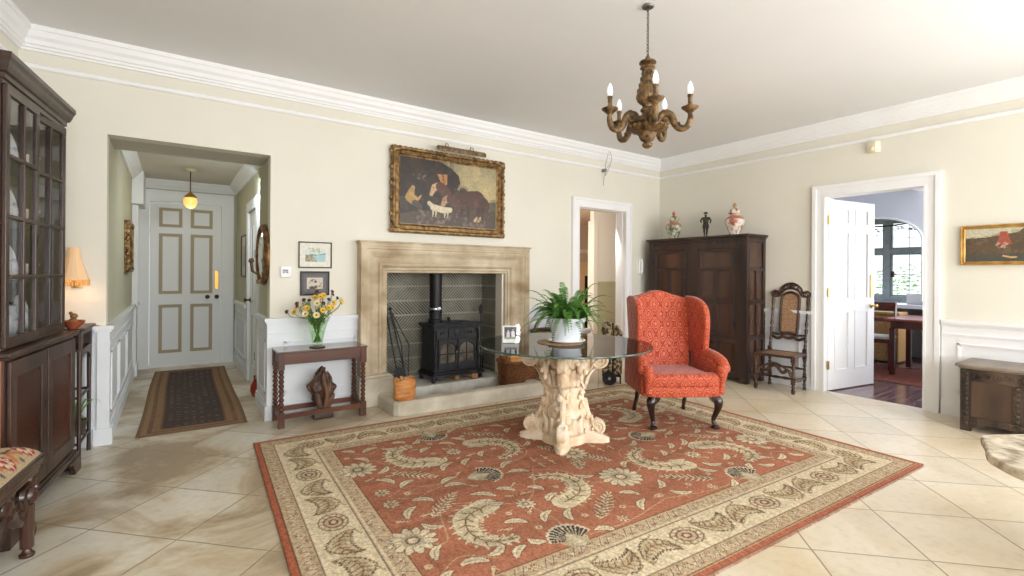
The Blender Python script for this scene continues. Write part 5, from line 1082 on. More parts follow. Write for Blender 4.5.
t = thing('wooden_bowl', 'small red-brown wooden bowl on the tall side table', 'bowl', (-.555, 4.47, .9525)); mesh_obj('bowl', MB().lathe([(0, 0), (.03, 0), (.034, .01), (.062, .035), (.066, .055), (.058, .055), (.05, .035), (0, .02)], n=20), mat('red_wood', (120, 52, 30), .3, (156, 82, 52), 8), t)
b = MB().sph((0, 0, .045), .028, 10); b.sph((.005, 0, .085), .022, 10, (1, 1, .9)); b.sph((-.012, .01, .105), .012, 8); mesh_obj('lid_knob', b, mat('red_wood2', (140, 96, 60), .4), t)
t = thing('potted_spider_plant', 'green strap-leaved plant in a pot under the tall side table', 'plant', (-.56, 4.70, .159)); mesh_obj('pot', MB().lathe([(0, 0), (.045, 0), (.06, .11), (.055, .11), (.04, .02)], n=16), mat('dark_pot', (64, 58, 54), .4), t)
b = MB(); random.seed(6)
for i in range(26):
    a = random.uniform(0, 6.28); L_ = random.uniform(.10, .17); h = random.uniform(.06, .16); P = [Vector((math.cos(a)*L_*f, math.sin(a)*L_*f, .10+h*math.sin(PI*f*.75))) for f in (0, .3, .6, .85, 1)]
    n = Vector((-math.sin(a), math.cos(a), 0)); ww = (.004, .008, .008, .005, .001); vs = [p+n*w_*s_ for p, w_ in zip(P, ww) for s_ in (-1, 1)]; b.add(vs, [(2*k, 2*k+1, 2*k+3, 2*k+2) for k in range(4)], True)
tag(mesh_obj('leaves', b, mat('lime_leaf', (112, 150, 60), .5, (178, 206, 120), 12, transl=.3), t))
t = thing('wall_lamp', 'lit fringed fabric shade of a wall lamp beside the display cabinet', 'wall lamp', (-.595, 4.81, 1.30))
SH = mat('lamp_shade_fabric', (226, 190, 150), .8, emit=(255, 200, 140), es=.35)
b = MB(); n_ = 16; vs = []; fs = []; pf = [(.088, -.02), (.078, .02), (.056, .09), (.042, .15), (.034, .22)]
for r, z in pf:
    for i in range(n_): a = 2*PI*i/n_; q = r*(1+.06*(i % 2)*(r/.088)); vs.append((q*math.cos(a), q*math.sin(a), z))
for k in range(4):
    for i in range(n_): l = (i+1) % n_; fs.append((k*n_+i, k*n_+l, (k+1)*n_+l, (k+1)*n_+i))
b.add(vs, fs, False); mesh_obj('lamp_shade', b, SH, t)
b = MB()
for i in range(60): a = 2*PI*i/60; b.tube([(.09*math.cos(a), .09*math.sin(a), -.018), (.091*math.cos(a), .091*math.sin(a), -.045-.01*(i % 3))], .0035, 4)
tag(mesh_obj('fringe', b, mat('fringe_gold', (214, 170, 110), .7), t), kind='stuff')
b = MB(); b.tube([(0, 0, .20), (0, 0, -.03), (0, .05, -.07), (0, .12, -.04), (0, .143, -.02)], .008, 8); b.box(-.03, .128, -.08, .03, .143, .04); mesh_obj('bracket', b, BRASS, t)
mesh_obj('bulb', MB().sph((0, 0, .08), .022, 10, (1, 1, 1.4)), mat('warm_bulb', (255, 230, 180), .3, emit=(255, 210, 150), es=8), t)
point('wall_lamp_light', (-.595, 4.81, 1.30), 2.5, (1, .74, .45), .04)

# ================================================================== CONSOLE TABLE, vase, flowers, driftwood
t = thing('console_table', 'narrow oak side table with bobbin-turned legs below the two small pictures', 'side table', (1.135, 4.735, 0))
mesh_obj('tabletop', MB().box(-.385, -.185, .645, .385, .185, .662), mat('console_top', (78, 50, 40), .12, (120, 84, 66), 4, (.2, 1, 1), coat=.5), t, .005)
b = MB(); b.box(-.37, -.155, .545, .37, -.13, .645); b.box(-.37, .13, .545, .37, .155, .645); b.box(-.37, -.155, .545, -.345, .155, .645); b.box(.345, -.155, .545, .37, .155, .645); mesh_obj('apron', b, CONS, t, .003)
for sx in (-1, 1):
    for y in (-.14, .14):
        x = sx*.355; b = MB(); b.box(x-.026, y-.026, .0, x+.026, y+.026, .135); b.box(x-.026, y-.026, .50, x+.026, y+.026, .645)
        pf = [(.018, .135)]
        for k in range(9): z = .14+k*.04; pf += [(.013, z), (.022, z+.012), (.024, z+.02), (.022, z+.028), (.013, z+.04)]
        b.lathe(pf, (x, y, 0), 12); mesh_obj('leg', b, CONSV, t, .003)
for nm, bx in (('stretcher', (-.335, -.155, .075, .335, -.125, .12)), ('stretcher', (-.335, .125, .075, .335, .155, .12)), ('stretcher', (-.37, -.12, .075, -.34, .12, .12)), ('stretcher', (.34, -.12, .075, .37, .12, .12))): mesh_obj(nm, MB().box(*bx), CONS, t, .003)
VX, VY, VZ = 1.10, 4.70, .6655
t = thing('glass_vase', 'flared ribbed green glass vase on the oak side table', 'vase', (VX, VY, VZ))
n_ = 28; vs = []; fs = []; pf = [(0, .0), (.05, 0), (.052, .008), (.04, .014), (.045, .04), (.056, .10), (.068, .16), (.085, .22), (.112, .275), (.108, .275), (.080, .22), (.063, .16), (.050, .10), (.038, .04), (0, .03)]
for j, (r, z) in enumerate(pf):
    for i in range(n_): a = 2*PI*i/n_; q = r*(1+.05*(i % 2)*(z > .02)); vs.append((q*math.cos(a), q*math.sin(a), z))
for k in range(len(pf)-1):
    for i in range(n_): l = (i+1) % n_; fs.append((k*n_+i, k*n_+l, (k+1)*n_+l, (k+1)*n_+i))
mesh_obj('body', MB().add(vs, fs, True), glass('green_vase_glass', (.90, .97, .88), .02), t)
mesh_obj('water', MB().lathe([(0, .032), (.036, .042), (.049, .10), (.055, .14), (0, .14)], n=20), glass('vase_water', (.93, .98, .91), 0, 1.2), t)
mesh_obj('coaster', MB().lathe([(0, -.0), (.07, -.0), (.07, .004), (0, .004)], (0, 0, -.0), 24), mat('dark_coaster', (60, 40, 30), .4), t)
random.seed(14)
FY = mat('yellow_petal', (238, 200, 60), .6, (248, 222, 110), 20, transl=.2); FP = mat('cream_petal', (240, 230, 170), .6, (248, 240, 200), 20, transl=.2); FD = mat('dark_red_petal', (70, 30, 40), .6, (110, 50, 56), 20); FCN = mat('flower_centre', (180, 120, 50), .8)
def flower(kind, label, head, grp):
    hx, hy, hz = head; t = thing('flower', label, 'flower', (VX, VY, VZ), 0, grp)
    base = (-.03*hx/.2, -.03*hy/.2, .045); mesh_obj('stem', MB().tube(spline([base, (hx*.22, hy*.22, .24), (hx*.85, hy*.85, hz*.8+.02), (hx, hy, hz)], 4), .0028, 5), GREEN2, t)
    b = MB(); d = Vector((hx, hy-.12, .12)).normalized(); q = d.to_track_quat('Z', 'Y').to_matrix().to_4x4(); M_ = Matrix.Translation((hx, hy, hz)) @ q; b.M = M_
    r = {0: .032, 1: .034, 2: .022}[kind]; np_ = {0: 13, 1: 14, 2: 10}[kind]
    for ring in (0, 1):
        for i in range(np_):
            a = 2*PI*(i+.5*ring)/np_; c, s_ = math.cos(a), math.sin(a); r0 = r*(1-.25*ring); h = .006+.012*ring; w_ = r*.26
            b.add([(c*.005-s_*.001, s_*.005+c*.001, 0), (c*r0*.6+s_*w_, s_*r0*.6-c*w_, h*.6), (c*r0, s_*r0, h), (c*r0*.6-s_*w_, s_*r0*.6+c*w_, h*.6)], [(0, 1, 2, 3)], True)
    mesh_obj('petals', b, (FY, FP, FD)[kind], t); c = MB(); c.M = M_; c.sph((0, 0, .006), r*.3, 8, (1, 1, .5)); mesh_obj('flower_centre', c, FCN if kind < 2 else FD, t)
heads = {0: [(-.20, -.02, .33), (.02, -.02, .46), (.05, .0, .47), (-.10, -.05, .36), (.075, -.09, .36), (.13, -.05, .40), (.11, -.06, .36), (.02, -.11, .34), (-.02, .02, .45), (.20, -.02, .40)],
         1: [(-.04, -.13, .30), (-.14, .02, .36), (.02, .06, .40), (.22, .02, .42), (-.02, -.06, .40), (-.12, -.07, .31), (.06, .08, .44)],
         2: [(-.26, -.02, .33), (-.18, -.03, .40), (-.12, -.02, .43), (.0, .03, .50), (.14, .04, .47), (.17, .0, .44), (.09, -.02, .43), (-.06, .05, .42), (-.16, .04, .37), (.03, -.08, .40), (.12, -.02, .50)]}
for k, g, lb in ((0, 'yellow flowers in the vase', 'yellow daisy-like flower in the green vase'), (1, 'cream flowers in the vase', 'cream flower in the green vase'), (2, 'dark flowers in the vase', 'dark maroon flower in the green vase')):
    for h in heads[k]: flower(k, lb, h, g)
t = thing('foliage_sprig', 'green leafy sprigs filling the vase among the flowers', 'foliage', (VX, VY, VZ)); b = MB(); s2 = MB()
for i in range(16):
    a = random.uniform(0, 6.28); L_ = random.uniform(.06, .16); h = random.uniform(.30, .42); top = Vector((L_*math.cos(a), L_*math.sin(a)*.6-.02, h)); s2.tube([(0, 0, .08), tuple(top*.5+Vector((0, 0, .08))), tuple(top)], .002, 4)
    for k in range(14):
        f = random.uniform(.45, 1); c = Vector((0, 0, .1)).lerp(top, f); b.at(tuple(c), random.uniform(0, 6), random.uniform(-1, 1), random.uniform(-1, 1)).add([(0, 0, 0), (.013, .008, .004), (.034, 0, 0), (.013, -.008, .004)], [(0, 1, 2, 3)])
mesh_obj('leaves', b, mat('sprig_leaf', (92, 120, 60), .6, (140, 160, 96), 12, transl=.2), t); mesh_obj('stems', s2, GREEN2, t)
# driftwood sculpture on a small dark base
t = thing('driftwood_sculpture', 'twisted brown driftwood sculpture under the oak side table', 'sculpture', (1.155, 4.735, .0))
mesh_obj('stand', MB().box(-.09, -.06, .0, .09, .055, .065), BLACKOAK, t, .01, 3)
DRW = mat('driftwood', (58, 38, 28), .45, (118, 84, 62), 12, (1, 1, .3), bump=.9, bscale=30, detail=8, dist=1)
bm = bmesh.new(); bmesh.ops.create_icosphere(bm, subdivisions=5, radius=1)
for v in bm.verts:
    z = v.co.z; p = v.co.copy(); zz = (z+1)/2
    wx = .105*math.sin(PI*min(1, max(0, .12+zz*.92)))**.8*(1+.5*max(0, .3-abs(zz-.62))) + .02; tw = zz*2.2
    x, y = p.x*wx, p.y*.06; x, y = x*math.cos(tw*.3)-y*math.sin(tw*.3), x*math.sin(tw*.3)*.4+y
    x += -.05*math.exp(-((zz-.62)/.10)**2)*(p.x < -.3)*abs(p.x)+.02*math.sin(zz*6); x *= .78; q = Vector((x, y, .06+zz*.42))
    nn = mnoise.noise(Vector((p.x*2.2, p.y*2.2, zz*5)))*.028+mnoise.noise(Vector((p.x*6, p.y*6, zz*7+3)))*.014; d = Vector((p.x, p.y, 0)); v.co = q+d*nn*1.6
me = bpy.data.meshes.new('wood'); bm.to_mesh(me); bm.free(); me.materials.append(DRW); me.polygons.foreach_set('use_smooth', [True]*len(me.polygons)); o = bpy.data.objects.new('driftwood', me); COL.objects.link(o); o.parent = t
b = MB()
for P, r in (([(-.03, -.06, .06), (-.07, -.07, .20), (-.10, -.05, .30), (-.12, -.03, .335), (-.14, -.02, .33)], [.03, .022, .02, .014, .004]), ([(.0, -.07, .08), (.03, -.08, .22), (-.01, -.07, .36), (.02, -.03, .47)], [.028, .022, .02, .006]), ([(.04, -.06, .10), (.09, -.06, .18), (.06, -.07, .26), (.08, -.04, .36), (.05, -.02, .43)], [.026, .02, .022, .016, .005]), ([(.02, -.07, .12), (.09, -.08, .20), (.10, -.07, .23)], [.026, .022, .012])):
    Q = spline(P, 5); Q = [(q[0]*.78, q[1], q[2]) for q in Q]; m_ = len(Q); b.tube(Q, [float(np.interp(i/(m_-1)*(len(r)-1), range(len(r)), r)) for i in range(m_)], 8)
mesh_obj('branch', b, DRW, t)

# ================================================================== GLASS TABLE on carved pedestal
TC = (2.62, 3.01)
t = thing('glass_table', 'round glass-topped table on a carved cream plaster pedestal', 'table', (TC[0], TC[1], .0105))
n_ = 96; NZ = 60; vs = []; fs = []
def ped_r(a, z):
    q = abs(math.cos(2*(a-PI/4))); corner = q**2.2 if math.cos(2*(a-PI/4)) > 0 else 0
    corner = max(0, math.cos(4*(a-PI/4)))**1.8
    Rc = np.interp(z, [0, .045, .05, .12, .22, .36, .50, .62, .70, .745], [.365, .36, .32, .24, .185, .155, .17, .22, .29, .31])
    Rm = np.interp(z, [0, .045, .05, .12, .22, .36, .50, .62, .70, .745], [.185, .18, .165, .15, .135, .12, .125, .145, .18, .20])
    return Rm+(Rc-Rm)*corner
for j in range(NZ+1):
    z = .745*j/NZ
    for i in range(n_):
        a = 2*PI*i/n_; r = ped_r(a, z)
        if .06 < z < .73: r += .012*mnoise.noise(Vector((math.cos(a)*3.2, math.sin(a)*3.2, z*11)))+.008*mnoise.noise(Vector((math.cos(a)*9, math.sin(a)*9, z*26)))
        vs.append((r*math.cos(a), r*math.sin(a), z))
for j in range(NZ):
    for i in range(n_): l = (i+1) % n_; fs.append((j*n_+i, j*n_+l, (j+1)*n_+l, (j+1)*n_+i))
fs += [list(range(n_))[::-1], list(range(NZ*n_, NZ*n_+n_))]
ped = mesh_obj('pedestal', MB().add(vs, fs, True), PLASTER, t)
for k in range(4):
    a = PI/4+k*PI/2
    for top in (0, 1):
        zc = .655 if top else .115; rc = .285 if top else .27; r = .072 if top else .065
        b = MB().at((0, 0, 0), rz=a); b.prism([(rc+r*.95*math.cos(q), zc+r*.95*math.sin(q)) for q in [2*PI*i/24 for i in range(24)]], 'y', -.024, .024, True)
        for s_ in (-1, 1): P, rr = spiral((rc, s_*.026, zc), r*.92, 2.1, .012, 1 if top else -1, PI if not top else PI, n=40, taper=.7); b.tube(P, rr, 8)
        if top: b.tube(spline([(.15, 0, .42), (.19, 0, .54), (.235, 0, .66), (.275, 0, .735)], 5), [.026]*8+[.022]*8, 8)
        else: b.tube(spline([(.16, 0, .34), (.19, 0, .22), (.235, 0, .16), (.27, 0, .18)], 5), [.024]*8+[.020]*8, 8)
        mesh_obj('volute', b, PLASTER, ped)
# carved leaves, shells and grape clusters in relief over the shaft
random.seed(9); b = MB()
for k in range(4):
    a0 = k*PI/2+PI/4
    for j in range(7):
        z = .10+j*.092; 
        for s_ in (-.30, -.17, .17, .30):
            a = a0+s_+random.uniform(-.05, .05); r = ped_r(a, z)+.010; zz = z+random.uniform(-.02, .02); rad = random.uniform(.018, .030)
            b.at((r*math.cos(a), r*math.sin(a), zz), rz=a, ry=random.uniform(-.5, .2)).sph((0, 0, 0), rad, 8, (.6, random.uniform(.8, 1.3), random.uniform(.8, 1.3)))
tag(mesh_obj('carved_clusters', b, PLASTER, ped), kind='stuff')
b = MB()
for k in range(12):                                     # acanthus leaves, curled outward at the tip
    a = k*PI/6+.26
    for z0, L_, w_ in ((.07, .16, .045), (.44, .17, .05), (.58, .13, .045)):
        P = []; 
        for i in range(6):
            f = i/5; z = z0+L_*f; r = ped_r(a, min(.74, z))+.006+.035*f**3
            P.append((r, z-.02*max(0, f-.8)*5))
        vs = []
        for i, (r, z) in enumerate(P):
            ww = w_*math.sin(PI*min(1, .25+.72*i/5))*(1+.18*(i % 2)); da = ww/r
            vs += [(r*math.cos(a-da), r*math.sin(a-da), z), ((r+.012)*math.cos(a), (r+.012)*math.sin(a), z), (r*math.cos(a+da), r*math.sin(a+da), z)]
        b.at().add(vs, [(3*i+q, 3*i+q+1, 3*i+q+4, 3*i+q+3) for i in range(5) for q in (0, 1)], True)
lv = mesh_obj('acanthus_leaves', b, PLASTER, ped); q = lv.modifiers.new('th', 'SOLIDIFY'); q.thickness = .008
# masks between the top volutes
for k in range(4):
    a = k*PI/2; b = MB().at((0, 0, 0), rz=a); b.sph((.20, 0, .60), .045, 12, (.7, .8, 1.2)); b.sph((.235, 0, .585), .018, 8, (.8, .7, 1.3)); b.sph((.19, .03, .64), .022, 8); b.sph((.19, -.03, .64), .022, 8); b.sph((.20, 0, .53), .03, 8, (.6, .7, 1)); b.sph((.19, 0, .69), .04, 8, (.8, 1.6, .6)); mesh_obj('carved_mask', b, PLASTER, ped)
b = MB(); RT = .695; b.lathe([(0, .765), (RT-.004, .765), (RT, .769), (RT, .775), (RT-.004, .779), (0, .779)], n=128); gt = mesh_obj('glass_top', b, TGL, t)
b = MB().lathe([(RT-.001, .7655), (RT+.0005, .768), (RT+.0005, .776), (RT-.001, .7785), (RT-.006, .7785), (RT-.006, .7655)], n=128); mesh_obj('glass_edge', b, mat('glass_edge', (44, 66, 60), .12, (60, 92, 84), 3, coat=.5), gt)
for k in range(4): a = k*PI/2+PI/4; mesh_obj('rubber_pad', MB().lathe([(0, .745), (.014, .745), (.014, .765), (0, .765)], (.25*math.cos(a), .25*math.sin(a), 0), 12), mat('clear_pad', (200, 200, 190), .3), t)
TZ = .79
# place mat, pot, fern
t = thing('cork_mat', 'thin brown mat under the fern pot on the glass table', 'mat', (2.60, 3.04, TZ)); mesh_obj('mat_sheet', MB().lathe([(0, 0), (.185, 0), (.187, .003), (.183, .006), (0, .006)], n=48), mat('mat_brown', (150, 118, 86), .7, (178, 146, 112), 30), t)
t = thing('potted_fern', 'bushy green fern in a white ribbed pot on the glass table', 'potted fern', (2.63, 3.0, TZ+.0065))
mesh_obj('saucer', MB().lathe([(0, 0), (.12, 0), (.155, .018), (.152, .022), (.115, .008), (0, .008)], n=40), CERAM, t, 0)
mesh_obj('pot', MB().lathe([(0, .009), (.105, .009), (.11, .02), (.145, .17), (.155, .172), (.157, .20), (.148, .20), (.14, .175), (0, .165)], n=48), CERAM, t)
mesh_obj('soil', MB().lathe([(0, .17), (.142, .17), (.142, .182), (0, .186)], n=32), mat('soil', (60, 44, 32), .95), t)
random.seed(31); b = MB()
def frond(mb, a, L_, rise, droop, w0):
    P = []; N_ = 26
    for i in range(N_+1):
        f = i/N_; r = L_*f*(.55+.45*min(1, droop)) if False else L_*(f**.9); P.append(Vector((math.cos(a)*(.03+r), math.sin(a)*(.03+r), .18+rise*math.sin(min(1, f*1.15)*PI*.5)-droop*f*f*f)))
    mb.at().tube(P, [.0028*(1-.7*i/N_)+.0006 for i in range(N_+1)], 4)
    for i in range(2, N_+1):
        f = i/N_; d = (P[i]-P[i-1]).normalized(); sd = d.cross(Vector((0, 0, 1))).normalized(); upv = sd.cross(d); wl = w0*math.sin(PI*min(1, .12+f*.86))**.7
        for s_ in (-1, 1):
            q = P[i]; tip = q+sd*s_*wl+d*wl*.28-upv*wl*random.uniform(.05, .3); mid = q.lerp(tip, .45); e = d*max(.0045, wl*.16)
            mb.add([q-e*.4, mid-e, tip, mid+e, q+e*.4], [(0, 1, 2, 3, 4)], False)
for i in range(125):
    a = i*2.399963+random.uniform(-.2, .2); lv_ = i/125; L_ = random.uniform(.19, .35)*(.65+.35*lv_); frond(b, a, L_, random.uniform(.10, .24)*(1.15-.65*lv_), random.uniform(.0, .30)*lv_, random.uniform(.026, .038))
# the long reaching fronds of the photo
for a, L_, rise, droop in ((math.radians(142), .38, .03, .16), (math.radians(128), .34, .26, .05), (math.radians(-30), .36, .10, .05), (math.radians(-38), .33, .22, .03), (math.radians(152), .35, .20, .04), (math.radians(60), .22, .30, 0), (math.radians(-60), .24, .30, .0), (math.radians(-22), .32, .0, .06)): frond(b, a, L_, rise, droop, .034)
mesh_obj('fronds', b, GREEN, t)
t = thing('photo_frame', 'small clear frame with a photograph of a couple on the glass table', 'photo frame', (2.235, 3.22, TZ), R(-38)+R(8))
def art_couple(cv):
    W_, H_ = cv.w, cv.h; cv.a[:] = lin((232, 232, 228)); cv.rect(.014, .03, W_-.014, H_-.012, lin((70, 78, 84))); blotch(cv, 20, .02, W_-.02, .06, H_-.02, .004, .012, [(110, 120, 124), (60, 66, 70), (140, 130, 120)], .5, 4)
    cv.stroke([(.045, .035), (.045, .075)], .013, lin((206, 200, 214))); cv.disc(.045, .092, .008, lin((220, 180, 150))); cv.stroke([(.085, .035), (.083, .08)], .014, lin((226, 224, 224))); cv.disc(.082, .1, .008, lin((200, 160, 130))); cv.rect(.014, .03, W_-.014, .045, lin((150, 158, 130)))
cv = Canvas(.13, .135, .002, (0, 0, 0)); art_couple(cv); canvas_obj('print', cv, PAPER, lambda x, y: (x-.065, .0+y*.12, y+.004), t)
b = MB(); b.add([(-.075, -.004, 0), (.075, -.004, 0), (.075, .002, 0), (-.075, .002, 0), (-.075, .0135, .148), (.075, .0135, .148), (.075, .019, .148), (-.075, .019, .148)], [(0, 1, 5, 4), (1, 2, 6, 5), (2, 3, 7, 6), (3, 0, 4, 7), (0, 3, 2, 1), (4, 5, 6, 7)]); mesh_obj('acrylic_block', b, CLR, t)
mesh_obj('stand_leg', MB().box(-.02, .02, 0, .02, .06, .004), CLR, t)

# ================================================================== things behind the table
t = thing('log_wicker_bowl', 'large dark wicker bowl basket behind the fern by the wall', 'basket', (3.85, 4.69, 0))
b = MB(); n_ = 40; vs = []; fs = []; rows = 20
for k in range(rows+1):
    f = k/rows; r = .15+.11*math.sin(PI*f*.62)
    for i in range(n_): a = 2*PI*i/n_; q = r+.006*math.cos(i*PI+k*PI); vs.append((q*math.cos(a), q*.8*math.sin(a), .30+.34*f))
for k in range(rows):
    for i in range(n_): l = (i+1) % n_; fs.append((k*n_+i, k*n_+l, (k+1)*n_+l, (k+1)*n_+i))
fs.append(list(range(n_))[::-1]); b.add(vs, fs); mesh_obj('body', b, mat('dark_wicker', (58, 44, 32), .7, (112, 88, 62), 30, (1, 1, 3), bump=.8, bscale=60), t)
b = MB().tube([(.25*math.cos(2*PI*i/32), .205*math.sin(2*PI*i/32), .645) for i in range(32)], .018, 8, closed=True); mesh_obj('rim', b, MC['dark_wicker'], t)
b = MB().tube([(.25*math.cos(PI*i/16), 0, .645+.20*math.sin(PI*i/16)) for i in range(17)], .014, 8); mesh_obj('handle', b, MC['dark_wicker'], t)
mesh_obj('stand', MB().lathe([(.17, 0), (.18, .01), (.12, .04), (.05, .08), (.05, .24), (.12, .28), (.14, .30)], n=24), OAK, t)
t = thing('white_storage_box', 'white box seen through the glass table to the right of the fern', 'box', (4.29, 4.72, 0), R(0))
mesh_obj('body', MB().box(-.16, -.12, 0, .16, .12, .60), CERAM, t, .01, 3); mesh_obj('lid', MB().box(-.17, -.13, .60, .17, .13, .64), CERAM, t, .008, 3)
t = thing('wheeled_trolley_bag', 'patterned tapestry trolley bag on wheels behind the armchair', 'trolley bag', (4.50, 4.27, 0), R(43))
TAPB = mat('bag_tapestry', (66, 54, 42), .9, (182, 164, 130), 30, detail=3, lo=.42, hi=.58, bump=.4)
mesh_obj('bag', MB().prism([(.0, .12), (.12, .12), (.13, .66), (.12, .74), (.06, .775), (.01, .75), (-.005, .66)], 'x', -.12, .12), TAPB, t, .025, 4)
mesh_obj('side_pocket', MB().prism([(-.12, .12), (-.012, .12), (-.015, .62), (-.03, .70), (-.07, .715), (-.125, .62)], 'x', -.11, .11), TAPB, t, .025, 4)
b = MB(); b.tube([(-.10, .03, .085), (.10, .03, .085)], .012, 8); b.box(-.11, -.11, .095, .11, .12, .118); b.tube([(0, -.006, .10), (0, -.006, .74)], .010, 8); mesh_obj('trolley_frame', b, BLACK, t)
for x in (-.15, .13):
    w_ = MB().at((x, .03, .085), ry=R(90)); w_.lathe([(.052, -.02), (.077, -.022), (.085, -.012), (.085, .012), (.077, .022), (.052, .02)], n=28); ww = mesh_obj('wheel', w_, BLACK, t)
    h_ = MB().at((x, .03, .085), ry=R(90)); h_.lathe([(0, -.024), (.018, -.024), (.02, -.018), (.055, -.016), (.055, .016), (.02, .018), (.018, .024), (0, .024)], n=24); mesh_obj('hub', h_, CHROME, ww)
mesh_obj('prop_foot', MB().box(-.05, -.11, 0, .05, -.09, .10), BLACK, t)

# ================================================================== WING ARMCHAIR
def damask():
    m = bpy.data.materials.new('orange_damask'); m.use_nodes = True; nt = m.node_tree; L = nt.links; bs = nt.nodes['Principled BSDF']; N = nt.nodes.new
    def ma(op, a, b_=None):
        q = N('ShaderNodeMath'); q.operation = op
        for i, v in enumerate((a, b_)):
            if v is None: continue
            if isinstance(v, (int, float)): q.inputs[i].default_value = v
            else: L.new(v, q.inputs[i])
        return q.outputs[0]
    tc = N('ShaderNodeTexCoord'); s_ = N('ShaderNodeSeparateXYZ'); L.new(tc.outputs['Object'], s_.inputs[0]); nz = N('ShaderNodeTexNoise'); nz.inputs['Scale'].default_value = 26; nz.inputs['Detail'].default_value = 3; L.new(tc.outputs['Object'], nz.inputs[0]); n5 = N('ShaderNodeTexNoise'); n5.inputs['Scale'].default_value = 48; n5.inputs['Detail'].default_value = 2; L.new(tc.outputs['Object'], n5.inputs[0])
    nrm = N('ShaderNodeSeparateXYZ'); L.new(tc.outputs['Normal'], nrm.inputs[0])
    fx = ma('GREATER_THAN', ma('ABSOLUTE', nrm.outputs[0]), .72); fz = ma('GREATER_THAN', ma('ABSOLUTE', nrm.outputs[2]), .72)
    uu = ma('ADD', ma('MULTIPLY', s_.outputs[0], ma('SUBTRACT', 1, fx)), ma('MULTIPLY', s_.outputs[1], fx)); vv = ma('ADD', ma('MULTIPLY', s_.outputs[2], ma('SUBTRACT', 1, fz)), ma('MULTIPLY', s_.outputs[1], fz))
    wv = ma('MULTIPLY', ma('SUBTRACT', nz.outputs['Fac'], .5), .03)
    x = ma('MULTIPLY', ma('ADD', uu, wv), 2*PI/.125); z = ma('MULTIPLY', ma('ADD', vv, wv), 2*PI/.19)
    # ogee lattice with a lozenge flower in each cell
    v1 = ma('ADD', ma('COSINE', x), ma('COSINE', z)); v2 = ma('ADD', ma('COSINE', ma('ADD', x, PI)), ma('COSINE', ma('ADD', z, PI))); vm = ma('MAXIMUM', v1, v2)
    rings = ma('SINE', ma('ADD', ma('MULTIPLY', vm, 8.5), ma('MULTIPLY', n5.outputs['Fac'], 7))); r = N('ShaderNodeMapRange'); r.inputs[1].default_value = -.35; r.inputs[2].default_value = .35; L.new(rings, r.inputs[0])
    mx = N('ShaderNodeMix'); mx.data_type = 'RGBA'; mx.inputs[6].default_value = (*lin((156, 54, 26)), 1); mx.inputs[7].default_value = (*lin((198, 92, 56)), 1); L.new(r.outputs[0], mx.inputs[0]); L.new(mx.outputs[2], bs.inputs['Base Color'])
    rr = N('ShaderNodeMapRange'); rr.inputs[3].default_value = .8; rr.inputs[4].default_value = .5; L.new(r.outputs[0], rr.inputs[0]); L.new(rr.outputs[0], bs.inputs['Roughness']); bs.inputs['Sheen Weight'].default_value = .25; bs.inputs['Sheen Roughness'].default_value = .4
    bp = N('ShaderNodeBump'); bp.inputs['Strength'].default_value = .25; bp.inputs['Distance'].default_value = .003; L.new(r.outputs[0], bp.inputs['Height']); L.new(bp.outputs[0], bs.inputs['Normal']); return m
DMK = damask()
t = thing('wing_armchair', 'orange-red damask wing armchair with dark cabriole legs', 'armchair', (3.805, 2.86, .0105), R(-31))
def soft(name, mb, r, parent=t, seg=5, m_=None, sub=0): return mesh_obj(name, mb, m_ or DMK, parent, r, seg)
# seat rail and cushion
soft('seat_frame', MB().prism([(-.30, -.30), (.30, -.30), (.335, -.27), (.27, .28), (-.27, .28), (-.335, -.27)], 'z', .275, .37), .012)
soft('seat_cushion', MB().prism([(-.235, -.31), (.235, -.31), (.325, -.30), (.325, -.20), (.245, -.17), (.235, .20), (-.235, .20), (-.245, -.17), (-.325, -.20), (-.325, -.30)], 'z', .355, .475), .035)
# back, leaning, with serpentine top
def slab(mb, outline, y0, th, lean=.20, z0=.37, bow=0):
    n = len(outline); vs = []
    for s_ in (0, 1):
        for x, z in outline: vs.append((x, y0+(z-z0)*lean+s_*th, z))
    fs = [list(range(n)), list(range(n, 2*n))[::-1]]+[[i, (i+1) % n, n+(i+1) % n, n+i] for i in range(n)]
    return mb.add(vs, fs)
topc = spline([(-.27, 1.10), (-.23, 1.115), (-.15, 1.135), (-.07, 1.165), (0, 1.175), (.07, 1.165), (.15, 1.135), (.23, 1.115), (.27, 1.10)], 3)
soft('backrest', slab(MB(), [(-.245, .36), (.245, .36), (.275, .9)]+topc[::-1]+[(-.275, .9)], .17, .11), .035)
soft('outer_back', slab(MB(), [(-.255, .28), (.255, .28), (.285, .9)]+[(x*1.03, z+.006) for x, z in topc[::-1]]+[(-.285, .9)], .255, .04), .012)
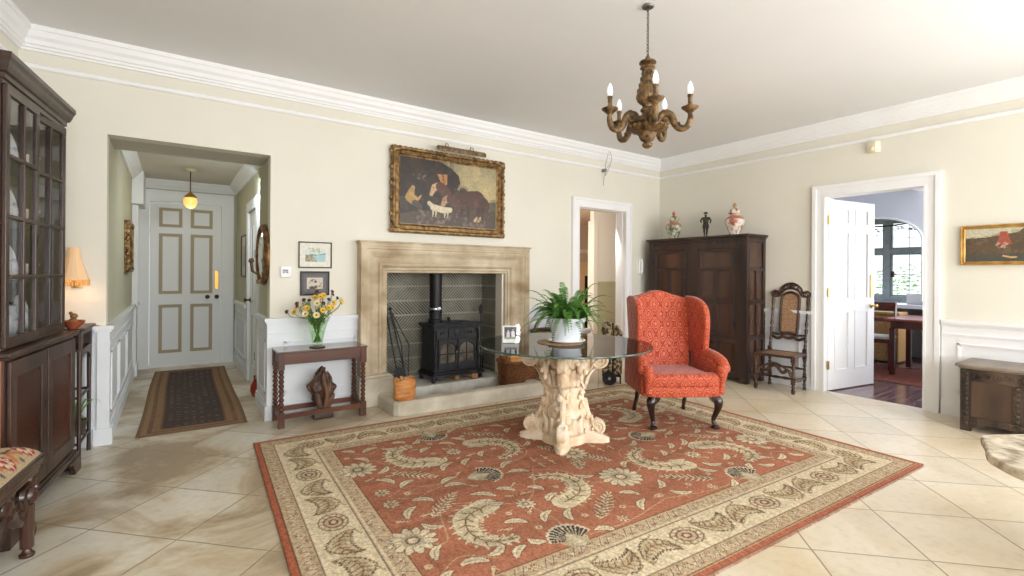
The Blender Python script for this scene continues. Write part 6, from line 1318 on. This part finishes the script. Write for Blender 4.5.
# wings
for s_ in (-1, 1):
    prof = spline([(.16, .60), (.04, .60), (-.02, .66), (-.035, .78), (-.045, .90), (-.02, 1.02), (.06, 1.09), (.18, 1.125), (.34, 1.13)], 4)+[(.40, 1.10), (.30, .60)]
    b = MB(); n = len(prof); vs = []
    for k in (0, 1):
        for y, z in prof: fl = max(0, (.25-y))*.10; vs.append((s_*(.258+fl+k*.06), y, z))
    b.add(vs, [list(range(n)), list(range(n, 2*n))[::-1]]+[[i, (i+1) % n, n+(i+1) % n, n+i] for i in range(n)]); soft('wing', b, .022)
    # arm: scrolled roll on top of a side panel
    b = MB(); P = spline([(s_*.335, .24, .60), (s_*.345, .05, .598), (s_*.355, -.12, .585), (s_*.362, -.21, .56), (s_*.362, -.262, .52)], 5); m_ = len(P); b.tube(P, [.062-.010*(i/(m_-1)) for i in range(m_)], 16)
    b.sph(P[-1], .053, 16, (1, .7, 1)); soft('arm_roll', b, 0)
    pan = [(.26, .28), (.26, .60), (-.12, .585), (-.20, .555), (-.262, .50), (-.262, .45), (-.235, .39), (-.265, .28)]
    b = MB(); b.prism(pan, 'x', s_*.285, s_*.375); soft('arm_panel', b, .025)
    b = MB(); P = spline([(s_*.33, -.275, .545), (s_*.33, -.288, .46), (s_*.325, -.275, .39), (s_*.325, -.285, .31)], 4); soft('arm_front', b.tube(P, [.05, .050, .048, .044, .040, .037, .034, .033, .032, .031, .03, .03, .03][:len(P)], 12), 0)
LEGM = mat('ebonised_leg', (28, 18, 16), .22, (50, 32, 28), 8, coat=.4)
for s_ in (-1, 1):
    b = MB(); P = spline([(s_*.275, -.255, .285), (s_*.300, -.285, .23), (s_*.292, -.275, .15), (s_*.272, -.25, .07), (s_*.278, -.268, .02)], 4); m_ = len(P)
    b.tube(P, [float(np.interp(i/(m_-1), [0, .22, .5, .8, 1], [.036, .042, .026, .017, .022])) for i in range(m_)], 12); b.lathe([(0, 0), (.03, 0), (.04, .008), (.040, .016), (.024, .03), (.01, .034)], (s_*.280, -.275, 0), 16); b.prism([(s_*.22, .275), (s_*.32, .275), (s_*.32, .24), (s_*.29, .20), (s_*.24, .24)], 'y', -.30, -.25); mesh_obj('front_leg', b, LEGM, t)
    b = MB(); b.tube([(s_*.235, .24, .30), (s_*.24, .27, .15), (s_*.25, .33, 0.012)], [.026, .022, .019], 4); b.box(s_*.25-.016, .315, 0, s_*.25+.016, .345, .02); mesh_obj('rear_leg', b, LEGM, t)

# ================================================================== DARK OAK WARDROBE (right wall)
t = thing('oak_wardrobe', 'large blackened panelled oak wardrobe at the right wall in the far corner', 'wardrobe', (XR-.012, 4.03, 0), R(-90))
# local x runs from the far end (-) towards the camera (+) ; -y faces the room
AW, AD, AH = .755, .44, 1.86                            # half width, depth, height
b = MB(); b.box(-AW+.02, -AD+.03, .06, AW-.02, -.0, AH-.03); mesh_obj('carcass', b, BLACKPAN, t, .002)
b = MB(); b.box(-AW-.03, -AD-.03, AH-.03, AW+.03, .0, AH); b.box(-AW-.012, -AD-.012, AH-.05, AW+.012, .0, AH-.03); mesh_obj('top_moulding', b, BLACKOAK, t, .004)
def zrow(f): return f
b = MB(); y0, y1 = -AD, -AD+.03
stl = [(-AW, -AW+.095), (-.10, .075), (AW-.155, AW)]
for a, c in stl: b.box(a, y0, .06, c, y1, AH-.04)
for a, c in ((AH-.17, AH-.04), (.49, .55), (.06, .13)): b.box(-AW, y0, a, AW, y1, c)
for a, c in ((-AW+.095, -.10), (.075, AW-.155)):
    m_ = (a+c)/2; b.box(m_-.03, y0, .13, m_+.03, y1, .49)
mesh_obj('front_frame', b, BLACKOAK, t, .004)
for s_ in (-1, 1):                                      # carved frieze
    pass
b = MB(); random.seed(2)
for i in range(22): x = -AW+.10+i*.065; b.tube([(x+.03*math.cos(q), y0-.003, AH-.105+.03*math.sin(q)) for q in [PI*k/6 for k in range(7)]], .006, 6)
mesh_obj('carved_frieze', b, BLACKOAK, t)
for k, (a, c) in enumerate(((-AW+.095, -.10), (.075, AW-.155))):
    m_ = (a+c)/2; b = MB(); ya, yb = y0-.008, y0+.014; a += .006; c -= .006
    b.box(a, ya, .555, a+.05, yb, AH-.175); b.box(c-.05, ya, .555, c, yb, AH-.175); b.box(a, ya, .555, c, yb, .60); b.box(a, ya, AH-.215, c, yb, AH-.175); b.box(a, ya, 1.40, c, yb, 1.45); b.box(a, ya, .98, c, yb, 1.04); b.box(m_-.025, ya, .56, m_+.025, yb, 1.42)
    d = mesh_obj('wardrobe_door', b, BLACKOAK, t, .004); mesh_obj('door_panels', MB().box(a+.02, y0+.008, .58, c-.02, y0+.018, AH-.19), BLACKPAN, d)
    kx = (c-.02) if k == 0 else (c+.03); b = MB()
    if k == 0: b.lathe([(0, 0), (.01, .0), (.006, .015), (.013, .03), (0, .036)], n=10); b.v = [(kx+x, ya-z, 1.28+y) for x, y, z in b.v]; mesh_obj('knob', b, IRON, d)
    for z in ((.66, 1.50)): 
        hx = c+.008 if k == 1 else a-.012
        b = MB(); b.box(hx-.012, ya-.006, z, hx+.012, ya+.002, z+.09); mesh_obj('hinge', b, IRON, d)
# near side, panelled: rail/stile grid on +x face
b = MB(); xs0, xs1 = AW-.02, AW; ya, yb = -AD+.03, 0
for (a, c) in ((ya, ya+.05), (yb-.06, yb-.002)): b.box(xs0, a, .06, xs1, c, AH-.04)
for (a, c) in ((AH-.10, AH-.04), (1.40, 1.45), (.98, 1.04), (.53, .60), (.06, .14)): b.box(xs0, ya, a, xs1, yb-.002, c)
m_ = (ya+yb)/2; b.box(xs0, m_-.02, .10, xs1, m_+.02, 1.42); mesh_obj('side_frame', b, BLACKOAK, t, .004)
b = MB(); xs0, xs1 = -AW, -AW+.02
for (a, c) in ((ya, ya+.05), (yb-.06, yb-.002)): b.box(xs0, a, .06, xs1, c, AH-.04)
for (a, c) in ((AH-.10, AH-.04), (.98, 1.04), (.06, .14)): b.box(xs0, ya, a, xs1, yb-.002, c)
mesh_obj('side_frame', b, BLACKOAK, t, .004)
for x in (-AW+.05, AW-.05):
    for y in (-AD+.045, -.05): mesh_obj('foot', MB().box(x-.05, y-.045, 0, x+.05, y+.04, .062), BLACKOAK, t, .004)
def urn(name, label, y, x, s_, rot, lidcol):
    t = thing(name, label, 'jar', (x, y, AH+.0005)); U = mat('imari', (226, 214, 200), .25, (150, 84, 66), 16, lo=.46, hi=.6, detail=3, coat=.3) if lidcol[0] == 'r' else mat('famille', (210, 206, 184), .25, (104, 112, 84), 18, lo=.42, hi=.58, detail=3, coat=.3)
    sc_ = .82*s_; pf = [(0, 0), (.066, 0), (.070, .01), (.066, .03), (.092, .09), (.116, .15), (.120, .185), (.104, .225), (.068, .25), (.06, .275), (.066, .285), (0, .285)]
    mesh_obj('body', MB().lathe([(r*sc_, z*sc_) for r, z in pf], n=28), U, t)
    mesh_obj('shoulder_band', MB().lathe([(r*sc_, z*sc_) for r, z in [(.114, .208), (.1055, .226), (.068, .251), (.0625, .262), (.066, .246), (.10, .222)]], n=28), mat('rust_glaze_'+lidcol[0], lidcol[1], .3), t)
    l = mesh_obj('lid', MB().lathe([(r*sc_, z*sc_) for r, z in [(.074, .284), (.080, .292), (.072, .315), (.045, .345), (.018, .355), (.015, .365), (0, .365)]], n=28), U, t)
    mesh_obj('finial', MB().lathe([(r*sc_, z*sc_) for r, z in [(.012, .36), (.022, .372), (.026, .392), (.014, .415), (0, .43)]], n=14), mat('finial_'+lidcol[0], lidcol[2], .35), l)
urn('lidded_jar', 'smaller green-patterned lidded jar with a red knob on the left of the wardrobe top', 4.46, 5.95, 1.15, 0, ('g', (176, 112, 80), (188, 84, 70)))
urn('lidded_jar', 'larger rust and white lidded jar on the right of the wardrobe top', 3.53, 5.95, 1.2, 0, ('r', (178, 110, 84), (166, 140, 100)))
t = thing('bronze_figurine', 'small dark bronze standing figurine between the two jars on the wardrobe', 'figurine', (5.97, 3.96, AH+.0005), R(-65))
BZ = mat('dark_bronze', (40, 36, 28), .4, (72, 64, 48), 14, bump=.3, metal=.4)
mesh_obj('base', MB().lathe([(0, 0), (.035, 0), (.035, .012), (.028, .018), (0, .018)], n=20), BZ, t)
me = bpy.data.meshes.new('body'); J = [((0, 0, .175), .030), ((0, 0, .215), .034), ((0, .004, .255), .040), ((0, .004, .275), .016), ((0, -.002, .290), .015), ((0, -.003, .312), .026), ((-.045, 0, .262), .016), ((-.066, -.008, .222), .013), ((-.045, -.035, .198), .010), ((.045, 0, .262), .016), ((.068, -.005, .222), .013), ((.060, -.028, .185), .010), ((-.016, 0, .15), .024), ((-.018, -.004, .09), .018), ((-.014, .002, .03), .012), ((-.016, -.022, .022), .009), ((.016, 0, .15), .024), ((.018, -.004, .09), .018), ((.014, .002, .03), .012), ((.018, -.022, .022), .009)]
E_ = [(0, 1), (1, 2), (2, 3), (3, 4), (4, 5), (2, 6), (6, 7), (7, 8), (2, 9), (9, 10), (10, 11), (0, 12), (12, 13), (13, 14), (14, 15), (0, 16), (16, 17), (17, 18), (18, 19)]
me.from_pydata([j[0] for j in J], E_, []); o = bpy.data.objects.new('body', me); COL.objects.link(o); o.parent = t; me.materials.append(BZ)
sm_ = o.modifiers.new('skin', 'SKIN'); 
for i, v in enumerate(me.skin_vertices[0].data if me.skin_vertices else []): v.radius = (J[i][1]*.85, J[i][1]*.85); v.use_root = (i == 0)
ss = o.modifiers.new('sub', 'SUBSURF'); ss.levels = ss.render_levels = 2
mesh_obj('hat', MB().lathe([(0, .345), (.02, .342), (.026, .328), (.03, .322), (.024, .318), (0, .318)], (0, -.003, 0), 14), BZ, t)
mesh_obj('kilt', MB().lathe([(.030, .20), (.040, .17), (.044, .13), (.036, .125), (.0, .15)], n=16), BZ, t)

# ================================================================== CANE-BACKED CHAIR
t = thing('cane_back_chair', 'tall carved walnut chair with cane back between wardrobe and doorway', 'chair', (5.93, 2.93, 0), R(-90)+R(6))
WN = mat('walnut_turned', (42, 26, 20), .35, (80, 54, 42), 8, (1, 1, .3), bump=.2, bscale=30)
CANE = mat('cane_weave', (168, 132, 100), .7, (130, 96, 70), 60, detail=2)
def turned(mb, x, y, z0, z1_, r, seed=0, lean=0):
    Z = [0, .06, .10, .14, .2, .3, .36, .4, .46, .55, .62, .7, .74, .8, .9, 1]; Rr = [1, 1.15, .6, 1.2, .7, .9, 1.25, .6, 1.2, .75, .9, .6, 1.2, .7, 1.1, 1]
    mb.tube([(x, y+lean*f, z0+(z1_-z0)*f) for f in Z], [r*q for q in Rr], 10)
SW, SD = .215, .19
for s_ in (-1, 1):
    b = MB(); turned(b, s_*(SW-.01), -SD, 0.03, .38, .020); b.box(s_*(SW-.01)-.022, -SD-.022, .36, s_*(SW-.01)+.022, -SD+.022, .43); b.box(s_*(SW-.01)-.02, -SD-.02, .11, s_*(SW-.01)+.02, -SD+.02, .17); b.sph((s_*(SW-.01), -SD, .022), .022, 10); mesh_obj('front_leg', b, WN, t)
    b = MB(); turned(b, s_*(SW-.02), SD, 0.0, .38, .019); b.box(s_*(SW-.02)-.02, SD-.02, .36, s_*(SW-.02)+.02, SD+.02, .48); turned(b, s_*(SW-.02), SD+.01, .48, 1.08, .017, lean=.10); b.sph((s_*(SW-.02), SD+.118, 1.10), .022, 8, (1, 1, 1.2)); b.box(s_*(SW-.02)-.019, SD-.019, .11, s_*(SW-.02)+.019, SD+.019, .16); mesh_obj('rear_post', b, WN, t)
b = MB(); b.box(-SW-.005, -SD-.03, .405, SW+.005, -SD+.03, .435); b.box(-SW, SD-.03, .405, SW, SD+.015, .435); b.box(-SW-.005, -SD, .405, -SW+.045, SD, .435); b.box(SW-.045, -SD, .405, SW+.005, SD, .435); mesh_obj('seat_frame', b, WN, t, .006); mesh_obj('cane_seat', MB().box(-SW+.04, -SD+.025, .418, SW-.04, SD-.025, .430), CANE, t)
ln = lambda z: SD+.012+(z-.48)*.166
def backpiece(name, outline, th, m_, par=t):
    n = len(outline); vs = [(x, ln(z)-th/2, z) for x, z in outline]+[(x, ln(z)+th/2, z) for x, z in outline]; return mesh_obj(name, MB().add(vs, [list(range(n)), list(range(n, 2*n))[::-1]]+[[i, (i+1) % n, n+(i+1) % n, n+i] for i in range(n)]), m_, par, .004)
inner = [(-.095, .66), (-.06, .645), (0, .655), (.06, .645), (.095, .66), (.10, .9), (.098, 1.06), (.075, 1.11), (.03, 1.135), (0, 1.14), (-.03, 1.135), (-.075, 1.11), (-.098, 1.06), (-.10, .9)]
b = MB(); b.tube([(x, ln(z), z) for x, z in spline(inner+[inner[0]], 3)[:-1]], .016, 8, closed=True); mesh_obj('back_frame', b, WN, t)
backpiece('cane_panel', inner, .006, CANE)
b = MB(); P = spline([(-.205, 1.09), (-.215, 1.13), (-.18, 1.155), (-.135, 1.14), (-.11, 1.19), (-.06, 1.235), (0, 1.25), (.06, 1.235), (.11, 1.19), (.135, 1.14), (.18, 1.155), (.215, 1.13), (.205, 1.09)], 4); b.tube([(x, ln(z), z) for x, z in P], .016, 8)
P = spline([(-.20, 1.09), (-.13, 1.10), (-.08, 1.165), (0, 1.19), (.08, 1.165), (.13, 1.10), (.20, 1.09)], 4); b.tube([(x, ln(z)-.004, z) for x, z in P], .013, 8)
for s_ in (-1, 1):
    for c, r in (((s_*.155, 1.125), .026), ((s_*.085, 1.195), .022), ((s_*.035, 1.215), .020)): P, rr = spiral((c[0], ln(c[1])-.006, c[1]), r, 1.4, .008, s_, 0, n=20); b.tube(P, rr, 6)
b.sph((0, ln(1.21), 1.215), .024, 8, (1, .5, 1.2)); mesh_obj('crest_rail', b, WN, t)
b = MB(); P = spline([(-.19, .605), (-.12, .575), (-.06, .60), (0, .585), (.06, .60), (.12, .575), (.19, .605)], 4); b.tube([(x, ln(z), z) for x, z in P], .017, 8); b.tube([(x, ln(z), z) for x, z in spline([(-.19, .635), (-.09, .625), (0, .64), (.09, .625), (.19, .635)], 4)], .013, 8); mesh_obj('lower_rail', b, WN, t)
b = MB(); P = spline([(-.19, .20), (-.15, .265), (-.09, .235), (-.04, .29), (0, .31), (.04, .29), (.09, .235), (.15, .265), (.19, .20)], 4); b.tube([(x, -SD, z) for x, z in P], .020, 8); P = spline([(-.18, .23), (-.12, .285), (0, .335), (.12, .285), (.18, .23)], 4); b.tube([(x, -SD, z) for x, z in P], .012, 8); mesh_obj('carved_front_stretcher', b, WN, t)
for s_ in (-1, 1): mesh_obj('side_stretcher', MB().tube([(s_*(SW-.015), y, .14) for y in (-SD, -.1, -.05, 0, .05, .1, SD)], [.011, .014, .02, .024, .02, .014, .011], 10), WN, t)
mesh_obj('cross_stretcher', MB().tube([(x, 0, .14) for x in (-.19, -.1, -.05, 0, .05, .1, .19)], [.010, .013, .018, .012, .018, .013, .010], 10), WN, t)
mesh_obj('rear_stretcher', MB().tube([(x, SD, .24) for x in (-.19, -.1, 0, .1, .19)], [.010, .016, .012, .016, .010], 10), WN, t)

# ================================================================== CARVED CHEST (right edge)
t = thing('carved_chest', 'small carved oak coffer standing on legs at the right wall', 'chest', (5.95, .79, 0), R(-90))
KW, KD, KH = .485, .235, .585
b = MB(); b.box(-KW-.03, -KD-.03, KH-.025, KW+.03, KD+.03, KH); b.box(-KW-.012, -KD-.012, KH-.04, KW+.012, KD+.012, KH-.025); mesh_obj('lid', b, mat('chest_lid', (110, 98, 86), .4, (148, 134, 120), 5, (1, .2, 1), bump=.3), t, .006)
for sx in (-1, 1):
    for sy in (-1, 1):
        x = sx*(KW-.035); y = sy*(KD-.03); b = MB(); b.box(x-.035, y-.03, 0, x+.035, y+.03, KH-.04)
        if sy < 0:
            for k in range(11): b.sph((x, y-.03, .07+k*.043), .019, 8, (1.1, .35, 1)); 
        mesh_obj('corner_post', b, CHEST, t, .003)
b = MB(); b.box(-KW+.07, -KD+.0, .44, KW-.07, -KD+.03, KH-.04); b.box(-KW+.07, -KD, .07, KW-.07, -KD+.03, .13); b.box(-.157, -KD, .13, -.105, -KD+.03, .44); b.box(.105, -KD, .13, .157, -KD+.03, .44)
b.prism([(-KW+.07, .07), (-KW+.07, .03), (-KW+.12, .05), (-KW+.18, .07)], 'y', -KD, -KD+.025); mesh_obj('front_frame', b, CHEST, t, .003)
b = MB()
for k in range(12): x = -KW+.10+k*.0705; P, rr = spiral((x, -KD-.002, .49), .027, 1.3, .009, 1 if k % 2 else -1, 0, n=18); b.tube(P, rr, 6)
for k in range(14): b.sph((-.131 if k % 2 else .131, -KD, .15+(k//2)*.045), .018, 8, (1.1, .35, 1))
for k in range(13): b.tube([(-KW+.10+k*.0655+.028*math.cos(q), -KD-.001, .085+.028*math.sin(q)) for q in [PI*i/6 for i in range(7)]], .005, 5)
mesh_obj('carving', b, CHEST, t)
mesh_obj('front_panel', MB().box(-KW+.07, -KD+.012, .13, KW-.07, -KD+.022, .44), CHESTP, t)
b = MB(); b.box(-KW+.012, -KD+.04, .08, -KW+.03, KD-.04, KH-.04); b.box(KW-.03, -KD+.04, .08, KW-.012, KD-.04, KH-.04); mesh_obj('end_panels', b, CHESTP, t); mesh_obj('back_panel', MB().box(-KW+.03, KD-.03, .08, KW-.03, KD-.012, KH-.04), CHESTP, t); mesh_obj('bottom_board', MB().box(-KW+.03, -KD+.03, .08, KW-.03, KD-.03, .10), CHESTP, t)

# ================================================================== MOTTLED STONE TABLE, bottom right
t = thing('stone_slab_table', 'irregular mottled buff stone slab top of a low table at the bottom right corner', 'table', (3.50, .08, 0))
n_ = 72; pts = []
for i in range(n_):
    a = 2*PI*i/n_; r = .595+.018*mnoise.noise(Vector((math.cos(a)*2, math.sin(a)*2, 1.7)))+.010*mnoise.noise(Vector((math.cos(a)*8, math.sin(a)*8, .3)))+.035*math.exp(-((a-1.45)/.16)**2); pts.append((r*math.cos(a), r*math.sin(a)))
SLB = mat('mottled_slab', (136, 122, 100), .65, (222, 208, 184), 12, detail=10, lo=.36, hi=.62, bump=.7, bscale=25, dist=.15)
mesh_obj('slab_top', MB().prism(pts, 'z', .455, .50), SLB, t, .014, 4)
mesh_obj('slab_support', MB().lathe([(0, 0), (.2, 0), (.21, .03), (.12, .08), (.10, .4), (.16, .455), (0, .455)], n=28), HEARTH, t)

# ================================================================== CHANDELIER
CX, CYY = 2.573, 2.142
t = thing('chandelier', 'carved antique gilt chandelier with five candle arms hanging from the ceiling', 'chandelier', (CX, CYY, HC))
mesh_obj('ceiling_hook', MB().lathe([(.020, -.010), (.036, -.013), (.040, -.006), (.036, 0), (.020, 0)], n=24), mat('pewter', (120, 118, 112), .35, metal=.7), t)
b = MB(); zt, zb = -.014, -.345; n_ = 15
for i in range(n_):
    z = zt+(zb-zt)*(i+.5)/n_; P = []
    for k in range(10): a = 2*PI*k/10; q = (.0075*math.cos(a), .0145*math.sin(a)); P.append((q[0], 0, z+q[1]) if i % 2 else (0, q[0], z+q[1]))
    b.tube(P, .0024, 5, closed=True)
mesh_obj('chain', b, mat('dark_chain', (84, 76, 62), .4, metal=.7), t)
pf = [(0, .775), (.010, .77), (.016, .755), (.010, .74), (.022, .735), (.052, .722), (.056, .708), (.035, .698), (.028, .69), (.046, .68), (.05, .665), (.036, .65), (.034, .62), (.044, .56), (.062, .48), (.072, .43), (.068, .39), (.05, .365), (.035, .35), (.03, .33), (.044, .315), (.046, .30), (.034, .29), (.036, .27), (.06, .25), (.075, .225), (.085, .20), (.07, .185), (.105, .175), (.128, .165), (.130, .15), (.115, .135), (.09, .12), (.062, .105), (.052, .075), (.042, .05), (.026, .04), (.022, .03), (.034, .02), (.032, -.0), (.016, -.015), (0, -.02)]
Z0 = 2.178-HC
def zc(z): return z*.775+Z0+.018
pfc = [(r, zc(z)) for r, z in pf]; mesh_obj('stem', MB().lathe(pfc, n=28), BRONZE, t)
b = MB()
for k in range(22): a = 2*PI*k/22; b.sph((.124*math.cos(a), .124*math.sin(a), zc(.155)), .013, 6, (1, 1, 1.1))
mesh_obj('bead_rim', b, BRONZE, t); b = MB()
for k in range(8):
    a = 2*PI*k/8
    for z, r in ((.62, .036), (.57, .044), (.52, .054), (.47, .064), (.42, .070)): b.sph(((r-.004)*math.cos(a), (r-.004)*math.sin(a), zc(z)), .009, 6, (1, 1, 2.2))
mesh_obj('carved_leaves', b, BRONZE, t)
for k in range(5):
    a = math.radians(14+72*k); b = MB().at((0, 0, 0), rz=a); za = zc(.20)
    P = spline([(.06, 0, za+.0), (.10, 0, za+.045), (.145, 0, za+.035), (.175, 0, za-.03), (.210, 0, za-.062), (.250, 0, za-.05), (.268, 0, za-.0), (.266, 0, za+.035)], 5); m_ = len(P)
    b.tube(P, [float(np.interp(i/(m_-1), [0, .3, .6, .8, 1], [.026, .024, .020, .020, .014])) for i in range(m_)], 10)
    P2, rr = spiral((.115, 0, za+.028), .036, 1.4, .014, -1, PI/2, n=22); b.tube(P2, rr, 8); P2, rr = spiral((.205, 0, za-.045), .022, 1.2, .010, 1, PI/2, n=18); b.tube(P2, rr, 8)
    for i in range(3, m_-4, 3): b.sph((P[i][0], 0, P[i][2]+.018), .010, 6, (1.3, 1, .7))
    arm = mesh_obj('arm', b, BRONZE, t); ex, ez = .266, za+.035
    b = MB().at((0, 0, 0), rz=a); b.lathe([(.0, 0), (.018, .0), (.03, .012), (.052, .030), (.054, .036), (.032, .034), (.020, .040), (.0, .04)], (ex, 0, ez), 20); mesh_obj('drip_cup', b, BRONZE, arm)
    b = MB().at((0, 0, 0), rz=a); b.lathe([(.016, .036), (.022, .05), (.014, .058), (.014, .10), (.018, .105), (.016, .118), (0, .12)], (ex, 0, ez), 14); mesh_obj('candle_tube', b, BRONZE, arm)
    b = MB().at((0, 0, 0), rz=a); b.lathe([(.010, .118), (.016, .13), (.019, .15), (.016, .172), (.008, .192), (0, .205)], (ex, 0, ez), 14); mesh_obj('bulb', b, mat('frosted_bulb', (250, 250, 250), .3, emit=(255, 252, 246), es=.8), arm)
